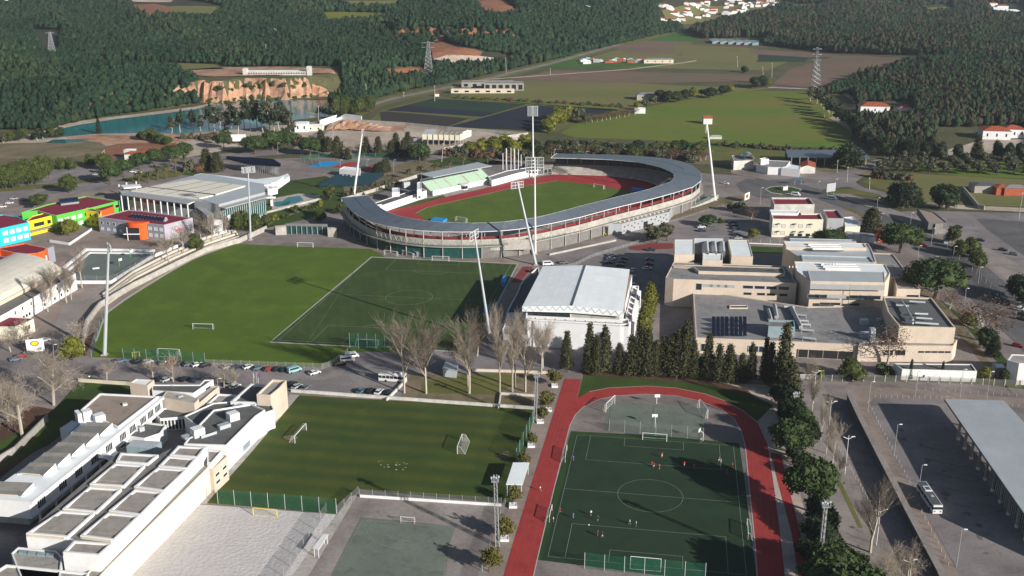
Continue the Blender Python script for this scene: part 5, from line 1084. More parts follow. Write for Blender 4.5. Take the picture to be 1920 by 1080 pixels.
mb = MB(); mb.lathe((q.x, q.y, .6), [(2.25, 0), (2.25, 1.7)], 12); gs.part('commentary_box_glass', mb, 'dark')
gs.done()
# letters on the grandstand wall: too worn to read, kept as the small marks they are
mk = MB(); rr = random.Random(5)
for i in range(13):
    if i == 5: continue
    c = F0+d*L*(.03+.024*i)-back*.03
    for k in range(2): o = d*(.18*k); mk.box((c.x+o.x, c.y+o.y, gz+.1), (.09, .04, .75), math.atan2(d.y, d.x))
for i in range(20):
    c = F0+d*L*(.58+.019*i)-back*.03
    if rr.random() < .8: mk.box((c.x, c.y, gz+.2), (.35, .04, .4), math.atan2(d.y, d.x))
gso = bpy.data.objects['grandstand']; mk.build('lettering', 'steel', gso)
# ---- buildings either side of the grandstand
b = Bld('changing_block', 'long low white block with a grey roof left of the green seated stand', 'building', G(760, 380)[:2])
b.vol([(700, 381), (775, 356), (790, 352), (800, 357), (708, 388)], 4.2, 'white', 'felt_roof', 0, .3); P = b.vol([(735, 352), (749, 352), (749, 360), (735, 361)], 6.5, 'white', 'white_roof', 3.8, .2)
b.wins(G(748, 387), G(790, 374), 1.2, 3.0, n=6, w=2.0, m='glass', frame='white', toward=(.3, -1)); b.mb('wall', 'steel').box((*G(762, 364)[:2], 4.1), (4, 3, 3.4), .5); b.vol([(782, 342), (790, 340), (790, 354), (782, 356)], 8, 'white', 'white_roof', 4, .2)
b.mb('sign_board', 'white').box((*G(711, 398)[:2], 0), (3.5, .4, 4.4), .6); b.done()
b = Bld('changing_block', 'low white and glass block right of the green seated stand', 'building', G(960, 345)[:2])
b.vol([(922, 338), (972, 324), (1012, 316), (1000, 312), (950, 320), (915, 331)], 4.0, 'white', 'grey_roof', 0, .3); b.wins(G(925, 349), G(960, 338), 1, 3.2, n=5, w=3, m='glass_green', toward=(.3, -1)); b.done()
b = Bld('entrance_block', 'dark glazed block between the flagpoles and the stadium roof', 'building', G(1030, 322)[:2]); b.vol([(1008, 311), (1036, 309), (1040, 303), (1012, 304)], 5.5, 'concrete_dark', 'grey_roof', 0, .3); b.wins(G(1012, 329), G(1034, 326), 1, 3.5, n=3, w=2.4, m='glass', frame='white', toward=(0, -1)); b.done()
for i, (x, y, h) in enumerate([(943, 318, 11), (950, 319, 14), (958, 318, 14.5), (965, 319, 13), (972, 318, 13.5), (949, 308, 11), (964, 308, 11), (977, 315, 9)]):
    t = thing('flagpole', '%s white pole in the group of flagpoles behind the stadium' % ORD[i], 'flagpole', G(x, y), 'flagpoles behind the stadium'); p = G(x, y)
    m_ = MB(); m_.tube(p, (p[0], p[1], h), .28, .2, 6); m_.build('pole', 'white', t); m_ = MB(); m_.box(p, (1, 1, .5)); m_.build('base', 'concrete', t)
# ================================================================== POOL HALL
b = Bld('pool_hall', 'big white-roofed pool hall with a row of slender white columns', 'sports hall', G(380, 400)[:2])
hp = 13.5
P = GP([(240, 358.5), (285, 349), (355, 331), (376, 326), (400, 328), (495, 345), (497, 360), (410, 383), (364, 376)], hp)
b.vol(None, hp, 'steel', 'steel_pale', 0, 0, xy=P)
for q in ([(246, 357), (277, 350.5), (400, 365.5), (372, 372)], [(280, 349.5), (362, 336), (460, 348), (404, 364.5)]):
    Q = GP(q, hp+.5); b.mb('roof_panels', 'cream_roof').prism(Q, hp, hp+.5)
for k in (1, 2, 3):
    f = k/4.0; a = G(246+(372-246)*f, 357+15*f, hp+.56); c = G(362+(460-362)*f, 336+12*f, hp+.56); b.mb('roof_seam', 'steel_dark').tube(a, c, .14, .14, 4)
b.mb('roof_seam', 'steel_dark').tube(G(277, 350.2, hp+.6), G(404, 365, hp+.6), .35, .35, 4)
b.vol([(364, 328), (376, 325), (480, 336), (532, 330), (520, 340), (500, 346), (400, 331)], 13.0, 'white', 'white_roof', 9.5, 0)
b.vol([(500, 350), (520, 345.5), (520, 352), (502, 356)], 11, 'white', 'white', 7.5, 0); b.vol([(505, 338), (540, 325), (543, 330), (520, 346)], 10, 'white', 'white_roof', 7, 0)
# dark glazed band behind the columns, then the columns themselves
A, B = Vector(G(240, 358.5, hp)[:2]), Vector(G(364, 376, hp)[:2]); dd = (B-A).normalized(); nn = Vector((dd.y, -dd.x))
b.strip('clerestory', 'glass', A, B, 8.6, 12.6, -.05, .1)
for i in range(11):
    q = A.lerp(B, i/10)+nn*5.2; mb = MB(); mb.tube((*q, 0), (*q, 12.2), .42, .34, 6); mb.tube((*q, 12.2), (*(q-nn*5.2), 12.9), .2, .2, 4); b.part('column', mb, 'white')
b.mb('eaves', 'steel').prism([tuple(A), tuple(B), tuple(B+nn*5.6), tuple(A+nn*5.6)], 12.6, 13.1, True, True)
b.vol([(245, 388), (258, 380), (360, 408), (352, 416)], 1.6, 'cream', 'cream', 0, 0, wp='terrace', rp='terrace_top')
A2, B2 = Vector(G(410, 383, hp)[:2]), Vector(G(497, 360, hp)[:2]); dd = (B2-A2).normalized(); n2 = Vector((dd.y, -dd.x))
b.strip('glass_wall', 'glass_green', A2, B2, 1.5, 11.0, -.05, .15)
for i in range(22): q = A2.lerp(B2, (i+.5)/22)+n2*.3; mb = MB(); mb.tube((*q, 0), (*q, 11.6), .14, .14, 4); b.part('mullion', mb, 'white')
b.mb('eaves', 'steel').prism([tuple(A2-n2*.0), tuple(B2), tuple(B2+n2*5), tuple(A2+n2*5)], 11.6, 12.2, True, True)
b.vol([(364, 377), (412, 384), (428, 381), (405, 378)], 12.6, 'steel', 'steel', 0, 0)
b.vol([(357, 380), (366, 378), (400, 400), (388, 404)], 10, 'concrete_dark', 'steel', 0, 0)
for i in range(4): q = Vector(G(372+i*9, 424+i*1.5)[:2]); mb = MB(); mb.tube((*q, 0), (*q, 9), .25, .25, 5); b.part('column', mb, 'white')
b.vol([(392, 393), (405, 391), (410, 398), (440, 389), (446, 392), (416, 412), (394, 412)], 6.5, 'white', 'concrete_pale', 0, .6)
b.vol([(394, 422), (418, 412), (424, 416), (400, 430)], 4, 'white', 'concrete_pale', 0, .4)
for q in ((496, 390), (510, 386)):
    p = G(*q); mb = MB(); mb.box(p, (1.2, 1.2, 13)); b.part('pylon', mb, 'white')
mb = MB(); p = G(503, 388); mb.box((p[0], p[1], 5), (9, 1, 1)); mb.box((p[0], p[1], 12), (9, 1, 1)); b.part('beam', mb, 'white')
b.vol([(225, 347), (262, 345), (265, 349), (232, 352)], 9, 'white', 'white', 8.2, 0); 
for q in ((226, 372), (240, 368), (258, 366)): p = G(*q); mb = MB(); mb.box(p, (.6, .6, 8.4)); b.part('pergola_post', mb, 'white')
b.vol([(222, 356), (242, 352), (246, 362), (232, 368)], 7, 'glass_pale', 'steel_pale', 0, .3)
b.done()
# ---- rows of solar panels behind the pool hall
def solar(name, quad, nr, nc, m, h, lab):
    t = thing(name, lab, 'solar panels', G(*quad[3]))
    k = 0
    for i in range(nr):
        mb = MB()
        for j in range(nc):
            u = (j+.5)/nc; v = (i+.5)/nr
            x = (quad[0][0]*(1-u)+quad[1][0]*u)*(1-v)+(quad[3][0]*(1-u)+quad[2][0]*u)*v; y = (quad[0][1]*(1-u)+quad[1][1]*u)*(1-v)+(quad[3][1]*(1-u)+quad[2][1]*u)*v
            p = Vector(G(x, y)); w = 1.5
            mb.mi(0).add([p+Vector((-w, -1.0, h)), p+Vector((w, -1.0, h)), p+Vector((w, 1.1, h+1.7)), p+Vector((-w, 1.1, h+1.7))], [(0, 1, 2, 3), (3, 2, 1, 0)])
            mb.mi(1).tube(p+Vector((0, .5, 0)), p+Vector((0, .5, h+1)), .08, .08, 4)
        mb.build('panel_row', [m, 'steel'], t)
solar('solar_array', [(424, 314), (512, 320), (526, 330), (470, 326)], 7, 17, 'solar', 6.0, 'dark blue solar panel rows standing behind the white pool hall')
solar('solar_array', [(640, 330), (720, 330), (690, 350), (598, 352)], 8, 17, 'seat_teal', .6, 'blue and teal tilted panel rows beside the white cabin near the ball courts')
b = Bld('cabin', 'plain white cabin standing over the blue panel rows', 'cabin', G(655, 338)[:2]); b.vol([(636, 317), (645, 312), (676, 315), (675, 321)], 5, 'white', 'white_roof', 0, .2); b.wins(G(640, 334), G(662, 337), .3, 3, n=3, w=.9, m='steel', toward=(0, -1)); b.done()
# ================================================================== ARENA
b = Bld('arena', 'sports arena with a big pale gabled roof and a white front with large windows', 'arena', G(1090, 610)[:2])
ha = 15.0
TL, TR, BR, BL = [Vector(G(*q, ha)) for q in ((1018, 499), (1180.8, 505), (1168.6, 584), (979, 575))]
mt, mb_ = (TL+TR)/2+Vector((0, 0, 1.0)), (BL+BR)/2+Vector((0, 0, 1.0))
mt = Vector(G(1098, 497.3, ha+1.1)); mb_ = Vector(G(1072.4, 573.3, ha+1.1))
dz = Vector((0, 0, 1.9))
b.mb('roof', 'white_roof').add([TL, BL, mb_, mt, BR, TR], [(0, 1, 2, 3), (3, 2, 4, 5)])
b.mb('roof', 'steel_dark').tube(mt+Vector((0, 0, .1)), mb_+Vector((0, 0, .1)), .3, .3, 4)
for f in (.27, .55, .8):
    b.mb('roof', 'white_roof').tube(TL.lerp(mt, f), BL.lerp(mb_, f), .05, .05, 4); b.mb('roof', 'white_roof').tube(mt.lerp(TR, f), mb_.lerp(BR, f), .05, .05, 4)
b.mb('roof_edge', 'track_dark').add([TL, BL, BL-dz, TL-dz, TR, BR, BR-dz, TR-dz], [(0, 1, 2, 3), (7, 6, 5, 4)])
b.mb('truss', 'white_roof').add([BL, mb_, BR, BR-dz*1.1, mb_-dz*1.5, BL-dz], [(5, 4, 1, 0), (4, 3, 2, 1)])
b.mb('truss', 'white_roof').add([TL, mt, TR, TR-dz, mt-dz, TL-dz], [(0, 1, 4, 5), (1, 2, 3, 4)])
z = MB()
for i in range(13):
    for a_, c_, lo in ((i/13, (i+.5)/13, 0), ((i+.5)/13, (i+1)/13, 1)):
        def ed(f): return BL.lerp(mb_, f*2) if f < .5 else mb_.lerp(BR, f*2-1)
        p, q = ed(a_)+Vector((0, -.08, 0)), ed(c_)+Vector((0, -.08, 0)); p = p-dz*(0.05 if not lo else .95); q = q-dz*(.95 if not lo else .05)
        z.tube(p, q, .09, .09, 3)
b.part('truss_bars', z, 'steel')
fr = (BR-BL).normalized(); bk = (TL-BL).normalized()
def AP(u, v, z=0): q = BL+(BR-BL)*u+(TL-BL)*v; return (q.x, q.y)
hall = [AP(.03, .04), AP(.99, .04), AP(.99, .98), AP(.03, .98)]
b.vol(None, 13.2, 'white', 'concrete', 0, 0, xy=hall)
A, B = AP(.03, .04), AP(.99, .04)
b.strip('window_band', 'glass', (Vector(A)+(Vector(B)-Vector(A))*.02), Vector(A).lerp(Vector(B), .46), 10.9, 12.8, 0, .12)
b.strip('band', 'concrete_pale', Vector(A).lerp(Vector(B), .48), Vector(A).lerp(Vector(B), .97), 11.0, 12.4, 0, .1)
P = b.vol([(984, 597), (1163, 607), (1178.8, 606), (1179, 612), (1163, 612), (1000, 603)], 10.2, 'white', 'concrete', 0, .7)
fl = Vector(G(989, 601.5, 10.2)[:2]); frr = Vector(G(1179, 612.5, 10.2)[:2])
P = b.vol(None, 10.2, 'white', 'grey_roof', 0, .6, xy=[tuple(fl), tuple(frr), AP(1.05, .1), AP(.0, .1)])
b.wins(fl, frr, 5.4, 8.0, us=[.16, .33, .50, .67], w=5.4, m='glass_green', frame='white', bars=4)
b.wins(fl, frr, 2.4, 2.9, us=[.2, .28, .36, .44, .52, .6], w=1.6, m='dark', frame=None); b.wins(fl, frr, .1, 2.6, us=[.11], w=2.0, m='green_paint', frame='white', part='door')
for i in range(9): q = fl.lerp(frr, .08+.1*i)+Vector((0, 3)); m_ = MB(); m_.box((q.x, q.y, 9.6), (.4, .4, .9)); b.part('vent', m_, 'steel_dark')
b.vol([(949.5, 586.6), (981, 586), (994, 578), (1000, 560), (1016, 540), (1010, 500), (985, 520), (975, 533), (974, 538), (964, 560), (961, 563)], 8.5, 'white', 'felt_roof', 0, .7, wp='side_wing', rp='side_wing_roof')
b.vol([(942, 617), (947, 606), (982, 592), (990, 602), (990, 628), (944, 627)], 6.0, 'white', 'concrete', 0, .4, wp='low_wing', rp='low_wing_roof')
b.wins(G(950, 655), G(988, 652), .8, 3, n=3, w=1.8, m='glass', toward=(0, -1))
b.vol(None, 9, 'white', 'grey_roof', 0, .6, xy=[AP(1.0, .1), AP(1.07, .1), AP(1.07, .95), AP(1.0, .95)])
for i in range(7): q = Vector(AP(1.08, .15+.12*i)); m_ = MB(); m_.box((q.x, q.y, 0), (1.6, .6, 8.2)); m_.tube((q.x, q.y, 8.2), (q.x-2.5, q.y, 10), .3, .3, 4); b.part('buttress', m_, 'white')
b.done()
# ================================================================== WHITE SCHOOL, front left
b = Bld('school_wing', 'left wing of the white school with a sawtooth roof and barred window groups', 'school', G(150, 860)[:2])
b.vol([(186, 738), (303, 743), (54, 941), (-80, 930), (0, 908), (60, 866), (112, 829), (150, 797), (152, 769)], 9.0, 'white', 'white_roof', 3.9, 0)
b.vol([(187, 737), (297, 742.5), (221, 801), (150, 769)], 9.6, 'white', 'brown_roof', 8.5, .5, pw=.5, rp='flat_roof')
b.vol([(191, 739), (297, 744), (50, 940), (-60, 930), (0, 905), (60, 862), (112, 816), (155, 770)], 4.0, 'white_old', 'white', 0, 0, wp='ground_floor', rp='floor_slab', xy=inset(GP([(186, 738), (303, 743), (54, 941), (-80, 930), (0, 903), (60, 860), (110, 815), (152, 769)], 9.0), 3.2))
for i in range(6):
    ox, oy = -26.6*i, 19.0*i; W = 1+.05*i
    a, c, d, e = [G(x+ox, y+oy, 11.2) for x, y in ((163, 791), (211, 792.5), (204, 799.5), (156, 798))]; f, g = [G(x+ox, y+oy, 9.4) for x, y in ((188, 815), (138, 812))]
    if i == 5: a, c, d, e = [G(*q, 10.2) for q in ((-10, 902), (63, 905), (47, 921), (-30, 919))]; f, g = [G(*q, 9.2) for q in ((40, 930), (-40, 926))]
    m_ = MB(); m_.mi(0).add([a, c, d, e], [(0, 1, 2, 3)][::-1]); m_.mi(1).quad(e, d, f, g); zz = 8.9
    low = lambda p: (p[0], p[1], zz)
    m_.mi(2).add([c, d, f, low(f), low(c), low(d)], [(0, 4, 5, 1), (1, 5, 3, 2)]); m_.add([a, c, low(c), low(a)], [(0, 1, 2, 3)]); m_.add([a, e, g, low(g), low(a), low(e)], [(0, 1, 5, 4), (1, 2, 3, 5)])
    b.part('sawtooth_roof', m_, ['gravel_roof', 'felt_roof', 'white']); m_ = MB(); m_.tube(Vector(g)+Vector((1, 0, .15)), Vector(f)+Vector((-1, 0, .15)), .18, .18, 4); b.part('roof_slot', m_, 'cream')
for q, s_ in (((164, 786), (2.6, 2.6, 3.4)), ((187, 789), (3.0, 2.6, 2.6)), ((148, 787), (1.2, 3.5, 3.0))): p = G(*q, 9.0); m_ = MB(); m_.box((p[0], p[1], 8.6), s_, .65); b.part('chimney', m_, 'white')
p = G(234, 757, 9.6); m_ = MB(); m_.box((p[0], p[1], 9.1), (1.4, 1.2, .7), .5); b.part('roof_vent', m_, 'white_old')
A, B = G(303, 743, 9.0), G(54, 941, 9.0)
b.strip('cornice', 'white', A, B, 8.2, 9.0, 0, .9); b.strip('sill_band', 'white', A, B, 3.9, 4.5, 0, .2)
b.wins(A, B, 5.1, 7.3, us=[.045, .11, .175, .265, .345, .455, .565, .68, .79, .93], w=3.3, m='glass', frame='white', bars=3)
A2, B2 = inset(b_ := GP([(186, 738), (303, 743), (54, 941), (-80, 930)], 9.0), 3)[1], None
for i in range(9): q = Vector(A[:2]).lerp(Vector(B[:2]), .1+.105*i); q += Vector((-.8, .5)); m_ = MB(); m_.box((q.x, q.y, 0), (.6, .6, 4.0), .7); b.part('column', m_, 'white')
b.vol([(112, 803), (135, 788), (152, 792), (128, 813)], 5, 'white', 'white_roof', 0, .2, wp='porch', rp='porch_roof')
b.done()
b = Bld('school_hall', 'long white school block with two rows of gravel roof modules', 'school', G(260, 950)[:2])
Wr = [(223, 848), (298, 852.5), (334, 834.5), (388, 837.5), (186, 1041), (117, 1036), (140, 1012), (126, 1006.5), (48, 1000)]
b.vol(Wr, 12.2, 'white', 'concrete_dark', 0, 0)
MODR = [[(334, 835.5), (385.5, 838), (371, 857), (318, 852.5)], [(316, 854.5), (368, 859), (352, 878), (297, 873.5)], [(296, 876), (350, 880), (308, 920), (251, 912)], [(253, 917), (306, 922), (264, 965), (204, 957)], [(203, 960.5), (262, 966), (214, 1012), (150, 1004)], [(139, 1013), (211, 1018), (186, 1040.5), (118, 1035)]]
MODL = [[(226, 848.5), (297, 852.5), (277, 869), (217, 864.5)], [(216, 868), (272, 872), (233, 911), (168, 907)], [(168, 912), (228, 916), (181, 959.5), (117, 953.5)], [(114, 957), (177, 961.5), (127, 1006), (49, 999.5)]]
for Q in MODR+MODL:
    P = GP(Q, 13.0); big = (Vector(P[0])-Vector(P[3])).length > 9
    if area2(P) < 0: P = P[::-1]
    I = inset(P, .55); m_ = MB(); n = 4
    m_.mi(0).prism(P, 12.0, 13.0, top=False); m_.add([(*p, 13.0) for p in P]+[(*p, 13.0) for p in I], [(i, (i+1) % n, n+(i+1) % n, n+i) for i in range(n)]); m_.add([(*p, 13.0) for p in I]+[(*p, 12.5) for p in I], [(i, (i+1) % n, n+(i+1) % n, n+i) for i in range(n)])
    m_.mi(1).ngon([(*p, 12.5) for p in I]); b.part('roof_module', m_, ['white', 'gravel_roof'])
    if big:      # raised middle panel and the cream roof slot at its foot
        T, R_, Bm, L_ = [Vector(G(*q, 12.75)[:2]) for q in Q]
        def q2(u, v): return tuple((T.lerp(R_, u)).lerp(L_.lerp(Bm, u), v))
        m_ = MB(); m_.prism([q2(.06, .28), q2(.92, .28), q2(.92, .80), q2(.06, .80)], [12.5]*4, [12.95, 12.95, 12.62, 12.62], True); b.part('roof_panel', m_, 'gravel_roof')
        m_ = MB(); m_.prism([q2(.08, 1.01), q2(.95, 1.01), q2(.95, 1.05), q2(.08, 1.05)], 12.2, 12.75, True); b.part('roof_slot', m_, 'cream')
b.vol([(384, 868), (396, 871), (206, 1061), (150, 1120), (130, 1110), (186, 1050)], 8.0, 'ivory', 'concrete', 0, .3, wp='lower_wall', rp='ledge_roof')
A, B = G(396, 871, 8), G(206, 1061, 8)
b.wins(A, B, 5.6, 7.0, us=[.06], w=1.0, m='shutter', frame=None); b.wins(A, B, 4.2, 5.6, us=[.48, .78], w=1.6, m='shutter', frame=None)
b.vol([(389, 843), (416, 845), (396, 868), (388, 866)], 9.5, 'white', 'gravel_roof', 0, .4, wp='ivory_block', rp='ivory_block_roof')
b.vol([(391, 868), (420, 853), (426, 855), (399, 880), (390, 878)], 7.6, 'beige', 'concrete', 0, .5, wp='ivory_block')
A, B = G(426, 855, 7.6), G(399, 880, 7.6); b.wins(A, B, 4.6, 5.4, us=[.25, .75], w=2.2, m='glass', frame='white'); b.wins(A, B, 2.3, 3.1, us=[.25, .75], w=2.2, m='glass', frame='white')
b.vol([(21, 1037), (34, 1025.5), (106, 1033), (117, 1044), (112, 1090), (40, 1085)], 9.0, 'white', 'concrete', 0, .4, wp='front_block', rp='front_block_roof')
for i in range(4): P = GP([(37+17*i, 1029+1.8*i), (51+17*i, 1030.5+1.8*i), (49+17*i, 1036+1.8*i), (34+17*i, 1034+1.8*i)], 9.3); m_ = MB(); m_.prism(P, 8.6, 9.1, True); b.part('skylight', m_, 'glass_pale')
b.vol([(-20, 1078), (12, 1058), (166, 1074), (140, 1130), (-60, 1130)], 9.2, 'white', 'gravel_roof', 0, .6, wp='front_block', rp='front_block_roof')
b.done()
b = Bld('glass_pavilion', 'glass walled pavilion with a ribbed metal roof between the two white school wings', 'pavilion', G(270, 850)[:2])
b.vol([(236.7, 836.7), (250, 824.5), (302.5, 828), (287, 841)], 7.5, 'glass_pale', 'steel_pale', 3, 0); b.vol([(195, 852), (240, 836), (288, 840), (270, 870), (215, 868)], 4, 'glass_pale', 'concrete_dark', 0, .3)
for i in range(9): p, q = G(240+5.7*i, 835+.4*i, 7.6), G(253+5.7*i, 825+.4*i, 7.6); m_ = MB(); m_.tube(p, q, .1, .1, 3); b.part('roof_rib', m_, 'steel')
m_ = MB(); c0 = Vector(G(158, 868, 4.5)[:2]); c1 = Vector(G(214, 868, 4.5)[:2]); dd = c1-c0; bb = Vector((-dd.y, dd.x)).normalized()*3
for i in range(8):
    a, c = i/8, (i+1)/8; za, zc = 4.2+2.0*math.sin(math.pi*a), 4.2+2.0*math.sin(math.pi*c); p, q = c0+dd*a, c0+dd*c
    m_.quad((*p, za), (*q, zc), (*(q+bb), zc), (*(p+bb), za))
b.part('arched_canopy', m_, 'steel_pale'); b.done()
b = Bld('school_courtyard_block', 'cluster of low white school buildings with dark felt roofs and rooftop boxes', 'school', G(400, 790)[:2])
b.vol([(345, 832), (424.4, 834.5), (479, 780), (497, 768), (470, 757), (400, 768), (366, 803)], 8.2, 'white', 'felt_roof', 0, .5)
b.vol([(454, 778), (480, 779), (514, 768), (509, 756), (480, 756)], 6.5, 'white', 'felt_roof', 0, .4)
b.vol([(290, 776), (303, 766), (400, 752), (432, 760), (400, 775), (360, 780), (300, 785)], 4.4, 'white', 'felt_roof', 0, .4)
b.vol([(345, 780), (400, 755), (440, 752), (462, 757), (440, 770), (372, 800)], 6.0, 'white', 'felt_roof', 0, .4)
b.vol([(225, 815), (262, 790), (312, 796), (300, 812), (270, 822)], 5.0, 'white', 'felt_roof', 0, .5)
b.vol([(481, 739), (510.5, 711), (537, 712.5), (524, 727), (507, 741)], 10.0, 'beige', 'concrete', 0, .8)
b.vol([(432, 753), (471, 719), (512, 722), (490, 748), (484, 755)], 6.8, 'white', 'felt_roof', 0, .8, pw=.6)
b.vol([(386, 759), (409, 738), (444, 740), (425, 760)], 5.0, 'white', 'concrete', 0, .6)
b.vol([(385, 722), (411, 724), (366, 762), (352, 752)], 6.2, 'beige', 'concrete', 0, .5)
b.vol([(284, 721), (374, 721), (383, 712), (400, 711.5), (363, 737), (285, 732)], 7.6, 'white', 'felt_roof', 0, .35)
b.vol([(243, 718), (255, 710), (289, 712), (276, 723)], 9.2, 'beige', 'white_roof', 0, .3)
b.vol([(303, 745), (312, 733), (345, 738), (373, 748), (364, 757)], 8.0, 'beige', 'concrete_pale', 0, .15)
for q, s_, h in (((371, 815), (3.4, 3.0, 2.8), 8.0), ((437, 785), (3.2, 2.8, 2.6), 8.0), ((420, 800), (3.6, 2.0, 1.4), 8.0), ((352, 818), (3, 3, .7), 8), ((447, 766), (3, 2, 1.6), 6.4), ((468, 768), (2.6, 2, 1.6), 6.4), ((258, 806), (1.6, 1.6, 1.8), 4.6), ((265, 807), (1.6, 1.6, 1.8), 4.6), ((392, 816), (5, .2, 1.0), 8), ((325, 723), (1.4, 1, .8), 7.2), ((338, 744), (1.6, 1, .9), 7.8)):
    p = G(*q, h); m_ = MB(); m_.box((p[0], p[1], h-.5), s_, .72); b.part('roof_box', m_, 'white' if s_[2] > 2 else 'steel_pale')
A, B = G(424.4, 834.5, 8.2), G(479, 780, 8.2); b.wins(A, B, .8, 2.8, us=[.62], w=5, m='glass_pale', frame='white')
A, B = G(400, 711.5, 7.6), G(363, 737, 7.6); b.wins(A, B, 3.6, 6.3, us=[.3], w=3.0, m='glass', frame='white')
A, B = G(507, 741, 10), G(537, 712.5, 10); b.wins(A, B, 4.4, 7.6, us=[.42], w=2.2, m='glass_pale', frame='white')
A, B = G(300, 785, 4.4), G(360, 780, 4.4); b.wins(A, B, .4, 3.6, n=9, w=.7, m='glass', frame='white', toward=(0, -1)); b.done()
# ================================================================== COLOURFUL SCHOOL
gp = 'blocks of the colourful school'
b = Bld('school_block', 'bright green school block with red roof and a glazed arched lantern', 'school', G(130, 400)[:2], gp)
G1 = [(40.6, 398), (89, 383), (161, 367.5), (214, 375), (224, 376), (177, 388), (154.4, 393), (105.6, 404), (97.5, 402.6), (70, 395)]
b.vol(G1, 8.6, 'green_paint', 'red_roof', 0, .5, pw=.45, cap='cream')
for q, r_z in (((133, 380), 0),):
    c = Vector(G(112, 380, 9)[:2]); d_ = Vector(G(146, 376, 9)[:2])-c; n_ = Vector((-d_.y, d_.x)).normalized()*7
    m_ = MB(); e_ = MB()
    for i in range(8):
        a, a2 = math.pi*i/8, math.pi*(i+1)/8; f = (1-math.cos(a))/2; f2 = (1-math.cos(a2))/2; z1, z2 = 8+3.0*math.sin(a), 8+3.0*math.sin(a2)
        m_.quad((*(c-n_/2+n_*f), z1), (*(c-n_/2+n_*f2), z2), (*(c+d_-n_/2+n_*f2), z2), (*(c+d_-n_/2+n_*f), z1))
    pts = [(*(c-n_/2+n_*(1-math.cos(math.pi*i/8))/2), 8+3.0*math.sin(math.pi*i/8)) for i in range(9)]; e_.ngon(pts); e_.ngon([(p[0]+d_.x, p[1]+d_.y, p[2]) for p in pts]); b.part('lantern', m_, 'solar'); b.part('lantern_end', e_, 'green_paint')
b.wins(G(105.6, 404, 8.6), G(154.4, 393, 8.6), 4.6, 6.4, n=4, w=2.5, m='shutter', frame='white'); b.wins(G(105.6, 404, 8.6), G(154.4, 393, 8.6), 1.0, 2.8, n=4, w=2.5, m='shutter', frame='white'); b.wins(G(177, 388, 8.6), G(224, 376, 8.6), 5, 6.8, us=[.88], w=2.6, m='glass', frame='white'); b.done()
b = Bld('school_block', 'bright yellow school block with a T-shaped window', 'school', G(75, 425)[:2], gp)
b.vol([(46, 416), (60, 405), (90, 397), (97.5, 403), (97, 404)], 8.0, 'yellow_paint', 'red_roof', 0, .4, cap='cream', pw=.4)
A, B = G(46, 416, 8), G(97, 404, 8); b.wins(A, B, 4.2, 6.0, us=[.5], w=5.6, m='glass', frame='steel_dark', bars=3); b.wins(A, B, 4.2, 6.0, us=[.08, .87], w=1.8, m='glass', frame='steel_dark'); b.strip('canopy', 'concrete', A, B, 2.7, 3.0, 0, 3.2); b.done()
b = Bld('school_block', 'olive-yellow school wall facing the yard between the green and lilac blocks', 'school', G(170, 410)[:2], gp)
b.vol([(154.8, 393), (183, 397), (184, 405), (190, 395), (165, 389)], 8.2, 'yellow_paint', 'red_roof', 0, .3, cap='cream'); A, B = G(154.8, 393, 8.2), G(183, 397, 8.2); b.wins(A, B, 5, 6.6, n=3, w=1.3, frame='yellow_paint'); b.wins(A, B, 1.4, 3, us=[.3, .6, .9], w=1.3, frame='yellow_paint'); b.done()
b = Bld('school_block', 'turquoise school block with two rows of shuttered windows', 'school', G(20, 440)[:2], gp)
b.vol([(-60, 442), (53.5, 416.5), (30, 405), (5, 402), (-60, 412)], 9.2, 'cyan_paint', 'red_roof', 0, .4, cap='cyan_paint', pw=.4); A, B = G(-60, 442, 9.2), G(53.5, 416.5, 9.2)
for z_ in (5.4, 1.6): b.wins(A, B, z_, z_+2.0, us=[.59, .705, .82, .93], w=2.4, m='shutter', frame='white')
b.done()
b = Bld('school_block', 'orange flat-fronted school block between the green and lilac ones', 'school', G(200, 400)[:2], gp); b.vol([(183, 397.5), (212, 387.5), (213, 381), (180, 387)], 7.6, 'orange_paint', 'red_roof', 0, .3); b.done()
b = Bld('school_block', 'lilac-grey school block with a red roof and a long roof light', 'school', G(275, 430)[:2], gp)
b.vol([(184, 407), (239, 393.5), (262, 395), (361, 408), (307, 421.8), (262, 417), (242, 414.5)], 8.2, 'lilac', 'red_roof', 0, .4, pw=.4, cap='cream')
A, B = G(184, 407, 8.2), G(242, 414.5, 8.2); b.wins(A, B, 4.8, 6.2, n=5, w=1.5, m='glass', frame='white'); b.wins(A, B, 1.6, 3.0, n=5, w=1.5, m='shutter', frame='white')
A, B = G(264, 417.4, 8.2), G(307, 421.8, 8.2); b.wins(A, B, 4.8, 6.4, n=4, w=1.7, m='shutter', frame='white'); b.wins(A, B, 1.4, 3.0, n=4, w=1.7, m='shutter', frame='white')
A, B = G(307, 421.8, 8.2), G(361, 408, 8.2); b.strip('pale_wall', 'lilac_pale', A, B, 0, 8.2, 0, .08); b.wins(A, B, 5, 6.6, us=[.42], w=1.8, m='white', frame='white'); b.strip('red_sign', 'cloth_red', Vector(A[:2]).lerp(Vector(B[:2]), .38), Vector(A[:2]).lerp(Vector(B[:2]), .6), 3.4, 4.2, .05, .2)
c = Vector(G(248, 403, 9)[:2]); d_ = Vector(G(310, 410, 9)[:2])-c; n_ = Vector((-d_.y, d_.x)).normalized()*4; m_ = MB()
for i in range(6):
    a, a2 = math.pi*i/6, math.pi*(i+1)/6; f = (1-math.cos(a))/2; f2 = (1-math.cos(a2))/2; z1, z2 = 7.7+1.9*math.sin(a), 7.7+1.9*math.sin(a2); m_.quad((*(c-n_/2+n_*f), z1), (*(c-n_/2+n_*f2), z2), (*(c+d_-n_/2+n_*f2), z2), (*(c+d_-n_/2+n_*f), z1))
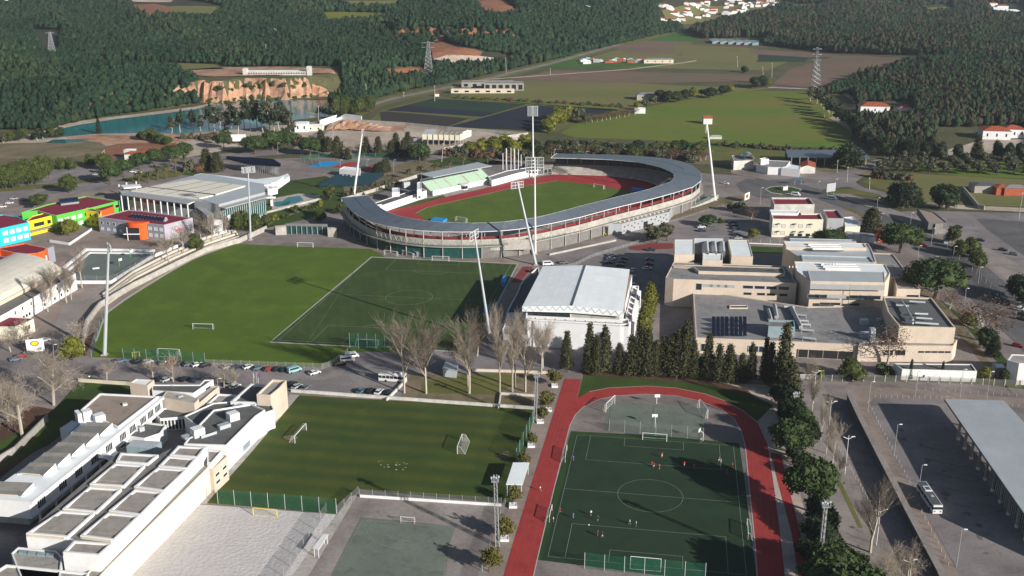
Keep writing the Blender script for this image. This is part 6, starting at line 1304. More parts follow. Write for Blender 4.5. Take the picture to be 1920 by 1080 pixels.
b.part('roof_light', m_, 'solar'); m_ = MB(); q = c+d_; m_.tube((q.x-.1*0, q.y, 7.9), (q.x+.5, q.y, 7.9), 1.9, 1.9, 12); b.part('roof_light_end', m_, 'lilac_pale')
for i in range(11): m_ = MB(); q = c+d_*i/10.0; m_.tube((*(q-n_/2), 7.9), (*q, 9.7), .12, .12, 4); m_.tube((*q, 9.7), (*(q+n_/2), 7.9), .12, .12, 4); b.part('roof_light_rib', m_, 'steel')
q = Vector(G(254, 421, 8)[:2]); m_ = MB(); pts = [(q.x+5.8*math.cos(t), q.y+4.4-5.0*math.sin(t)) for t in np.linspace(.1, math.pi-.1, 12)]; m_.prism(pts, 0, 8.6, True); b.part('entrance_bow', m_, 'orange_paint')
m_ = MB(); m_.box((q.x-1.0, q.y-.8, .2), (5.4, .6, 6.2)); b.part('entrance_recess', m_, 'dark'); m_ = MB(); m_.box((q.x-2, q.y-1.4, 3.2), (8, 1.2, .4)); m_.box((q.x-4, q.y-1.7, 0), (.3, .3, 7)); b.part('balcony', m_, 'white'); b.done()
b = Bld('school_block', 'orange-red curved school block with a dark red roof at the left edge', 'school', G(40, 480)[:2], gp)
b.vol([(-40, 470), (0, 464), (46, 456), (88, 464.5), (84, 470), (70, 474.5), (50, 476), (25, 473.5), (0, 468)], 8.0, 'orange_paint', 'red_roof', 0, .4, pw=.35, cap='cream')
b.wins(G(50, 476, 8), G(84, 470, 8), 1.5, 5.6, us=[.3, .85], w=3.4, m='shutter', frame='white', bars=1); b.vol([(88.7, 465.6), (101, 461.6), (99, 459), (88, 463)], 7.6, 'lilac', 'concrete', 0, 0, wp='side_wall'); b.done()
b = Bld('school_block', 'small lilac block with a red roof in front of the curved orange one', 'school', G(5, 500)[:2], gp); b.vol([(-40, 474), (33, 484.5), (12, 492.5), (-40, 490)], 6, 'lilac', 'red_roof', 0, .3); b.done()
b = Bld('vaulted_hall', 'cream hall with a big curved vault roof and a white two-storey side', 'sports hall', G(60, 540)[:2])
b.vol([(141.5, 512.5), (115, 500), (0, 552), (-120, 600), (-90, 640), (13, 586)], 7.4, 'white', 'concrete_dark', 0, .4, cap='cream')
A, B = G(141.5, 512.5, 7.4), G(13, 586, 7.4); b.strip('cream_band', 'cream', A, B, 3.5, 4.0, 0, .12); b.wins(A, B, 4.8, 6.2, us=[.2, .3, .4, .68, .8, .9], w=.8, m='glass', frame=None); b.wins(A, B, 1.2, 2.4, us=[.15, .25, .35, .5, .72, .76, .8], w=1.2, m='glass', frame=None)
c0, c1 = Vector(G(115, 506, 8.6)[:2]), Vector(G(-60, 597, 8.6)[:2]); k0 = Vector(G(72, 492, 8.6)[:2]); w_ = Vector(G(20, 480, 8.6)[:2])-Vector(G(115, 506, 8.6)[:2]); m_ = MB(); e_ = MB(); pr = []
for i in range(13): a = math.pi*i/12; f = (1-math.cos(a))/2; pr.append((f, 8.4+3.6*math.sin(a)))
for (f, z1), (f2, z2) in zip(pr, pr[1:]): m_.quad((*(c0+w_*f), z1), (*(c0+w_*f2), z2), (*(c1+w_*f2), z2), (*(c1+w_*f), z1))
e_.ngon([(*(c0+w_*f), z_) for f, z_ in pr]); b.part('vault', m_, 'cream_roof'); b.part('end_wall', e_, 'white')
m_ = MB(); m_.prism([tuple(c0), tuple(c0+w_), tuple(c1+w_), tuple(c1)], 0, 8.5, False); b.part('hall_wall', m_, 'cream'); b.strip('gutter', 'cream', c0, c1, 7.4, 8.8, -.2, .5); b.done()
b = Bld('low_pavilion', 'low cream building with a dark red roof by the car park at the left edge', 'building', G(20, 620)[:2]); P = b.vol([(-60, 590), (60, 596.5), (63, 598), (28, 612.5), (-60, 612)], 5.2, 'ivory', 'red_roof', 0, .15); b.wins(G(63, 598, 5.2), G(28, 612.5, 5.2), 2, 3.6, us=[.3, .45], w=1.1, m='glass', frame='cream'); b.done()
# ================================================================== BEIGE SCHOOL, east
b = Bld('beige_school', 'large beige school of flat-roofed blocks with grey roofs, ducts and rows of windows', 'school', G(1480, 600)[:2])
b.vol([(1299.4, 545), (1340, 549), (1513, 575), (1640, 573), (1700, 600), (1700, 648), (1612, 646.5), (1500, 641), (1305, 633)], 6.2, 'beige', 'grey_roof', 0, .35, pw=.4)
b.vol([(1248, 520), (1263, 491), (1474.4, 499), (1494, 531), (1263, 523)], 12.2, 'beige', 'grey_roof', 0, .3)
b.vol([(1263, 496), (1470, 502), (1472, 513), (1420, 511), (1340, 509), (1310, 508), (1300, 500)], 13.4, 'beige', 'felt_roof', 12, .3)
A, B = G(1263, 523, 12.2), G(1494, 531, 12.2)
b.wins(A, B, 9.2, 10.4, us=[.28, .34, .40, .46], w=4.2, m='steel', frame=None); b.wins(A, B, 9.2, 10.4, us=[.61, .705, .80, .90], w=4.0, m='glass', frame='steel', bars=4); b.wins(A, B, 7.8, 10.6, us=[.21], w=2.4, m='glass', frame='white', part='door')
b.wins(A, B, 6.4, 7.4, us=[.61, .72, .80, .9], w=3.2, m='glass', frame='steel', bars=3)
b.vol([(1264.7, 449), (1302, 449), (1302, 477), (1264.7, 477)], 15.3, 'beige', 'white_roof', 0, .2); b.vol([(1364.7, 449), (1403.6, 450), (1412, 481), (1371.7, 479.7)], 15.3, 'beige', 'white_roof', 0, .2)
b.vol([(1317.5, 474), (1356, 475.6), (1355, 488), (1317.5, 487)], 14.5, 'beige', 'white_roof', 0, .3); b.vol([(1302, 452), (1365, 452), (1370, 478), (1303, 476)], 12.8, 'steel_dark', 'steel_dark', 0, .1); b.vol([(1302, 446.5), (1356, 447), (1356, 450), (1302, 450)], 15, 'steel_pale', 'white_roof', 12, 0)
for i in range(3):
    x = 1316+15*i; a, c, d, e = [Vector(G(*q)) for q in ((x, 452, 15.2), (x+9, 452, 15.8), (x+11, 471, 15.8), (x, 473, 13.0))]; m_ = MB(); lo = Vector(G(x, 452, 13.0))
    m_.mi(0).add([lo, c, d, e], [(0, 3, 2, 1)]); c2, d2 = Vector(G(x+12, 452, 15.8)), Vector(G(x+14, 471, 15.8)); cl, dl = Vector((c2.x, c2.y, 12.8)), Vector((d2.x, d2.y, 12.8)); m_.mi(1).add([c, c2, d2, d, cl, dl, e, Vector((e.x, e.y, 12.8))], [(0, 3, 2, 1), (1, 2, 5, 4), (3, 6, 7, 5, 2)]); b.part('north_light', m_, ['steel', 'white'])
b.vol([(1489, 490), (1534, 491), (1660, 495), (1669, 512), (1660, 530), (1520, 527), (1494, 508)], 16.0, 'beige', 'white_roof', 0, .3)
b.vol([(1514.5, 506), (1658, 509), (1660, 529.5), (1520, 527)], 16.6, 'beige', 'steel_pale', 14, .15)
b.vol([(1469, 452), (1627, 456), (1634, 466), (1643, 491), (1505, 486), (1474, 466)], 14.6, 'beige', 'steel_pale', 0, .3); b.vol([(1469, 452), (1620, 456), (1625, 464), (1500, 463), (1474, 462)], 15.8, 'beige', 'white_roof', 14, .3); b.vol([(1480, 446), (1600, 449), (1606, 453), (1482, 452)], 13.5, 'steel_pale', 'steel_pale', 0, .3); b.vol([(1502, 477), (1630, 481), (1640, 492), (1505, 487)], 15.2, 'steel_pale', 'steel_pale', 14, .5)
for y0, h_, xs in ((455, 16.4, (1516, 1574)), (492, 16.9, (1540, 1605))):
    for k in range(3): P = GP([(xs[0]+4*k, y0+4*k), (xs[1]+4*k, y0+1+4*k), (xs[1]+4*k, y0+2.6+4*k), (xs[0]+4*k, y0+1.6+4*k)], h_); m_ = MB(); m_.prism(P, 15.5, h_, True); b.part('clerestory', m_, 'white'); P = GP([(xs[0]+4*k, y0+2.2+4*k), (xs[1]+4*k, y0+3.4+4*k), (xs[1]+4*k, y0+4+4*k), (xs[0]+4*k, y0+3+4*k)], h_-.4); m_ = MB(); m_.prism(P, 15, h_-.4, True); b.part('clerestory_glass', m_, 'steel_dark')
A, B = G(1520, 527, 16.6), G(1660, 529.7, 16.6)
for z_, z2 in ((14.4, 13.0), (10.4, 10.0), (7.4, 6.6)): pass
b.strip('louvre', 'steel', A, B, 13.2, 15.4, 0, .1); b.strip('louvre', 'steel', Vector(A[:2]).lerp(Vector(B[:2]), .22), Vector(A[:2]).lerp(Vector(B[:2]), .5), 9.4, 11.0, 0, .1)
b.wins(A, B, 9.5, 10.9, us=[.06, .16, .62, .75, .88], w=4.6, m='glass', frame='steel', bars=3); b.wins(A, B, 6.6, 7.6, us=[.22, .36, .62], w=4, m='glass', frame='steel', bars=3); b.strip('drain_line', 'steel_dark', Vector(A[:2]).lerp(Vector(B[:2]), .535), Vector(A[:2]).lerp(Vector(B[:2]), .54), 6, 15.5, 0, .15)
b.vol([(1636, 474), (1674, 475.5), (1707, 518), (1672, 520), (1643, 494)], 8, 'beige', 'grey_roof', 0, .4); b.vol([(1676, 518.6), (1705.6, 520), (1726, 542.5), (1682, 541.5)], 7.5, 'beige', 'gravel_roof', 0, .5); b.wins(G(1682, 541.5, 7.5), G(1726, 542.5, 7.5), 4, 5, us=[.7], w=5, m='glass', frame='white')
b.vol([(1655.6, 555), (1747, 558), (1791.7, 614.4), (1686, 611.7), (1665, 585)], 12.4, 'beige', 'felt_roof', 0, .6, pw=.5)
b.vol([(1610, 647.5), (1612, 642), (1690, 635), (1795, 637), (1787.5, 648.5)], 6.4, 'beige', 'gravel_roof', 0, .4)
A, B = G(1610, 647.5, 6.4), G(1787.5, 648.5, 6.4); b.wins(A, B, 3.6, 4.3, us=[.67, .74, .81, .88, .95], w=2.2, m='glass', frame=None); b.wins(A, B, 2.6, 4.6, us=[.32, .45], w=3.6, m='glass', frame='beige')
A, B = G(1305, 633, 6.2), G(1612, 646.5, 6.2); b.wins(A, B, 1.0, 3.9, us=[.045, .07], w=1.2, m='glass', frame='white'); b.wins(A, B, 1.6, 3.9, us=[.345, .375, .405], w=1.9, m='glass', frame='white'); b.wins(A, B, .2, 3.4, us=[.665], w=3.6, m='dark', frame='beige', part='porch_opening'); b.wins(A, B, .2, 3.4, us=[.83], w=16, m='dark', frame='beige', part='porch_opening', bars=2)
b.vol([(1441, 599), (1489, 600.5), (1491, 613), (1441, 611.7)], 10.4, 'glass_pale', 'concrete_dark', 5.9, .8, wp='plant_room', rp='plant_room_roof')
b.vol([(1368, 572), (1402, 572), (1402, 577), (1368, 577)], 6.35, 'cream', 'dark', 5.7, .3)
for i in range(4):
    for k in range(2):
        m_ = MB()
        for j in range(4): p = Vector(G(1338+8*j+34*k, 603+9*i, 6.0)); m_.add([p+Vector((-.7, -.7, .3)), p+Vector((.7, -.7, .3)), p+Vector((.7, .6, 1.9)), p+Vector((-.7, .6, 1.9))], [(0, 1, 2, 3), (3, 2, 1, 0)])
        b.part('solar_panel_row', m_, 'solar')
for pts, r_ in (([(1484, 577), (1492, 594), (1502, 614)], .9), ([(1440, 580), (1446, 600)], .7), ([(1452, 572), (1456, 595)], .9), ([(1495, 590), (1512, 592)], .5), ([(1497, 601), (1516, 602)], .5), ([(1500, 608), (1520, 609)], .5), ([(1503, 618), (1526, 620)], .5), ([(1505, 633), (1530, 636)], .6), ([(1470, 575), (1490, 576)], .7)):
    m_ = MB(); P = [Vector(G(*q, 7.0)) for q in pts]; m_.path(P, r_, 5); [m_.tube((q.x, q.y, 5.8), (q.x, q.y, 7), .15, .15, 4) for q in P]; b.part('duct', m_, 'steel')
for q, s_ in (((1620, 605), (3, 2.4, 2)), ((1634, 636), (1.8, 2, 5)), ((1622, 630), (3.6, 2.6, 2)), ((1648, 600), (1.4, 1.4, 1.2)), ((1372, 495), (2, 1.2, .8))): p = G(*q, 6.4); m_ = MB(); m_.box((p[0], p[1], 5.8), s_, .1); b.part('air_unit', m_, 'steel_pale')
for pts in ([(1690, 563), (1712, 600)], [(1680, 572), (1704, 574)], [(1715, 588), (1740, 589)], [(1718, 596), (1748, 598)], [(1716, 605), (1760, 608)], [(1690, 590), (1712, 606)], [(1705, 565), (1735, 567)]): m_ = MB(); m_.path([Vector(G(*q, 13.2)) for q in pts], .45, 5); b.part('duct', m_, 'steel_pale')
for x in (1480, 1486, 1492, 1555, 1561, 1567): p = G(x, 502 if x < 1500 else 497, 16.5); m_ = MB(); m_.tube(p, (p[0], p[1], 17.3), .25, .25, 5); b.part('vent_pipe', m_, 'white')
b.done()
b = Bld('annex', 'long low white annex with a dark flat roof behind the fence', 'building', G(1750, 700)[:2]); b.vol([(1676, 681), (1822, 682.5), (1832, 696), (1691.7, 692)], 4.2, 'white', 'felt_roof', 0, .3); b.wins(G(1691.7, 692, 4.2), G(1832, 696, 4.2), 1.2, 2.2, us=[.3], w=.6, m='glass', frame=None); b.done()
b = Bld('kiosk', 'white upright building cut by the right edge beside the avenue', 'building', G(1930, 700)[:2]); b.vol([(1889, 675), (1897, 664), (2000, 668), (2000, 684), (1911, 681)], 8.2, 'white', 'concrete', 0, .3); b.done()
b = Bld('kiosk', 'small white flat-roofed store between the annex and the tall white building', 'building', G(1875, 705)[:2]); b.vol([(1861, 680), (1880, 680), (1888, 690), (1866, 690)], 3.5, 'concrete', 'white_roof', 0, .2); b.done()
# ---- clinic
b = Bld('clinic', 'cream two-storey clinic with dark red roofs and hooded windows', 'clinic', G(1500, 430)[:2])
b.vol([(1446, 370), (1517, 370.5), (1527.5, 383), (1451.7, 383)], 9.5, 'white_old', 'red_roof', 0, .9, pw=.4); b.vol([(1444, 394), (1500, 394.5), (1504, 400), (1538, 400), (1544, 411.5), (1449, 410.5)], 9.6, 'ivory', 'red_roof', 0, .7, pw=.5); b.vol([(1443, 393), (1500, 394), (1495, 400), (1446, 399)], 10.3, 'white', 'white_roof', 9, .2)
b.vol([(1542.5, 393), (1570, 393), (1582.5, 409.5), (1551.7, 409)], 8.8, 'steel', 'red_roof', 0, .8); b.vol([(1582, 407), (1600, 406), (1613, 424.5), (1585, 425)], 5.2, 'ivory', 'white_roof', 0, .2)
A, B = G(1449, 410.5, 9.6), G(1544, 411.5, 9.6)
for z_, us in ((5.2, [.06, .22, .4, .56, .72]), (1.4, [.06, .22]),): b.wins(A, B, z_, z_+1.7, us=us, w=2.0, m='shutter', frame='concrete')
b.wins(A, B, .8, 2.0, us=[.4, .56, .72], w=2.0, m='glass', frame='concrete')
for u, z_ in ((.12, 7), (.44, 7), (.76, 7), (.12, 3), (.44, 3), (.6, 3)): q = Vector(A[:2]).lerp(Vector(B[:2]), u); m_ = MB(); m_.box((q.x, q.y-.6, z_), (1.3, 1.0, .4)); b.part('air_unit', m_, 'steel_dark')
b.done()
t = thing('container_row', 'row of four white site containers behind the clinic', 'containers', G(1612, 452))
for i in range(4): P = GP([(1586+13.5*i, 433+1.4*i), (1598+13.5*i, 434+1.4*i), (1602+13.5*i, 440.5+1.2*i), (1589+13.5*i, 440+1.2*i)], 3.2); m_ = MB(); m_.mi(0).prism(P, 0, 3.0, False); m_.mi(1).prism(P, 3.0, 3.2, True); m_.build('container', ['white', 'steel'], t)
b = Bld('shed', 'small orange shed with a gabled roof by the umbrella pine', 'shed', G(1653, 452)[:2]); P = GP([(1642, 437), (1655, 435), (1662, 441), (1648, 443)], 3); b.mb('wall', 'orange_paint').prism(P, 0, 3); b.gable(P, 3, 1.2, 'orange_paint', .2, 'orange_paint'); b.done()
# ---- restaurant group by the roundabout, barn
def simple(name, label, cat, base, vols, group=None):
    b = Bld(name, label, cat, G(*base)[:2], group)
    for v in vols: b.vol(v[0], v[1], v[2], v[3], 0, v[4] if len(v) > 4 else .25)
    return b
b = simple('restaurant', 'pale grey building with an arched lantern left of the roundabout restaurants', 'building', (1390, 314), [([(1371.7, 291.5), (1404, 290), (1413, 300), (1376, 302)], 6, 'white_old', 'grey_roof')])
m_ = MB(); p = Vector(G(1404, 297, 6)); [m_.quad(p+Vector((3.4*math.cos(a), -3, 3.4*math.sin(a))), p+Vector((3.4*math.cos(a), 6, 3.4*math.sin(a))), p+Vector((3.4*math.cos(a+.4), 6, 3.4*math.sin(a+.4))), p+Vector((3.4*math.cos(a+.4), -3, 3.4*math.sin(a+.4)))) for a in np.arange(0, 3.0, .4)]; b.part('lantern', m_, 'glass_pale'); b.done()
b = simple('restaurant', 'white and pale blue restaurant with a green-grey roof by the roundabout', 'building', (1450, 322), [([(1418, 308), (1436, 300), (1482, 302), (1472, 314), (1440, 313)], 5, 'white', 'grey_roof'), ([(1424, 297), (1436, 295), (1442, 298), (1427, 300)], 8, 'white', 'white_roof')]); b.wins(G(1450, 326), G(1466, 327), .3, 2.6, n=1, w=2.4, m='glass', toward=(0, -1)); b.done()
simple('restaurant', 'small white cube building beside the roundabout restaurants', 'building', (1490, 330), [([(1465, 314.5), (1482, 308), (1501, 311), (1500, 318)], 5, 'white', 'white_roof')]).done()
b = Bld('cottage', 'cottage with a worn brown tiled roof behind the white cube', 'house', G(1513, 318)[:2]); P = GP([(1500, 305), (1528, 305), (1529, 314), (1501, 314)], 4); b.mb('wall', 'white_old').prism(P, 0, 4); b.gable(P, 4, 1.6, 'tile', .3, 'white_old'); b.done()
b = Bld('barn', 'long open barn with a pale grey metal roof at the meadow edge', 'barn', G(1550, 305)[:2]); P = GP([(1473, 283), (1617, 284), (1632, 297), (1477, 294)], 6.5); b.mb('roof', 'steel_roof').prism(P, [7.2, 7.2, 6.2, 6.2], [7.5, 7.5, 6.5, 6.5], True, True)
for i in range(10): q = Vector(P[3]).lerp(Vector(P[2]), (i+.5)/10); q2 = Vector(P[0]).lerp(Vector(P[1]), (i+.5)/10); m_ = MB(); m_.tube((*q, 0), (*q, 6.2), .3, .3, 4); m_.tube((*q2, 0), (*q2, 7.2), .3, .3, 4); b.part('post', m_, 'concrete')
b.mb('back_wall', 'steel_dark').prism([P[0], P[1], tuple(Vector(P[1])+Vector((0, .4))), tuple(Vector(P[0])+Vector((0, .4)))], 0, 7.1); b.done()
def house(px, py, w, d, h, label, roof='tile', wall='white', rz=0, rise=1.8, hip=True, n=3, name='house', cat='house', group=None):
    p = GT(px, py); b = Bld(name, label, cat, p, group); ca, sa = math.cos(rz), math.sin(rz)
    P = [(p[0]+x*ca-y*sa, p[1]+x*sa+y*ca) for x, y in ((-w/2, 0), (w/2, 0), (w/2, d), (-w/2, d))]; z0 = p[2]
    b.mb('wall', wall).prism(P, z0-1, z0+h, True); (b.hip if hip else b.gable)(P, z0+h, rise, roof) if hip else b.gable(P, z0+h, rise, roof, .3, wall)
    if n: b.wins(P[0], P[1], z0+h*.35, z0+h*.7, n=n, w=1.1, frame=None, toward=(-sa*-1*0, -1))
    return b.done()
house(1640, 214, 24, 14, 6.5, 'red-roofed house with two chimneys at the edge of the eastern wood', rz=-.1, rise=2.6)
house(1697, 208, 10, 8, 3, 'low cottage right of the first red-roofed house in the eastern wood', n=0)
house(1868, 262, 20, 15, 6.5, 'big white house with red hipped roofs at the right edge', rz=-.15, rise=2.6); house(1901, 259, 16, 13, 6.5, 'red-roofed annexe joined to the big white house at the right edge', rz=-.1, rise=2.4)
house(1327, 233, 7, 6, 4.6, 'tiny white chapel-like hut with a tiled roof alone in the green meadow', rise=1.8, hip=False, n=0)
house(1562, 166, 9, 7, 3.5, 'small white farmhouse with a red roof at the foot of the lattice pylon', n=1); house(1616, 164, 9, 7, 3.5, 'small red-roofed farmhouse right of the white lane', n=1)
house(1342, 261, 9, 4, 2, 'ruined little field hut near the leaning right mast', 'concrete_pale', 'white_old', n=0, rise=.8)
house(1200, 213, 9, 6, 4, 'small white shed among the trees beyond the meadow', 'white_roof', 'white', n=0, rise=.8)
house(1225, 188, 30, 10, 5, 'long grey farm shed beyond the meadow', 'grey_roof', 'concrete', n=3, rise=1.4)
house(819, 181, 4, 3, 2.4, 'tiny tile-roofed hut beside the valley road', n=0, rise=.9, hip=False)
house(271, 301, 26, 9, 4.5, 'derelict white farmhouse with broken brown roofs by the lake clearing', 'tile', 'white_old', n=4, rise=1.4, rz=.1)
house(243, 298, 7, 5, 6, 'little white tower of the derelict farmhouse', 'white_roof', 'white_old', n=0, rise=.6)
for q, w_, d_, h_, lb in (((915, 164), 52, 14, 5, 'long grey workshop with a flat roof beside the valley road'), ((945, 170), 38, 12, 7, 'dark fronted workshop block beside the long grey one'), ((905, 175), 60, 4, 4, 'row of pale stone bays in front of the workshops')):
    p = G(*q); b = Bld('workshop', lb, 'workshop', p[:2]); b.vol(None, h_, 'cream' if w_ == 60 else 'concrete', 'grey_roof', 0, .3, xy=[(p[0]-w_/2, p[1]), (p[0]+w_/2, p[1]), (p[0]+w_/2, p[1]+d_), (p[0]-w_/2, p[1]+d_)]); b.wins((p[0]-w_/2, p[1]), (p[0]+w_/2, p[1]), 1, h_-1.4, n=6, w=4, m='dark', frame=None, toward=(0, -1)); b.done()
p = GT(520, 141); b = Bld('long_building', 'very long white building on the plateau above the quarry cliff', 'building', p)
x0, x1 = GT(460, 141)[0], GT(582, 141)[0]; b.vol(None, p[2]+3.6, 'white_old', 'white_roof', p[2]-1, .3, xy=[(x0, p[1]), (x1, p[1]), (x1, p[1]+9), (x0, p[1]+9)]); b.wins((x0, p[1]), (x1, p[1]), p[2]+1.2, p[2]+2.4, n=26, w=1.4, frame=None, toward=(0, -1)); b.vol(None, p[2]+8, 'white_old', 'white_roof', p[2]-1, .3, xy=[(x1-3, p[1]-1), (x1+1, p[1]-1), (x1+1, p[1]+5), (x1-3, p[1]+5)]); b.vol(None, p[2]+6, 'white_old', 'white_roof', p[2]-1, .3, xy=[(x0-2, p[1]-1), (x0+2, p[1]-1), (x0+2, p[1]+5), (x0-2, p[1]+5)]); b.done()
# ---- depot with the roofless hall
b = Bld('frame_hall', 'half-dismantled hall on stilts with white wall panels and open roof frames', 'hall', G(835, 268)[:2])
P = [Vector(q) for q in GP([(791, 251.5), (863, 253.5), (884, 245), (806, 243)], 8)]
for i in range(7): f = i/7; m_ = MB(); a, c = P[0].lerp(P[1], f+.01), P[0].lerp(P[1], f+.125); m_.prism([tuple(a), tuple(c), tuple(c+Vector((0, .3))), tuple(a+Vector((0, .3)))], 4.2, 8); b.part('wall_panel', m_, 'ivory'); m_ = MB(); m_.box((a.x, a.y, 0), (.6, .6, 4.2)); b.part('stilt', m_, 'concrete')
for i in range(4): a, c = P[1].lerp(P[2], i/4+.01), P[1].lerp(P[2], i/4+.24); m_ = MB(); m_.prism([tuple(a), tuple(c), tuple(c+Vector((-.3, 0))), tuple(a+Vector((-.3, 0)))], 4.2, 8.0+[.6, 1.6, 1.6, .6][i]); b.part('wall_panel', m_, 'ivory'); m_ = MB(); m_.box((a.x, a.y, 0), (.6, .6, 4.2)); b.part('stilt', m_, 'concrete')
m_ = MB(); m_.add([(*P[0], 8), (*P[0].lerp(P[1], .3), 8), (*(P[0].lerp(P[1], .3)+(P[3]-P[0])*.5), 10), (*(P[0]+(P[3]-P[0])*.5), 10), (*(P[0].lerp(P[1], .3)+(P[3]-P[0])), 8), (*P[3], 8)], [(0, 1, 2, 3), (3, 2, 4, 5)]); b.part('roof_slab', m_, 'steel_pale')
for i in range(3, 8): a = P[0].lerp(P[1], i/7.5); m_ = MB(); m_.path([(*a, 8), (*(a+(P[3]-P[0])*.5), 9.6), (*(a+(P[3]-P[0])), 8)], .25, 4); b.part('roof_frame', m_, 'steel_dark')
b.mb('deck', 'concrete').prism([tuple(q) for q in P], 3.9, 4.2, True, True); b.done()
t = thing('earth_mound', 'long heap of orange earth against the white depot wall', 'heap', G(690, 240)); m_ = MB(); pts = chain([(618, 240), (660, 240), (700, 242), (740, 242), (760, 241)], 26); r_ = random.Random(4); rows = []
for i, p in enumerate(pts):
    f = i/26; h_ = 7*math.sin(math.pi*min(1, (f*1.15+.08)))**.6*(1-.65*f)+.3; rows.append([(p.x+r_.uniform(-1, 1), p.y+(j-3)*4+r_.uniform(-.8, .8), max(0, h_*math.cos((j-3)/3.3*1.5))*r_.uniform(.8, 1.15)) for j in range(7)])
v_ = [q for R_ in rows for q in R_]; m_.add(v_, [(i*7+j, (i+1)*7+j, (i+1)*7+j+1, i*7+j+1) for i in range(26) for j in range(6)]); m_.build('mound', 'earth_orange', t)
def wall(name, pts, h, w, m, label, cat='wall', lv=0, px=True):
    P = [Vector(G(*q)[:2]) for q in pts]; mb = MB()
    for i, (a, b_) in enumerate(zip(P, P[1:])):
        e = (b_-a).normalized(); n = Vector((-e.y, e.x))*w/2; ea = e*w*.5 if i else e*0
        mb.prism([tuple(a-n-ea), tuple(b_-n), tuple(b_+n), tuple(a+n-ea)], lv, h-.003*i, True)
    return single(mb, name, m, label, cat, (*P[0], lv))
wall('depot_wall', [(600, 237), (640, 224), (678.6, 229)], 5, .5, 'white', 'tall white wall along the back of the depot yard')
wall('depot_fence_wall', [(678, 230), (760, 235), (840, 243), (985, 254)], 2.4, .4, 'concrete', 'grey boundary wall between the depot and the dark slate fields')
wall('roadside_wall', [(832, 287), (900, 274), (950, 264), (990, 258)], 4.0, .5, 'concrete_pale', 'pale concrete wall slanting up behind the stadium thicket')
house(565, 248, 10, 8, 7, 'white depot gatehouse on a steel frame by the lake road', 'white_roof', 'white', n=2, rise=.6); house(590, 246, 12, 9, 4, 'pale yellow depot shed beside the gatehouse', 'white_roof', 'ivory', n=2, rise=1)
# ---- scrap yard, greenhouse, village
rr = random.Random(11)
XS = sorted(rr.uniform(1090, 1205) for _ in range(26))
for i in range(26):
    x = XS[i]; y = 117-(x-1090)*.02+rr.uniform(-5, 5)*.6; c = rr.choice(['white', 'white_old', 'tile', 'steel', 'car_turquoise', 'earth_red', 'white']); p = GT(x, y); s_ = (rr.uniform(4, 11), rr.uniform(3, 5), rr.uniform(1.5, 3.5)); m_ = MB(); m_.box((p[0], p[1], p[2]), s_, rr.uniform(-.2, .2)); m_.box((p[0]+s_[0]*.1, p[1]+.2, p[2]+s_[2]), (s_[0]*.5, s_[1]*.6, .8), .1)
    single(m_, 'scrap_stack', c, '%s stack from the left in the far scrap yard' % ORD[i], 'stack', p, 'stacks in the far scrap yard')
house(1235, 119, 34, 12, 4.5, 'cream hall with a grey roof right of the far scrap yard', 'grey_roof', 'cream', n=4, rise=1.2)
for i in range(6): house(1346+i*15, 82+i*.6, 15, 26, 3, '%s greenhouse from the left in the far row' % ORD[i], 'glass_pale', 'glass_pale', n=0, rise=1.4, hip=False, name='greenhouse', cat='greenhouse', group='far greenhouses')
vs = sorted([(rr.uniform(1200, 1480), 0) for _ in range(86)])
for i, (x, _) in enumerate(vs):
    t_ = (x-1200)/280; y = 40-36*t_+rr.uniform(-26, 12)*(1-.3*t_); y = max(-2, min(42, y)); red = rr.random() < .6
    house(x, y, rr.uniform(6, 15), rr.uniform(6, 10), rr.uniform(3, 5.5), '%s house from the left in the far hillside village, with a %s roof' % (ORD[i], 'red' if red else 'pale'), 'tile' if red else 'white_roof', 'white', rz=rr.uniform(-.3, .3), n=0, rise=2, group='houses of the far village')
for i, (x, y, w_) in enumerate(sorted([(1870, 22, 26), (1880, 17, 20), (1890, 26, 40), (1905, 30, 20), (1862, 12, 16), (1590, 13, 22), (1600, 12, 14), (513, 33, 12), (512, 66, 12), (662, 42, 12), (6, 8, 14), (1100, 20, 10)])): house(x, y, w_, 11, 5.5, '%s lone white house from the left among the wooded hills' % ORD[i], 'tile' if i in (2, 3, 7, 9) else 'white_roof', n=0, rise=2, name='hill_house', group='lone houses in the hills')
for i, (x, y, w_) in enumerate([(1850, 362, 15), (1880, 366, 8), (1903, 367, 13)]): house(x, y, w_, 9, 4.5, '%s brick outbuilding from the left at the right edge' % ORD[i], ['steel_dark', 'tile', 'grey_roof'][i], 'tile' if i else 'concrete', n=0, rise=1.2)
# ================================================================== BUS STATION
b = Bld('bus_station_canopy', 'huge pale metal canopy of the bus station on round concrete columns', 'canopy', G(1900, 850)[:2])
hc = 8.2; q = [Vector(G(*s_, hc)) for s_ in ((1770.8, 748), (1881.6, 750.7), (2197, 1090), (1927, 972))]
b.mb('roof', 'canopy').add([q[0], q[1], q[2], q[3]], [(3, 2, 1, 0)]); b.mb('roof_underside', 'steel').add([p-Vector((0, 0, .7)) for p in q], [(0, 1, 2, 3)])
for a, c in ((0, 1), (1, 2), (2, 3), (3, 0)): b.mb('fascia', 'steel_dark').quad(q[a], q[c], q[c]-Vector((0, 0, .7)), q[a]-Vector((0, 0, .7)))
for i in range(44): f = (i+.5)/44; m_ = b.mb('roof_seams', 'steel_pale'); m_.tube(q[0].lerp(q[1], f)+Vector((0, 0, .02)), q[3].lerp(q[2], f)+Vector((0, 0, .02)), .035, .035, 3)
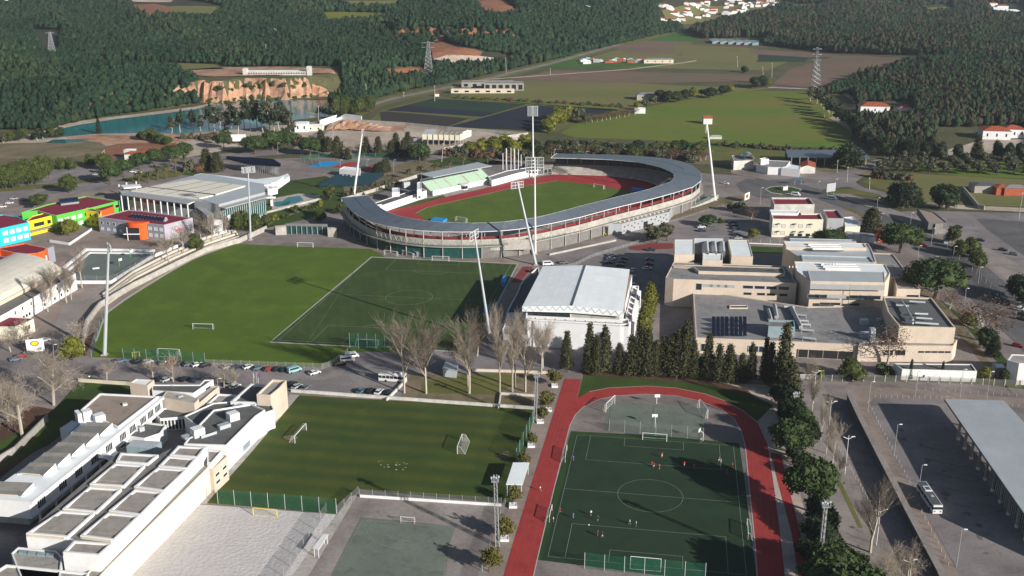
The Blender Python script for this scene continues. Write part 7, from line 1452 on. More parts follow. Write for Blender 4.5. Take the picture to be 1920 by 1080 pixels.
for i in range(10):
    f = .17+.088*i; p = q[0].lerp(q[3], f)+(q[1]-q[0]).normalized()*1.6
    for k, s__ in enumerate((0, 17)): pp = p+(q[1]-q[0]).normalized()*s__; m_ = MB(); m_.tube((pp.x, pp.y, 0), (pp.x, pp.y, hc-.7), .45, .45, 8); b.part('column', m_, 'concrete'); 
    m_ = MB(); m_.tube((p.x, p.y, .1), (p.x, p.y, .9), .6, .6, 8); b.part('column_foot', m_, 'white')
b.done()
b = Bld('ticket_hall', 'dark glazed hall with vertical slats under the bus station canopy', 'hall', G(1990, 960)[:2]); a0, a1 = q[0].lerp(q[3], .56)+(q[1]-q[0]).normalized()*2, q[0].lerp(q[3], 1.0)+(q[1]-q[0]).normalized()*2; e = (q[1]-q[0]).normalized()*14
b.vol(None, 6.8, 'glass', 'concrete_dark', 0, 0, xy=[(a0.x, a0.y), (a1.x, a1.y), (a1.x+e.x, a1.y+e.y), (a0.x+e.x, a0.y+e.y)])
for i in range(26): p = a0.lerp(a1, i/26); m_ = MB(); m_.box((p.x-.2, p.y-.1, 0), (.2, .3, 6.8), .6); b.part('slat', m_, 'concrete')
b.done()
for i in range(5):
    p = q[0].lerp(q[3], .25+.12*i); t_ = thing('platform_wedge', '%s wedge-shaped bus platform from the far end of the canopy' % ORD[i], 'platform', (p.x-4, p.y-2, .06), 'wedge platforms at the canopy'); m_ = MB(); m_.prism([(p.x-12, p.y+1.5), (p.x-3, p.y-3), (p.x+1, p.y-2.2), (p.x-2, p.y+2.5)], .061, .24, True); m_.build('platform', 'asphalt_warm', t_)
m_ = MB(); Pw = [Vector(G(*s_)[:2]) for s_ in ((1590, 752), (1612, 800), (1652, 880), (1700, 975), (1760, 1090), (1800, 1180))]
t = thing('retaining_wall', 'long retaining wall with a pale coping between the sloping street and the bus station', 'wall', (*Pw[0], 0)); cp_ = MB()
for i, (a, c) in enumerate(zip(Pw, Pw[1:])):
    e = (c-a).normalized(); n = Vector((-e.y, e.x)); m_.prism([tuple(a-n*.5), tuple(c-n*.5), tuple(c+n*.5), tuple(a+n*.5)], 0, 3.0-.002*i); cp_.prism([tuple(a-n*.9), tuple(c-n*.9), tuple(c+n*.9), tuple(a+n*.9)], 3.0, 3.25+.002*i, True, True)
m_.build('wall', 'steel_dark', t); cp_.build('coping', 'paving_grey', t)
b = Bld('gate_building', 'dark flat-roofed gatehouse standing across the eastern car park entrance', 'building', G(1745, 440)[:2]); b.vol([(1720, 390), (1752, 398), (1776, 417), (1741, 418)], 6, 'steel_dark', 'brown_roof', 2.5, .3); b.vol([(1754, 420), (1775, 418), (1775, 408), (1757, 407)], 5.6, 'concrete_dark', 'brown_roof', 0, 0); b.vol([(1769, 441), (1779, 441), (1780, 446), (1771, 446)], 3, 'glass_pale', 'white_roof', 0, .1); b.done()
wall('compound_wall', [(1806, 358), (1834, 392), (1845, 394)], 2.6, .6, 'concrete_pale', 'tall pale compound wall beside the country road', lv=0)
# ================================================================== VEHICLES
def car_proto(kind, c):
    L, Wd = (4.3, 1.78) if kind == 'car' else (5.2, 1.95)
    prof = dict(car=[(-2.15, .3), (-2.15, .78), (-2.0, .95), (-1.2, 1.0), (1.0, .98), (1.95, .82), (2.15, .65), (2.15, .3)], van=[(-2.6, .35), (-2.6, 1.9), (-2.45, 2.15), (1.2, 2.15), (1.5, 2.0), (2.0, 1.25), (2.6, 1.0), (2.6, .35)])[kind]
    def ext(pr, w0, w1, zs=None):
        vs = [(x, -(w1 if z > 1.2 else w0), z) for x, z in pr]+[(x, (w1 if z > 1.2 else w0), z) for x, z in pr]; n = len(pr)
        return vs, [tuple(range(n))[::-1], tuple(range(n, 2*n))]+[(i, (i+1) % n, n+(i+1) % n, n+i) for i in range(n)]
    t = thing(kind, 'x', kind, (0, -900, 0)); ORG[t.name] = (0, 0, 0)
    m = MB(); m.add(*ext(prof, Wd/2, Wd/2*.92)); m.build('body', c, t)
    if kind == 'car':
        m = MB(); m.add(*ext([(-1.95, .95), (-1.35, 1.40), (.25, 1.42), (1.05, .96)], Wd/2*.9, Wd/2*.76)); m.build('windows', 'glass', t)
        m = MB(); m.add(*ext([(-1.35, 1.38), (-1.3, 1.46), (.2, 1.47), (.28, 1.41)], Wd/2*.76, Wd/2*.76)); m.build('roof', c, t)
    else:
        m = MB(); m.add([(1.25, -.85, 2.06), (1.25, .85, 2.06), (2.02, .9, 1.27), (2.02, -.9, 1.27)], [(0, 3, 2, 1)]); 
        for s_ in (-1, 1): m.add([(-2.2, s_*.96, 1.25), (1.6, s_*.99, 1.2), (1.2, s_*.93, 1.9), (-2.2, s_*.93, 1.9)], [(0, 1, 2, 3)])
        m.build('windows', 'glass', t)
    wx = 1.35 if kind == 'car' else 1.7
    for x in (-wx, wx):
        for s_ in (-1, 1): m = MB(); m.tube((x, s_*(Wd/2-.16), .33), (x, s_*(Wd/2+.03), .33), .33, .33, 8); m.build('wheel', 'tyre', t)
    return t
CP = {k: car_proto('car', 'car_'+k) for k in ('white', 'black', 'grey', 'silver', 'navy', 'red', 'bluegrey')}
CP['vanw'] = car_proto('van', 'car_white'); CP['vant'] = car_proto('van', 'car_turquoise'); CP['vanb'] = car_proto('van', 'car_bluegrey')
CN = dict(white='white', black='black', grey='grey', silver='silver', navy='dark blue', red='dark red', bluegrey='blue-grey', vanw='white', vant='pale turquoise', vanb='grey-blue')
used = set()
def cars(lst, deg, where, group, frm='from the left', jit=6):
    if 'left' in frm: lst = sorted(lst)
    for i, (x, y, c) in enumerate(lst):
        p = G(x, y, .1 if y > 300 else .15); r = math.radians(deg+rnd.uniform(-jit, jit)); kd = 'van' if c.startswith('van') else 'car'; lb = '%s %s, %s %s %s' % (CN[c], kd, ORD[i], frm, where)
        if c not in used: used.add(c); t = CP[c]; t.location = p; t.rotation_euler = (0, 0, r); t['label'] = lb; t['group'] = group
        else: dup(CP[c], p, r, lb, group)
cars([(226, 679, 'bluegrey'), (260, 680, 'black'), (276, 681, 'silver'), (308, 683, 'grey'), (323, 683, 'red'), (338, 684, 'black'), (354, 685, 'grey'), (371, 686, 'white'), (386, 687, 'black'), (427, 690, 'silver'), (444, 691, 'navy'), (466, 690, 'white'), (484, 692, 'bluegrey'), (505, 694, 'red'), (521, 694, 'black'), (535, 695, 'navy'), (552, 697, 'vant'), (590, 701, 'white')], 40, 'parked along the left pitch fence', 'cars parked along the pitch fence')
cars([(300, 713, 'black'), (312, 714, 'silver'), (347, 713, 'black'), (366, 714, 'navy'), (432, 722, 'silver'), (441, 727, 'white'), (547, 722, 'black'), (557, 727, 'silver'), (573, 729, 'grey')], 60, 'parked by the white school front', 'cars parked by the white school')
cars([(638, 685, 'black'), (651, 677, 'vanw'), (660, 670, 'vanw')], 20, 'at the corner of the striped turf', 'vehicles by the goal net')
cars([(678, 735, 'bluegrey'), (695, 735, 'black'), (711, 737, 'white'), (729, 738, 'black')], 65, 'in the short row below the coach', 'cars below the coach')
cars([(30, 676, 'bluegrey'), (40, 670, 'red'), (55, 665, 'black'), (62, 640, 'black'), (84, 640, 'silver')], 35, 'near the emblem board', 'cars near the emblem board')
cars([(1000, 510, 'black'), (1027, 497, 'vanw'), (1057, 494, 'grey'), (1141, 494, 'navy'), (1146, 487, 'white'), (1148, 480, 'white'), (1163, 499, 'black'), (1166, 493, 'black'), (1169, 487, 'navy'), (1214, 505, 'white'), (1217, 497, 'red'), (1218, 488, 'grey'), (1220, 470, 'navy')], 8, 'in the yard behind the arena', 'cars behind the arena')
cars([(1186, 508, 'white'), (1188, 522, 'silver'), (1189, 536, 'white'), (1190, 550, 'silver'), (1190, 566, 'white'), (1189, 584, 'white')], 75, 'along the right side of the arena', 'cars beside the arena', 'from the back')
cars([(1315, 427, 'white'), (1316, 434, 'navy'), (1331, 418, 'silver'), (1334, 424, 'grey'), (1374, 418, 'navy'), (1376, 424, 'black'), (1378, 430, 'black'), (1380, 436, 'bluegrey'), (1382, 442, 'black'), (1384, 448, 'silver')], 5, 'in the car park below the stadium bank', 'cars below the stadium bank')
cars([(1360, 345, 'white'), (1492, 367, 'vanw'), (1560, 374, 'vanb'), (1731, 461, 'red'), (1759, 487, 'silver'), (1797, 427, 'black')], -30, 'on the roads round the roundabout', 'traffic near the roundabout')
cars([(1838, 452, 'navy'), (1880, 470, 'black'), (1900, 478, 'grey'), (1895, 540, 'grey'), (1904, 575, 'silver'), (1912, 582, 'white'), (1918, 592, 'navy'), (1908, 650, 'red'), (1916, 600, 'black')], -35, 'at the right edge of the photo', 'cars at the right edge', 'listed downward')
cars([(5, 389, 'white'), (18, 382, 'white'), (26, 374, 'silver'), (45, 376, 'black'), (55, 389, 'black'), (188, 366, 'black'), (222, 321, 'white'), (230, 320, 'navy'), (212, 319, 'white'), (250, 323, 'white'), (260, 324, 'white'), (180, 328, 'silver')], 12, 'behind the colourful school', 'cars behind the colourful school')
for k, o in CP.items():
    if k not in used:
        for c in list(o.children): bpy.data.objects.remove(c)
        bpy.data.objects.remove(o)
def bus(name, label, a, b, white='car_white', roofc='steel_dark', L=13.5):
    """a: rear bottom pixel, b: front bottom pixel"""
    A, B = Vector(G(*a)[:2]), Vector(G(*b)[:2]); r = math.atan2(B.y-A.y, B.x-A.x); c = A+(B-A).normalized()*L/2
    t = thing(name, label, 'bus', (c.x, c.y, .1), None, r); ORG[t.name] = (0, 0, 0); w = 1.27
    def bx(nm, m, x0, x1, y0, y1, z0, z1): q = MB(); q.prism([(x0, y0), (x1, y0), (x1, y1), (x0, y1)], z0, z1, True, True); q.build(nm, m, t)
    bx('body', white, -L/2, L/2, -w, w, .35, 1.35); bx('upper_body', white, -L/2, L/2, -w+.03, w-.03, 2.35, 2.9); bx('window_band', 'glass', -L/2+.06, L/2-.06, -w+.05, w-.05, 1.35, 2.35)
    bx('roof', roofc, -L/2+.3, L/2-.3, -w+.25, w-.25, 2.9, 3.0); bx('roof_unit', 'car_white', .8, 3.4, -.95, .95, 3.0, 3.3); bx('roof_hatch', 'car_silver', -2.2, -1.3, -.4, .4, 3.0, 3.12); bx('hatch_glass', 'steel_dark', 1.2, 2.8, -.6, .6, 3.3, 3.34)
    for s_ in (-1, 1):
        bx('corner_post', white, -L/2+.0 if s_ < 0 else L/2-.25, -L/2+.25 if s_ < 0 else L/2, -w+.02, w-.02, 1.34, 1.6)
        for k in (-.9, .9): bx('tail_light', 'tile' if s_ < 0 else 'ivory', s_*L/2-.04, s_*L/2+.04, k-.18, k+.18, .8, 1.0)
    bx('rear_window', 'glass', -L/2-.03, -L/2+.1, -1.0, 1.0, 1.7, 2.4)
    for k in (-.75, .75): bx('rear_lamp', 'pool_water', -L/2-.04, -L/2+.05, k-.25, k+.25, 1.05, 1.25)
    for i in range(6): x = -L/2+1.2+i*(L-2.4)/5; bx('pillar', white, x-.06, x+.06, -w+.02, w-.02, 1.34, 2.36)
    for x in (-L/2+2.6, L/2-2.4):
        for s_ in (-1, 1): m = MB(); m.tube((x, s_*(w-.2), .45), (x, s_*(w+.02), .45), .45, .45, 10); m.build('wheel', 'tyre', t)
bus('city_bus', 'white city bus with a dark grey roof standing in the bus station', (1757, 966), (1716, 905))
bus('coach', 'white coach parked beside the copse of bare trees', (712, 713), (752, 716), roofc='white_old', L=9.5)
# ================================================================== PEOPLE
def person_mesh(pose):
    P = dict(run=[(0, 0, .95), (0, 0, 1.2), (0, .02, 1.45), (0, .03, 1.56), (0, .03, 1.68), (.1, 0, .92), (.12, .22, .52), (.12, .02, .1), (.12, .18, .03), (-.1, 0, .92), (-.12, -.12, .5), (-.12, -.42, .22), (-.12, -.34, .1), (.19, 0, 1.42), (.26, -.2, 1.18), (.24, .02, 1.02), (-.19, 0, 1.42), (-.26, .2, 1.2), (-.22, .4, 1.3)],
             stand=[(0, 0, .95), (0, 0, 1.2), (0, 0, 1.45), (0, 0, 1.56), (0, .01, 1.68), (.1, 0, .92), (.12, .02, .5), (.13, 0, .08), (.14, .14, .03), (-.1, 0, .92), (-.13, .02, .5), (-.15, 0, .08), (-.16, .14, .03), (.2, 0, 1.42), (.27, 0, 1.14), (.27, .08, .88), (-.2, 0, 1.42), (-.27, 0, 1.14), (-.26, .08, .88)],
             walk=[(0, 0, .95), (0, 0, 1.2), (0, .01, 1.45), (0, .02, 1.56), (0, .02, 1.68), (.1, 0, .92), (.11, .14, .5), (.12, .24, .08), (.12, .38, .05), (-.1, 0, .92), (-.11, -.06, .5), (-.12, -.28, .12), (-.12, -.18, .03), (.2, 0, 1.42), (.25, -.1, 1.14), (.24, -.06, .9), (-.2, 0, 1.42), (-.25, .12, 1.16), (-.22, .28, .96)])[pose]
    E_ = [(0, 1), (1, 2), (2, 3), (3, 4), (0, 5), (5, 6), (6, 7), (7, 8), (0, 9), (9, 10), (10, 11), (11, 12), (2, 13), (13, 14), (14, 15), (2, 16), (16, 17), (17, 18)]
    R = [.15, .14, .15, .06, .11, .10, .07, .045, .04, .10, .07, .045, .04, .07, .05, .035, .07, .05, .035]
    me = bpy.data.meshes.new('p'); me.from_pydata(P, E_, []); o = bpy.data.objects.new('p', me); COL.objects.link(o); bpy.context.view_layer.objects.active = o
    sk_ = o.modifiers.new('s', 'SKIN'); sub = o.modifiers.new('u', 'SUBSURF'); sub.levels = 1; sub.render_levels = 1
    for i, r in enumerate(R): me.skin_vertices[0].data[i].radius = (r, r*.85 if i < 3 else r)
    me.skin_vertices[0].data[0].use_root = True
    dg = bpy.context.evaluated_depsgraph_get(); e = bpy.data.meshes.new_from_object(o.evaluated_get(dg)); bpy.data.objects.remove(o); return e
PM = {k: person_mesh(k) for k in ('run', 'stand', 'walk')}; PC = {}
def person(px, py, pose, shirt, shorts, label, group, deg=None):
    k = (pose, shirt, shorts)
    if k not in PC:
        me = PM[pose].copy(); me.materials.clear()
        for m in ('skin', 'cloth_'+shirt, 'cloth_'+shorts, 'tyre'): me.materials.append(M(m))
        for f in me.polygons: z = f.center.z; x = abs(f.center.x); f.material_index = 3 if z < .09 else 0 if z < .55 else 2 if z < .98 and x < .22 else 1 if z < 1.5 and (x < .24 or z > 1.2) else 0
        me.polygons.foreach_set('use_smooth', [True]*len(me.polygons)); PC[k] = me
    p = G(px, py, .14 if py > 740 else .1); t = thing('person', label, 'person', p, group, math.radians(deg if deg is not None else rnd.uniform(0, 360)))
    o = bpy.data.objects.new('body', PC[k]); COL.objects.link(o); o.parent = t
    if 'hair' not in PC: v, f = blob(0, -.01, 1.73, .105, .09, 1, 8, 5, .03); m = MB(); m.add(v, f); PC['hair'] = m.mesh('hair', 'hair')
    o = bpy.data.objects.new('hair', PC['hair']); COL.objects.link(o); o.parent = t
PL = [(1074.8, 864, 'run', 'blue', 'red'), (1222, 875, 'run', 'red', 'white'), (1226, 877, 'walk', 'red', 'white'), (1236, 880, 'run', 'red', 'black'), (1241, 858, 'stand', 'red', 'white'), (1283, 875, 'run', 'red', 'white'), (1301, 880, 'stand', 'red', 'black'), (1314, 830, 'stand', 'white', 'black'), (1348, 866, 'run', 'red', 'white'), (1351, 869, 'stand', 'white', 'white'), (1363, 889, 'stand', 'red', 'black'), (1373, 877, 'walk', 'red', 'black')]
for i, (x, y, po, s_, sh) in enumerate(sorted(PL)): person(x, y, po, s_, sh, '%s person from the left in the far half of the dark turf, %s shirt' % (ORD[i], s_), 'players in the far half')
PL = [(1037.6, 979, 'stand', 'white', 'black'), (1050, 961, 'walk', 'red', 'black'), (1074.8, 972, 'stand', 'blue', 'blue'), (1108, 967, 'walk', 'white', 'black'), (1121, 977, 'walk', 'black', 'black'), (1121, 1005, 'stand', 'black', 'black'), (1129, 1008, 'walk', 'black', 'white'), (1180.6, 984, 'walk', 'white', 'black'), (1192.6, 987, 'stand', 'white', 'black')]
for i, (x, y, po, s_, sh) in enumerate(sorted(PL)): person(x, y, po, s_, sh, '%s person from the left in the near half of the dark turf, %s top' % (ORD[i], s_), 'people in the near half')
person(1013, 921, 'run', 'white', 'black', 'runner in a white top on the red track straight', None, 100); person(1582, 912, 'walk', 'black', 'black', 'person in dark clothes walking on the sloping walk by the ochre gutter', None); person(1828, 519, 'walk', 'red', 'red', 'person in red walking on the avenue pavement', None); person(168, 712, 'walk', 'white', 'black', 'person in white by the green rack near the school lawn', None); person(982, 932, 'stand', 'red', 'black', 'person in red beside the white track shelter', None)
m_ = MB(); v, f = blob(*G(1104, 984, .26), .2, .2, 1, 8, 6, 0); m_.add(v, f); single(m_, 'ball', 'cloth_white', 'white ball lying on the near half of the dark turf', 'ball', G(1104, 984, .12))
# ================================================================== GOALS
def goal(a, b, label, d=1.8, h=2.44, m='white', net='net_pale', group='football goals', side=1, r=.085, z=.15, stripes=False, name='goal'):
    A, B = Vector(G(*a, z)), Vector(G(*b, z)); e = (B-A).normalized(); n = Vector((-e.y, e.x, 0))*side; U = Vector((0, 0, h)); t = thing(name, label, 'goal', tuple(A), group)
    for P in (A, B):
        if stripes:
            for k in range(8): q = MB(); q.tube(P+U*k/8, P+U*(k+1)/8, r, r, 5); q.build('post', 'white' if k % 2 else 'cloth_red', t)
        else: q = MB(); q.tube(P, P+U, r, r, 6); q.build('post', m, t)
    q = MB(); q.tube(A+U, B+U, r, r, 6); q.build('crossbar', m, t)
    q = MB()
    for P in (A, B): q.path([P+U, P+U*.95+n*d*.45, P+n*d], .035, 4)
    q.tube(A+n*d, B+n*d, .035, .035, 4); q.build('frame', m, t)
    q = MB(); k0, k1 = A+U*.95+n*d*.45, B+U*.95+n*d*.45; q.add([A+U, B+U, k1, k0, B+n*d, A+n*d, A, B], [(0, 1, 2, 3), (3, 2, 4, 5), (0, 3, 5, 6), (1, 7, 4, 2)]); q.build('net', net, t)
goal((1204.7, 824.7), (1249.8, 828), 'white goal at the far end of the dark turf by the bend court', net='net_green')
goal((1182, 1059), (1239, 1064), 'white goal at the near end of the dark turf, behind green netting', side=-1, net='net_green')
goal((810.3, 489.3), (841.7, 490.4), 'white goal at the far end of the striped turf below the stadium'); goal((668.8, 647), (709.5, 649), 'white goal at the near end of the striped turf before the green net', side=-1, net='net_green')
goal((362, 617.5), (399.5, 618.5), 'white goal standing alone in the middle of the left grass pitch', side=1, net='net_green'); goal((297.4, 664.5), (337.4, 666.5), 'white goal before the green net by the parked cars', side=-1, net='net_green'); goal((557.5, 463.5), (587, 464.3), 'white goal at the top edge of the left grass pitch')
goal((248.5, 670), (262, 669), 'small yellow training goal beside the street fence', 1, 2, 'yellow_paint')
for i, (a, b) in enumerate((((720.5, 478), (744.5, 481)), ((724, 470.5), (746, 474)), ((754, 478), (774.5, 484)), ((763, 475), (782, 481.5)))): goal(a, b, '%s of the spare white goals stored on the paving below the stadium' % ORD[i], group='spare goals')
goal((553.3, 831), (574.5, 807), 'white goal at the left end of the front grass pitch', 2, side=1); goal((857.5, 851), (866.5, 827), 'white goal with a sagging net at the right of the front grass pitch', 2.4, side=-1)
goal((1112.8, 351.6), (1131.6, 355.2), 'white goal at the far end of the stadium pitch', side=1, r=.12); goal((856.7, 413.5), (875.8, 417.7), 'goal at the near end of the stadium pitch', side=-1)
goal((475, 965.5), (519.6, 969.5), 'orange-yellow beach soccer goal at the edge of the white sand', .2, 2.2, 'yellow_paint'); goal((751, 981), (776.8, 983), 'small striped handball goal on the grey-green court', 1.2, 2, stripes=True, r=.06)
goal((1135.9, 773.5), (1152.5, 757.5), 'white goal frame at the left end of the court in the track bend', .8, 3.2, side=1); goal((1326.6, 785), (1311, 764.5), 'white goal frame at the right end of the court in the track bend', .8, 3.2, side=1)
for i, (a, b) in enumerate((((1059.5, 868), (1063, 845)), ((1030, 980), (1035, 958)), ((1402, 1012), (1400, 985)))): goal(a, b, '%s striped training goal stored beside the dark turf' % ['upper left', 'lower left', 'right'][i], 1.2, 2, side=1 if i < 2 else -1, stripes=True, group='training goals', net='net_green')
def hoop(x, y, label, rz):
    p = G(x, y, .1); t = thing('basketball_hoop', label, 'hoop', p, 'basketball hoops', rz); ORG[t.name] = (0, 0, 0); m = MB(); m.path([(0, 0, 0), (0, 0, 2.8), (0, 1.2, 3.3)], .1, 5); m.build('pole', 'green_paint' if x < 400 else 'white', t); m = MB(); m.box((0, 1.25, 2.9), (1.8, .06, 1.1)); m.build('backboard', 'white', t)
hoop(245, 483, 'basketball hoop by the far corner of the teal school court', -2.2); hoop(224, 499, 'basketball hoop at the middle of the teal school court', -2.2); hoop(1231, 757, 'basketball hoop at the top of the court in the track bend', 3.14); hoop(1228, 801, 'basketball hoop at the bottom of the court in the track bend', 0); hoop(1318, 827, 'tall white hoop pole at the corner of the dark turf', 1)
# ================================================================== LIGHT MASTS, PYLONS, LAMPS
def mast(base, top, label, head='grid', face=(-.5, .8), r=.55, m='white', w=6.5):
    A = Vector(G(*base)); B = Vector(AT(*top, A.y)); t = thing('floodlight_mast', label, 'light mast', tuple(A), 'floodlight masts'); q = MB(); q.tube(A, B, r, r*.5, 8); q.build('pole', m, t); q = MB(); q.box((A.x, A.y, 0), (2.2, 2.2, .5)); q.build('foot', 'concrete', t)
    f = Vector((*face, 0)).normalized(); s_ = Vector((-f.y, f.x, 0)); nr = 5 if head == 'grid' else 2; fr = MB()
    hh = w*(.95 if head == 'grid' else .45)
    for k in range(nr+1): z = -hh*k/nr; fr.tube(B+s_*w/2+Vector((0, 0, z)), B-s_*w/2+Vector((0, 0, z)), .1, .1, 4)
    for s2 in (-1, -.33, .33, 1): fr.tube(B+s_*w/2*s2, B+s_*w/2*s2-Vector((0, 0, hh)), .1, .1, 4)
    fr.build('head_frame', 'white', t)
    for k in range(nr):
        for j in range(4 if head != 'grid' else 6):
            n_ = 4 if head != 'grid' else 6; c = B+s_*w*((j+.5)/n_-.5)-Vector((0, 0, hh*(k+.5)/nr))+f*.3; lm = MB(); a = w/n_*.36; b_ = hh/nr*.34; lm.add([c+s_*a+Vector((0, 0, b_)), c-s_*a+Vector((0, 0, b_)), c-s_*a-Vector((0, 0, b_))+f*.3, c+s_*a-Vector((0, 0, b_))+f*.3], [(0, 1, 2, 3), (3, 2, 1, 0)]); lm.build('lamp', 'steel_pale', t)
mast((1003.7, 477), (1002.5, 295), 'tall straight mast with a big lamp grid in front of the stadium roof', face=(.1, 1), w=8.5); mast((1000, 333), (998.7, 199), 'tallest-looking far mast with a square lamp grid against the dark fields', face=(0, -1), w=6.5, r=.6)
mast((663, 370), (680, 243), 'white mast leaning right at the left tip of the stadium roof', 'row', (.9, -.1), w=5, r=.7); mast((1341, 376), (1325, 226), 'white mast leaning left at the right end of the stadium', 'grid', (-.97, .2), w=7, r=.75)
mast((1005, 497), (970, 341), 'grey mast leaning far left in front of the stadium stair block', 'row', (-.5, .9), m='steel_pale', w=6.5, r=.7); mast((920, 640), (889, 433), 'grey mast leaning left from behind the bare trees over the striped turf', 'row', (-.9, .4), m='steel_pale', w=7, r=.6)
mast((196, 666), (204, 457), 'grey mast at the near left corner of the left grass pitch', 'row', (.8, .5), m='steel_pale', w=5.5, r=.75); mast((470, 450), (465, 313), 'grey mast at the far left corner of the left grass pitch', 'row', (.3, -.9), m='steel_pale', w=6.5, r=.55)
def truss(base, top, label, w=.9, head=True):
    A = Vector(G(*base)); B = Vector(AT(*top, A.y)); t = thing('truss_mast', label, 'light mast', tuple(A), 'lattice light masts'); L = B-A; n = int(L.length/1.6); q = MB(); c = [Vector((w/2*a, w/2*b_, 0)) for a, b_ in ((-1, -1), (1, -1), (1, 1), (-1, 1))]
    for k in c: q.tube(A+k, B+k*.7, .13, .11, 4)
    for i in range(n):
        for j in range(4): p0 = A+L*i/n+c[j]; p1 = A+L*(i+1)/n+c[(j+1) % 4]; q.tube(p0, p1, .075, .075, 3)
    q.build('lattice', 'steel', t)
    if head:
        q = MB(); q.box((B.x, B.y, B.z-1.6), (1.7, 1.7, .12)); [q.tube(B+k*2-Vector((0, 0, 1.6)), B+k*2-Vector((0, 0, .5)), .06, .06, 4) for k in c]; q.build('platform', 'steel', t)
        for k in range(4): q = MB(); q.box((B.x-.9+.6*k, B.y-.5, B.z-.7+.3*(k % 2)), (.45, .4, .5)); q.build('lamp', 'steel_pale', t)
truss((933, 1024), (928.5, 891), 'lattice light mast between the handball court and the red track'); truss((1003, 792), (1006.5, 697), 'lattice light mast at the top of the potted tree walk'); truss((1533, 1090), (1549, 938), 'lattice light mast among the umbrella pines at the bottom'); truss((1485, 782), (1493, 734), 'short lattice light mast beside the last dark conifer')
def pylon(base, top, label, w=5, arms=2):
    A = Vector(GT(*base)); B = Vector(AT(*top, A.y)); t = thing('power_pylon', label, 'pylon', tuple(A), 'power pylons'); L = B-A; q = MB(); n = 9
    cs = lambda f: [A+L*f+Vector((w/2*(1-.8*f)*a, w/2*(1-.8*f)*b_, 0)) for a, b_ in ((-1, -1), (1, -1), (1, 1), (-1, 1))]
    for i in range(n):
        c0, c1 = cs(i/n), cs((i+1)/n)
        for j in range(4): q.tube(c0[j], c1[j], .24, .22, 3); q.tube(c0[j], c1[(j+1) % 4], .13, .13, 3); q.tube(c0[(j+1) % 4], c1[j], .13, .13, 3); q.tube(c1[j], c1[(j+1) % 4], .1, .1, 3)
    q.build('lattice', 'steel', t)
    q_ = .5 if arms == 3 else .75
    for k in range(arms): z = L*(.97-.13*k); m = MB(); m.path([A+z-Vector((w*q_, 0, .3)), A+z+Vector((0, 0, .6)), A+z+Vector((w*q_, 0, -.3)), A+z-Vector((w*q_, 0, .3))], .14, 3); m.build('arm', 'steel', t)
pylon((98, 106), (93, 60), 'grey power pylon standing in the wood at the upper left', 7, 1); pylon((803, 140), (803, 78), 'power pylon beside the red quarry bank', 9, 2); pylon((1530, 167), (1533, 89), 'tall tapering lattice pylon by the white lane on the plain', 9, 3)
for i, (b_, t_) in enumerate(sorted((((949, 136), (948, 107)), ((828, 304), (831, 268)), ((354, 66), (354, 54)), ((414, 78), (413, 66)), ((499, 104), (498, 83)), ((568, 124), (568, 117)), ((687, 188), (686, 158)), ((815, 190), (815, 160)), ((757, 182), (757, 172)), ((848, 174), (848, 163)), ((881, 165), (881, 157)), ((1383, 126), (1382, 105)), ((1431, 143), (1430, 125)), ((1447, 146), (1448, 118)), ((1546, 227), (1546, 208)), ((1580, 237), (1581, 224)), ((1569, 324), (1571, 300)), ((1588, 342), (1590, 312)), ((1630, 356), (1631, 332)), ((1910, 410), (1918, 360)), ((597, 235), (597, 198)), ((624, 264), (624, 230)), ((1032, 141), (1032, 128))))):
    A = Vector(GT(*b_)); B = Vector(AT(*t_, A.y)); m_ = MB(); m_.tube(A, B, .3 if A.y > 700 else .22, .2 if A.y > 700 else .15, 5); m_.box((B.x, B.y, B.z-.8), (1.8 if A.y > 700 else 1.2, .2, .2)); single(m_, 'utility_pole', 'concrete_pale', '%s slim utility pole from the left, counting all poles of the open countryside' % ORD[i], 'pole', tuple(A), 'slim poles across the countryside')
def lamp(base, top, label, kind_='arm', group='street lamps'):
    A = Vector(G(*base)); B = Vector(AT(*top, A.y)); B.x = A.x+(B.x-A.x)*.3; t = thing('street_lamp', label, 'street lamp', tuple(A), group); h = B.z; q = MB(); q.tube(A, B, .1, .07, 5)
    if kind_ == 'double':
        q.path([B+Vector((-1.5, 0, -.5)), B+Vector((0, 0, -1.2)), B+Vector((1.6, 0, -.3))], .09, 4); q.build('pole', 'white', t); m = MB(); m.box((B.x+1.3, B.y, B.z-.5), (1.1, .3, .15)); m.build('lamp_head', 'white', t)
    else:
        q.tube(B, B+Vector((.9, 0, .1)), .06, .05, 4); q.build('pole', 'steel', t); m = MB(); m.box((B.x+.9, B.y, B.z), (.9, .35, .18)); m.build('lamp_head', 'white', t)
for i, (b_, t_) in enumerate(sorted((((1716, 744), (1719, 697)), ((1800, 746), (1803, 693)), ((1850, 748), (1856, 697)), ((1676, 856), (1683, 796)), ((1724, 906), (1731, 872)), ((1793, 1064), (1804, 993)), ((1627, 772), (1633, 716))))): lamp(b_, t_, '%s grey street lamp from the left in the bus station' % ORD[i])
for i, (b_, t_) in enumerate((((1525, 756), (1528.5, 693)), ((1553, 816), (1557.5, 750)), ((1584, 889), (1591, 816)), ((1643, 1022), (1651, 952)), ((1698, 1120), (1703, 1046)))): lamp(b_, t_, '%s white double-armed lamp down the sloping walk' % ORD[i], 'double', 'white lamps on the sloping walk')
for i, (x, y) in enumerate(sorted(((1427, 352), (1534, 340), (1567, 336), (1645, 371), (1652, 400), (1708, 399), (1722, 461), (1748, 428), (1788, 462), (1810, 541), (1836, 501), (1917, 543), (480, 260), (523, 268), (605, 232), (640, 300), (690, 300), (740, 300), (104, 646), (411, 710), (1040, 280), (1100, 284)))): lamp((x-2, y+(32 if y > 350 else 22)), (x, y), '%s small street lamp from the left along the back road and the avenue' % ORD[i], group='lamps along the avenue and the back road')
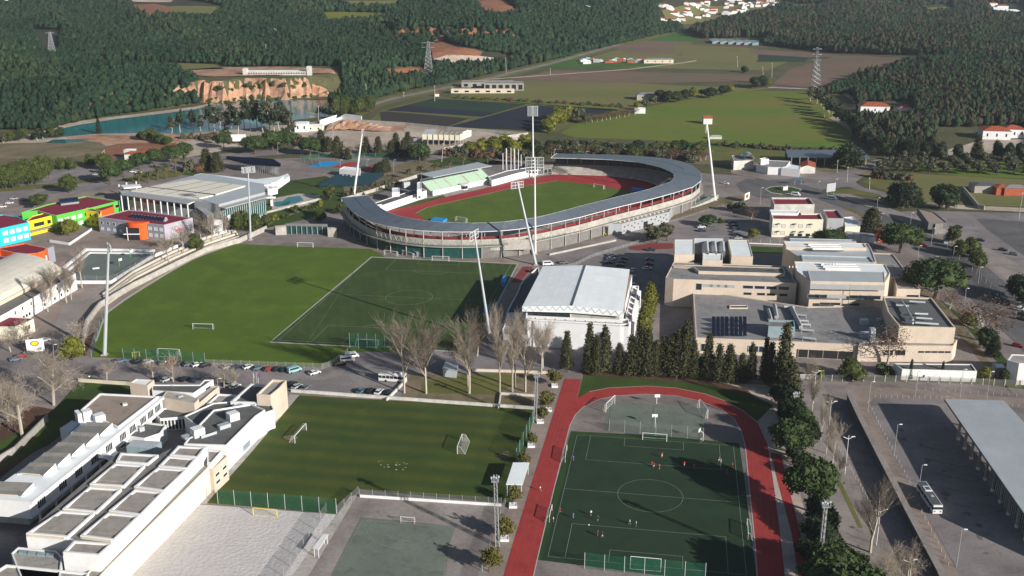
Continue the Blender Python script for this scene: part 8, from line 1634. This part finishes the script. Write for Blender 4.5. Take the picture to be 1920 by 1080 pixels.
# ================================================================== FENCES, WALLS, SMALL STRUCTURES
def fence(pts, h, label, n, net='mesh_grey', post='steel', z=.1, base=None, name='fence', r=.07, w0=None):
    P = chain(pts, n, z); t = thing(name, label, 'fence', tuple(P[0])); q = MB()
    for a, b_ in zip(P, P[1:]): q.quad(a, b_, b_+Vector((0, 0, h)), a+Vector((0, 0, h)))
    q.build('netting', net, t)
    for p in P: m = MB(); m.tube(p, p+Vector((0, 0, h+.1)), r, r, 4); m.build('post', post, t)
    if base:
        m = MB()
        for a, b_ in zip(P, P[1:]): e = (b_-a).normalized(); nn_ = Vector((-e.y, e.x, 0))*.15; m.prism([tuple((a-nn_)[:2]), tuple((b_-nn_)[:2]), tuple((b_+nn_)[:2]), tuple((a+nn_)[:2])], 0, base, True)
        m.build('base_wall', 'white', t)
fence([(409, 944.6), (631, 963)], 4.6, 'green ball net on posts between the front grass pitch and the sand', 7, 'net_green', 'steel_pale', r=.09); fence([(675, 932), (940, 949)], 2.6, 'wire fence on a low white wall at the top of the handball court', 11, base=.9); fence([(632, 963), (672, 928)], 2.6, 'short wire fence running up beside the handball court', 3)
fence([(1010, 768), (968, 866)], 4.5, 'green mesh fence at the right end of the front grass pitch', 7, 'net_green'); fence([(1096, 1066), (1132, 1070), (1322, 1086)], 4.5, 'green ball net behind the near goal of the dark turf', 6, 'net_green', 'steel_pale', r=.09); fence([(1142, 808), (1318, 825)], 4.2, 'wire ball fence between the dark turf and the bend court', 6)
fence([(656, 652), (738, 656)], 6, 'green ball net behind the near goal of the striped turf', 5, 'net_green', 'steel_pale'); fence([(232, 674), (385, 683)], 4.5, 'green ball net behind the goal by the parked cars', 7, 'net_green'); fence([(385, 684), (610, 692), (628, 682), (652, 664)], 2.2, 'thin wire fence between the left pitch and the street', 18, 'net_pale'); fence([(172, 670), (178, 645), (189, 611), (198, 590)], 2.8, 'green windbreak fence round the ditch corner of the left pitch', 6, 'net_green')
fence([(1480, 714), (1700, 716), (1925, 725)], 2.4, 'pale post fence along the front of the beige school', 22, 'mesh_grey', 'concrete_pale', r=.16); fence([(1372, 455), (1590, 464)], 2.4, 'wire fence with white posts behind the beige school', 12, 'mesh_grey', 'concrete_pale', r=.12, base=.5); fence([(1776, 466), (1830, 515), (1895, 575)], 2.2, 'pale green fence beside the avenue pavement', 14, 'net_green'); fence([(612, 960), (560, 1040), (505, 1120)], 2.8, 'wire fence between the sand and the handball court', 9)
fence([(137, 530), (212, 530), (288, 486)], 3.2, 'mesh fence round the near side of the teal school court', 10, 'mesh_grey'); fence([(600, 312), (560, 304), (600, 296), (680, 296), (790, 296)], 3.5, 'dark green fence round the tennis courts', 14, 'net_green'); fence([(1040, 505), (1075, 500), (1110, 482), (1200, 455)], 1.6, 'low rail along the parking kerb behind the arena', 10, 'net_pale'); fence([(990, 864), (945, 950), (895, 1100)], 2.4, 'wire fence along the potted tree walk', 10)
def pwall(pts, h, w, m, label, lv=.02, n=None): wall('low_wall', [tuple(q) for q in pts], h, w, m, label, lv=lv)
pwall([(546, 735), (600, 739), (780, 752), (915, 762), (1002, 768)], 1.1, .5, 'white_old', 'low white wall along the top of the front grass pitch'); pwall([(725, 752), (762, 715)], 1.0, .5, 'white_old', 'short low white wall beside the copse'); pwall([(885, 696), (1030, 701)], 1.0, .5, 'cream', 'low cream wall behind the copse of bare trees'); pwall([(148, 716), (236, 722), (250, 724)], 1.3, .5, 'cream', 'low cream wall at the top of the school lawn')
pwall([(935, 766), (939, 740), (1002, 744)], .9, .4, 'white_old', 'low wall round the small pink paved yard by the copse'); pwall([(-20, 880), (30, 850), (90, 790)], 2.4, .5, 'concrete', 'old stained concrete wall left of the school lawn'); pwall([(158, 660), (157, 640), (163, 610), (188, 577), (250, 540), (330, 500), (388, 472), (450, 455), (500, 432)], 2.6, .7, 'concrete_pale', 'long curved concrete wall between the terraces and the left pitch ditch')
pwall([(138, 532), (208, 532), (285, 484), (330, 465), (395, 446), (440, 432)], 1.5, .5, 'white', 'white wall stepping down beside the teal school court'); pwall([(96, 524), (162, 470), (290, 472)], 1.2, 1.2, 'white', 'upper white seating step round the teal school court'); pwall([(103, 528), (168, 475), (288, 476.5)], .7, 1.2, 'white', 'lower white seating step round the teal school court')
pwall([(94, 454), (130, 460), (172, 432)], 1.3, .5, 'white', 'white garden wall in the colourful school yard'); pwall([(1155, 452), (1030, 479)], .9, .5, 'concrete_pale', 'pale kerb wall below the stadium bank'); pwall([(385, 418), (470, 408), (610, 372)], 1.2, .5, 'concrete_pale', 'low pale wall along the stadium lawn'); pwall([(640, 378), (700, 360), (790, 330)], 2, .6, 'concrete_pale', 'long pale wall rising behind the stadium pool garden')
for i in range(5):
    o_ = 4.2*i; a = [(200-o_*.3, 572-o_), (258-o_*.4, 530-o_), (330-o_*.5, 494-o_), (395-o_*.6, 466-o_), (450-o_*.6, 448-o_)]; pwall(a, .35+.3*i, .9, 'concrete_pale' if i % 2 else 'cream', '%s terrace step up from the curved wall by the left pitch' % ORD[i])
P = chain([(1480, 712), (1545, 712)], 1); t = thing('gate', 'white sliding gate at the street end of the beige school fence', 'gate', tuple(P[0])); m_ = MB(); m_.box((*((P[0]+P[1])/2)[:2], .3), (12, .25, 1.8)); m_.build('panel', 'white_old', t); m_ = MB(); m_.box((P[0].x-1, P[0].y, 0), (.8, .8, 5)); m_.build('pier', 'concrete', t)
def shelter(name, label, px, h, m, cat='shelter', wallm=None, back=True):
    b = Bld(name, label, cat, GP([px[0]], 0)[0]); P = GP(px, h); b.mb('roof', m).prism(P, h-.18, h, True, True)
    for p in inset(P, .3): q = MB(); q.tube((*p, 0), (*p, h-.2), .08, .08, 4); b.part('post', q, 'white')
    if back and wallm: I = inset(P, .25); b.mb('wall', wallm).prism(I, .1, h-.2, False)
    return b
shelter('track_shelter', 'white roofed shelter with a bench beside the red track', [(962, 867), (992.7, 867), (979.5, 908.7), (948.7, 908)], 3.8, 'white_roof').done()
shelter('tool_shed', 'pale grey metal shed among the bare trees of the copse', [(835.7, 676), (860, 676), (856.5, 694), (829, 691.5)], 3.2, 'steel_pale', 'shed', 'steel_pale').done(); shelter('dugout', 'white roofed dugout on the edge between sand and handball court', [(606, 1001), (616, 1001.5), (598, 1030), (586, 1027)], 2.8, 'white', 'dugout', None).done()
for i, q in enumerate((((944, 516), (952, 517), (946, 530), (939, 528)), ((911, 571), (919, 571), (914, 581), (906, 580)))): shelter('dugout', '%s blue dugout beside the striped turf next to the arena' % ['far', 'near'][i], list(q), 2.3, 'cyan_deep', 'dugout', 'cyan_deep').done()
b = Bld('glazed_pavilion', 'low pavilion with green glass between two concrete end walls south of the stadium', 'pavilion', G(572, 440)[:2]); b.vol([(516, 423), (536, 422.5), (536, 424), (516, 425)], 4.6, 'concrete_pale', 'concrete', 0, .1); b.vol([(614, 426), (631, 426), (631, 428), (614, 428)], 4.6, 'concrete_pale', 'concrete', 0, .1, wp='end_wall', rp='end_wall_top'); b.vol([(536, 423.5), (614, 425), (614, 420), (536, 419)], 4.2, 'glass_green', 'concrete', 0, 0, wp='glass_wall', rp='roof_slab')
for i in range(9): p = Vector(G(536, 424, 4.2)).lerp(Vector(G(614, 425.5, 4.2)), i/8); m_ = MB(); m_.box((p.x, p.y, 0), (.3, .3, 4.3)); b.part('post', m_, 'steel')
b.done()
p = G(823, 415, .15); m_ = MB(); m_.box(p, (7.5, 5, 1.4), -.4); single(m_, 'jump_mat', 'cyan_deep', 'bright blue high-jump mat on the stadium track bend', 'mat', p); p = G(1195, 357, .15); m_ = MB(); m_.box(p, (7, 4, 1.2), -.2); single(m_, 'jump_mat', 'cyan_deep', 'blue mat in the shadow at the right end of the stadium', 'mat', p)
def board(name, label, x, y, w_, h_, z0, m, rz=0, legs=True):
    p = G(x, y); t = thing(name, label, 'sign', p, None, rz); ORG[t.name] = (0, 0, 0); q = MB(); q.box((0, 0, z0), (w_, .18, h_)); q.build('panel', m, t)
    for s_ in (-1, 1): q = MB(); q.tube((s_*w_*.35, .1, 0), (s_*w_*.35, .1, z0+h_*.5), .1, .1, 4); q.build('leg', 'steel', t)
    return t
t = board('sign_board', 'white sign board with a maroon and yellow emblem by the left car park', 68, 662, 6.2, 5.0, .6, 'white', .25)
for rr_, m, yy in ((1.35, 'red_roof', -.10), (1.0, 'yellow_paint', -.13)): q = MB(); q.ngon([(rr_*1.15*math.cos(a)-.1, yy, 3.9+rr_*.75*math.sin(a)) for a in np.linspace(0, 6.283, 20)[:-1]]); q.build('emblem', m, t)
q = MB()
for k, x_ in enumerate((.6, .95, 1.3, 1.65, 2.0)): q.box((x_, -.11, 1.6), (.22, .03, .4)); q.box((x_-.1, -.11, 1.1), (.22, .03, .3))
q.build('lettering', 'red_roof', t)
t = board('billboard', 'white billboard with a pink motif at the top of the stadium car park', 1400, 378, 6, 4, 1.2, 'ivory', .9); q = MB(); q.ngon([(1.6*math.cos(a), -.12, 3.2+1.1*math.sin(a)) for a in np.linspace(0, 6.283, 12)[:-1]]); q.build('motif', 'track_red', t)
board('billboard', 'large blue-grey billboard seen from behind at the roundabout island', 1557, 367, 7, 5, 2.5, 'steel', .5); board('billboard', 'white billboard on the verge by the lake road', 445, 270, 13, 5, 2, 'white', .1); board('road_sign', 'blue-green direction sign over the road left of the roundabout', 1496, 347, 6, 1.5, 3, 'seat_teal', .2)
b = Bld('roundabout_feature', 'small white block sculpture on the roundabout lawn', 'sculpture', G(1471, 356)[:2]); q = MB(); p = G(1471, 356, .1); q.box(p, (3, 2, 2.2), .3); b.part('block', q, 'white'); q = MB(); q.box((p[0]+1, p[1], 2.3), (1.5, 1.2, .5), .3); b.part('cap', q, 'concrete'); b.done()
for i, (x, m) in enumerate(((478, 'white'), (484, 'cloth_red'), (487, 'cloth_blue'))):
    p = G(x, 742, 0); t = thing('flag', '%s flag from the left on a pole above the white school' % ORD[i], 'flag', p, 'flags above the school'); q = MB(); q.tube(p, (p[0], p[1], 8.6), .06, .05, 4); q.build('pole', 'white', t); q = MB(); q.add([(p[0], p[1], 8.5), (p[0]+.5, p[1]-.3, 8.0), (p[0]+.45, p[1]-.2, 6.4), (p[0], p[1], 6.8)], [(0, 1, 2, 3), (3, 2, 1, 0)]); q.build('cloth', m, t)
t = thing('bench_row', 'long green slatted rack on the pavement above the school lawn', 'rack', G(205, 714)); P = chain([(168, 711), (190, 716), (242, 718)], 14, .1)
for a, c in zip(P, P[1:]): q = MB(); d_ = (c-a)*.42; q.box((*((a+c)/2)[:2], .1), (d_.length*1.9, 1.2, .7), math.atan2(d_.y, d_.x)); q.build('bay', 'net_green' if 0 else 'turf_edge', t)
# bollards along the bus station and the sloping walk
def posts(pts, n, label, group):
    for i, p in enumerate(chain(pts, n, .07)):
        m_ = MB(); m_.tube(p, p+Vector((0, 0, 1.0)), .09, .09, 5); single(m_, 'bollard', 'concrete_pale', label.replace('{n}', ORD[i]), 'bollard', tuple(p), group)
posts([(1627, 756), (1710, 915)], 19, '{n} bollard from the back along the bus station kerb', 'bollards on the bus station kerb'); posts([(1722, 950), (1778, 1060)], 9, '{n} bollard from the back along the kerb past the bus', 'bollards past the bus'); posts([(1640, 745), (1770, 748), (1920, 764)], 26, '{n} bollard from the left at the back kerb of the bus station', 'bollards at the back kerb'); posts([(1572, 840), (1640, 960)], 16, '{n} bollard from the top down the sloping walk', 'bollards on the sloping walk'); posts([(1720, 731), (1920, 744)], 14, '{n} bollard from the left on the upper pavement', 'bollards on the upper pavement')
t = thing('playground_bench', 'pale bench on the brown ground above the curved wall', 'bench', G(180, 504)); q = MB(); p = G(180, 504); q.box(p, (3, 1, .6), .4); q.build('seat', 'white', t)
# ------------------------------------------------------------------ the haze over the valley
def haze():
    m = bpy.data.materials.new('haze'); m.use_nodes = True; n = m.node_tree
    for q in list(n.nodes):
        if q.type == 'BSDF_PRINCIPLED': n.nodes.remove(q)
    v = n.nodes.new('ShaderNodeVolumePrincipled'); v.inputs['Color'].default_value = (.74, .85, 1.0, 1); v.inputs['Density'].default_value = .00005; v.inputs['Anisotropy'].default_value = .1
    n.links.new(v.outputs[0], n.nodes['Material Output'].inputs['Volume'])
    b = MB(); b.prism([(-6500, -60), (6500, -60), (6500, 9300), (-6500, 9300)], -2, 330, True, True); me = b.mesh('haze', m); o = bpy.data.objects.new('haze', me); COL.objects.link(o); o['kind'] = 'stuff'
haze()
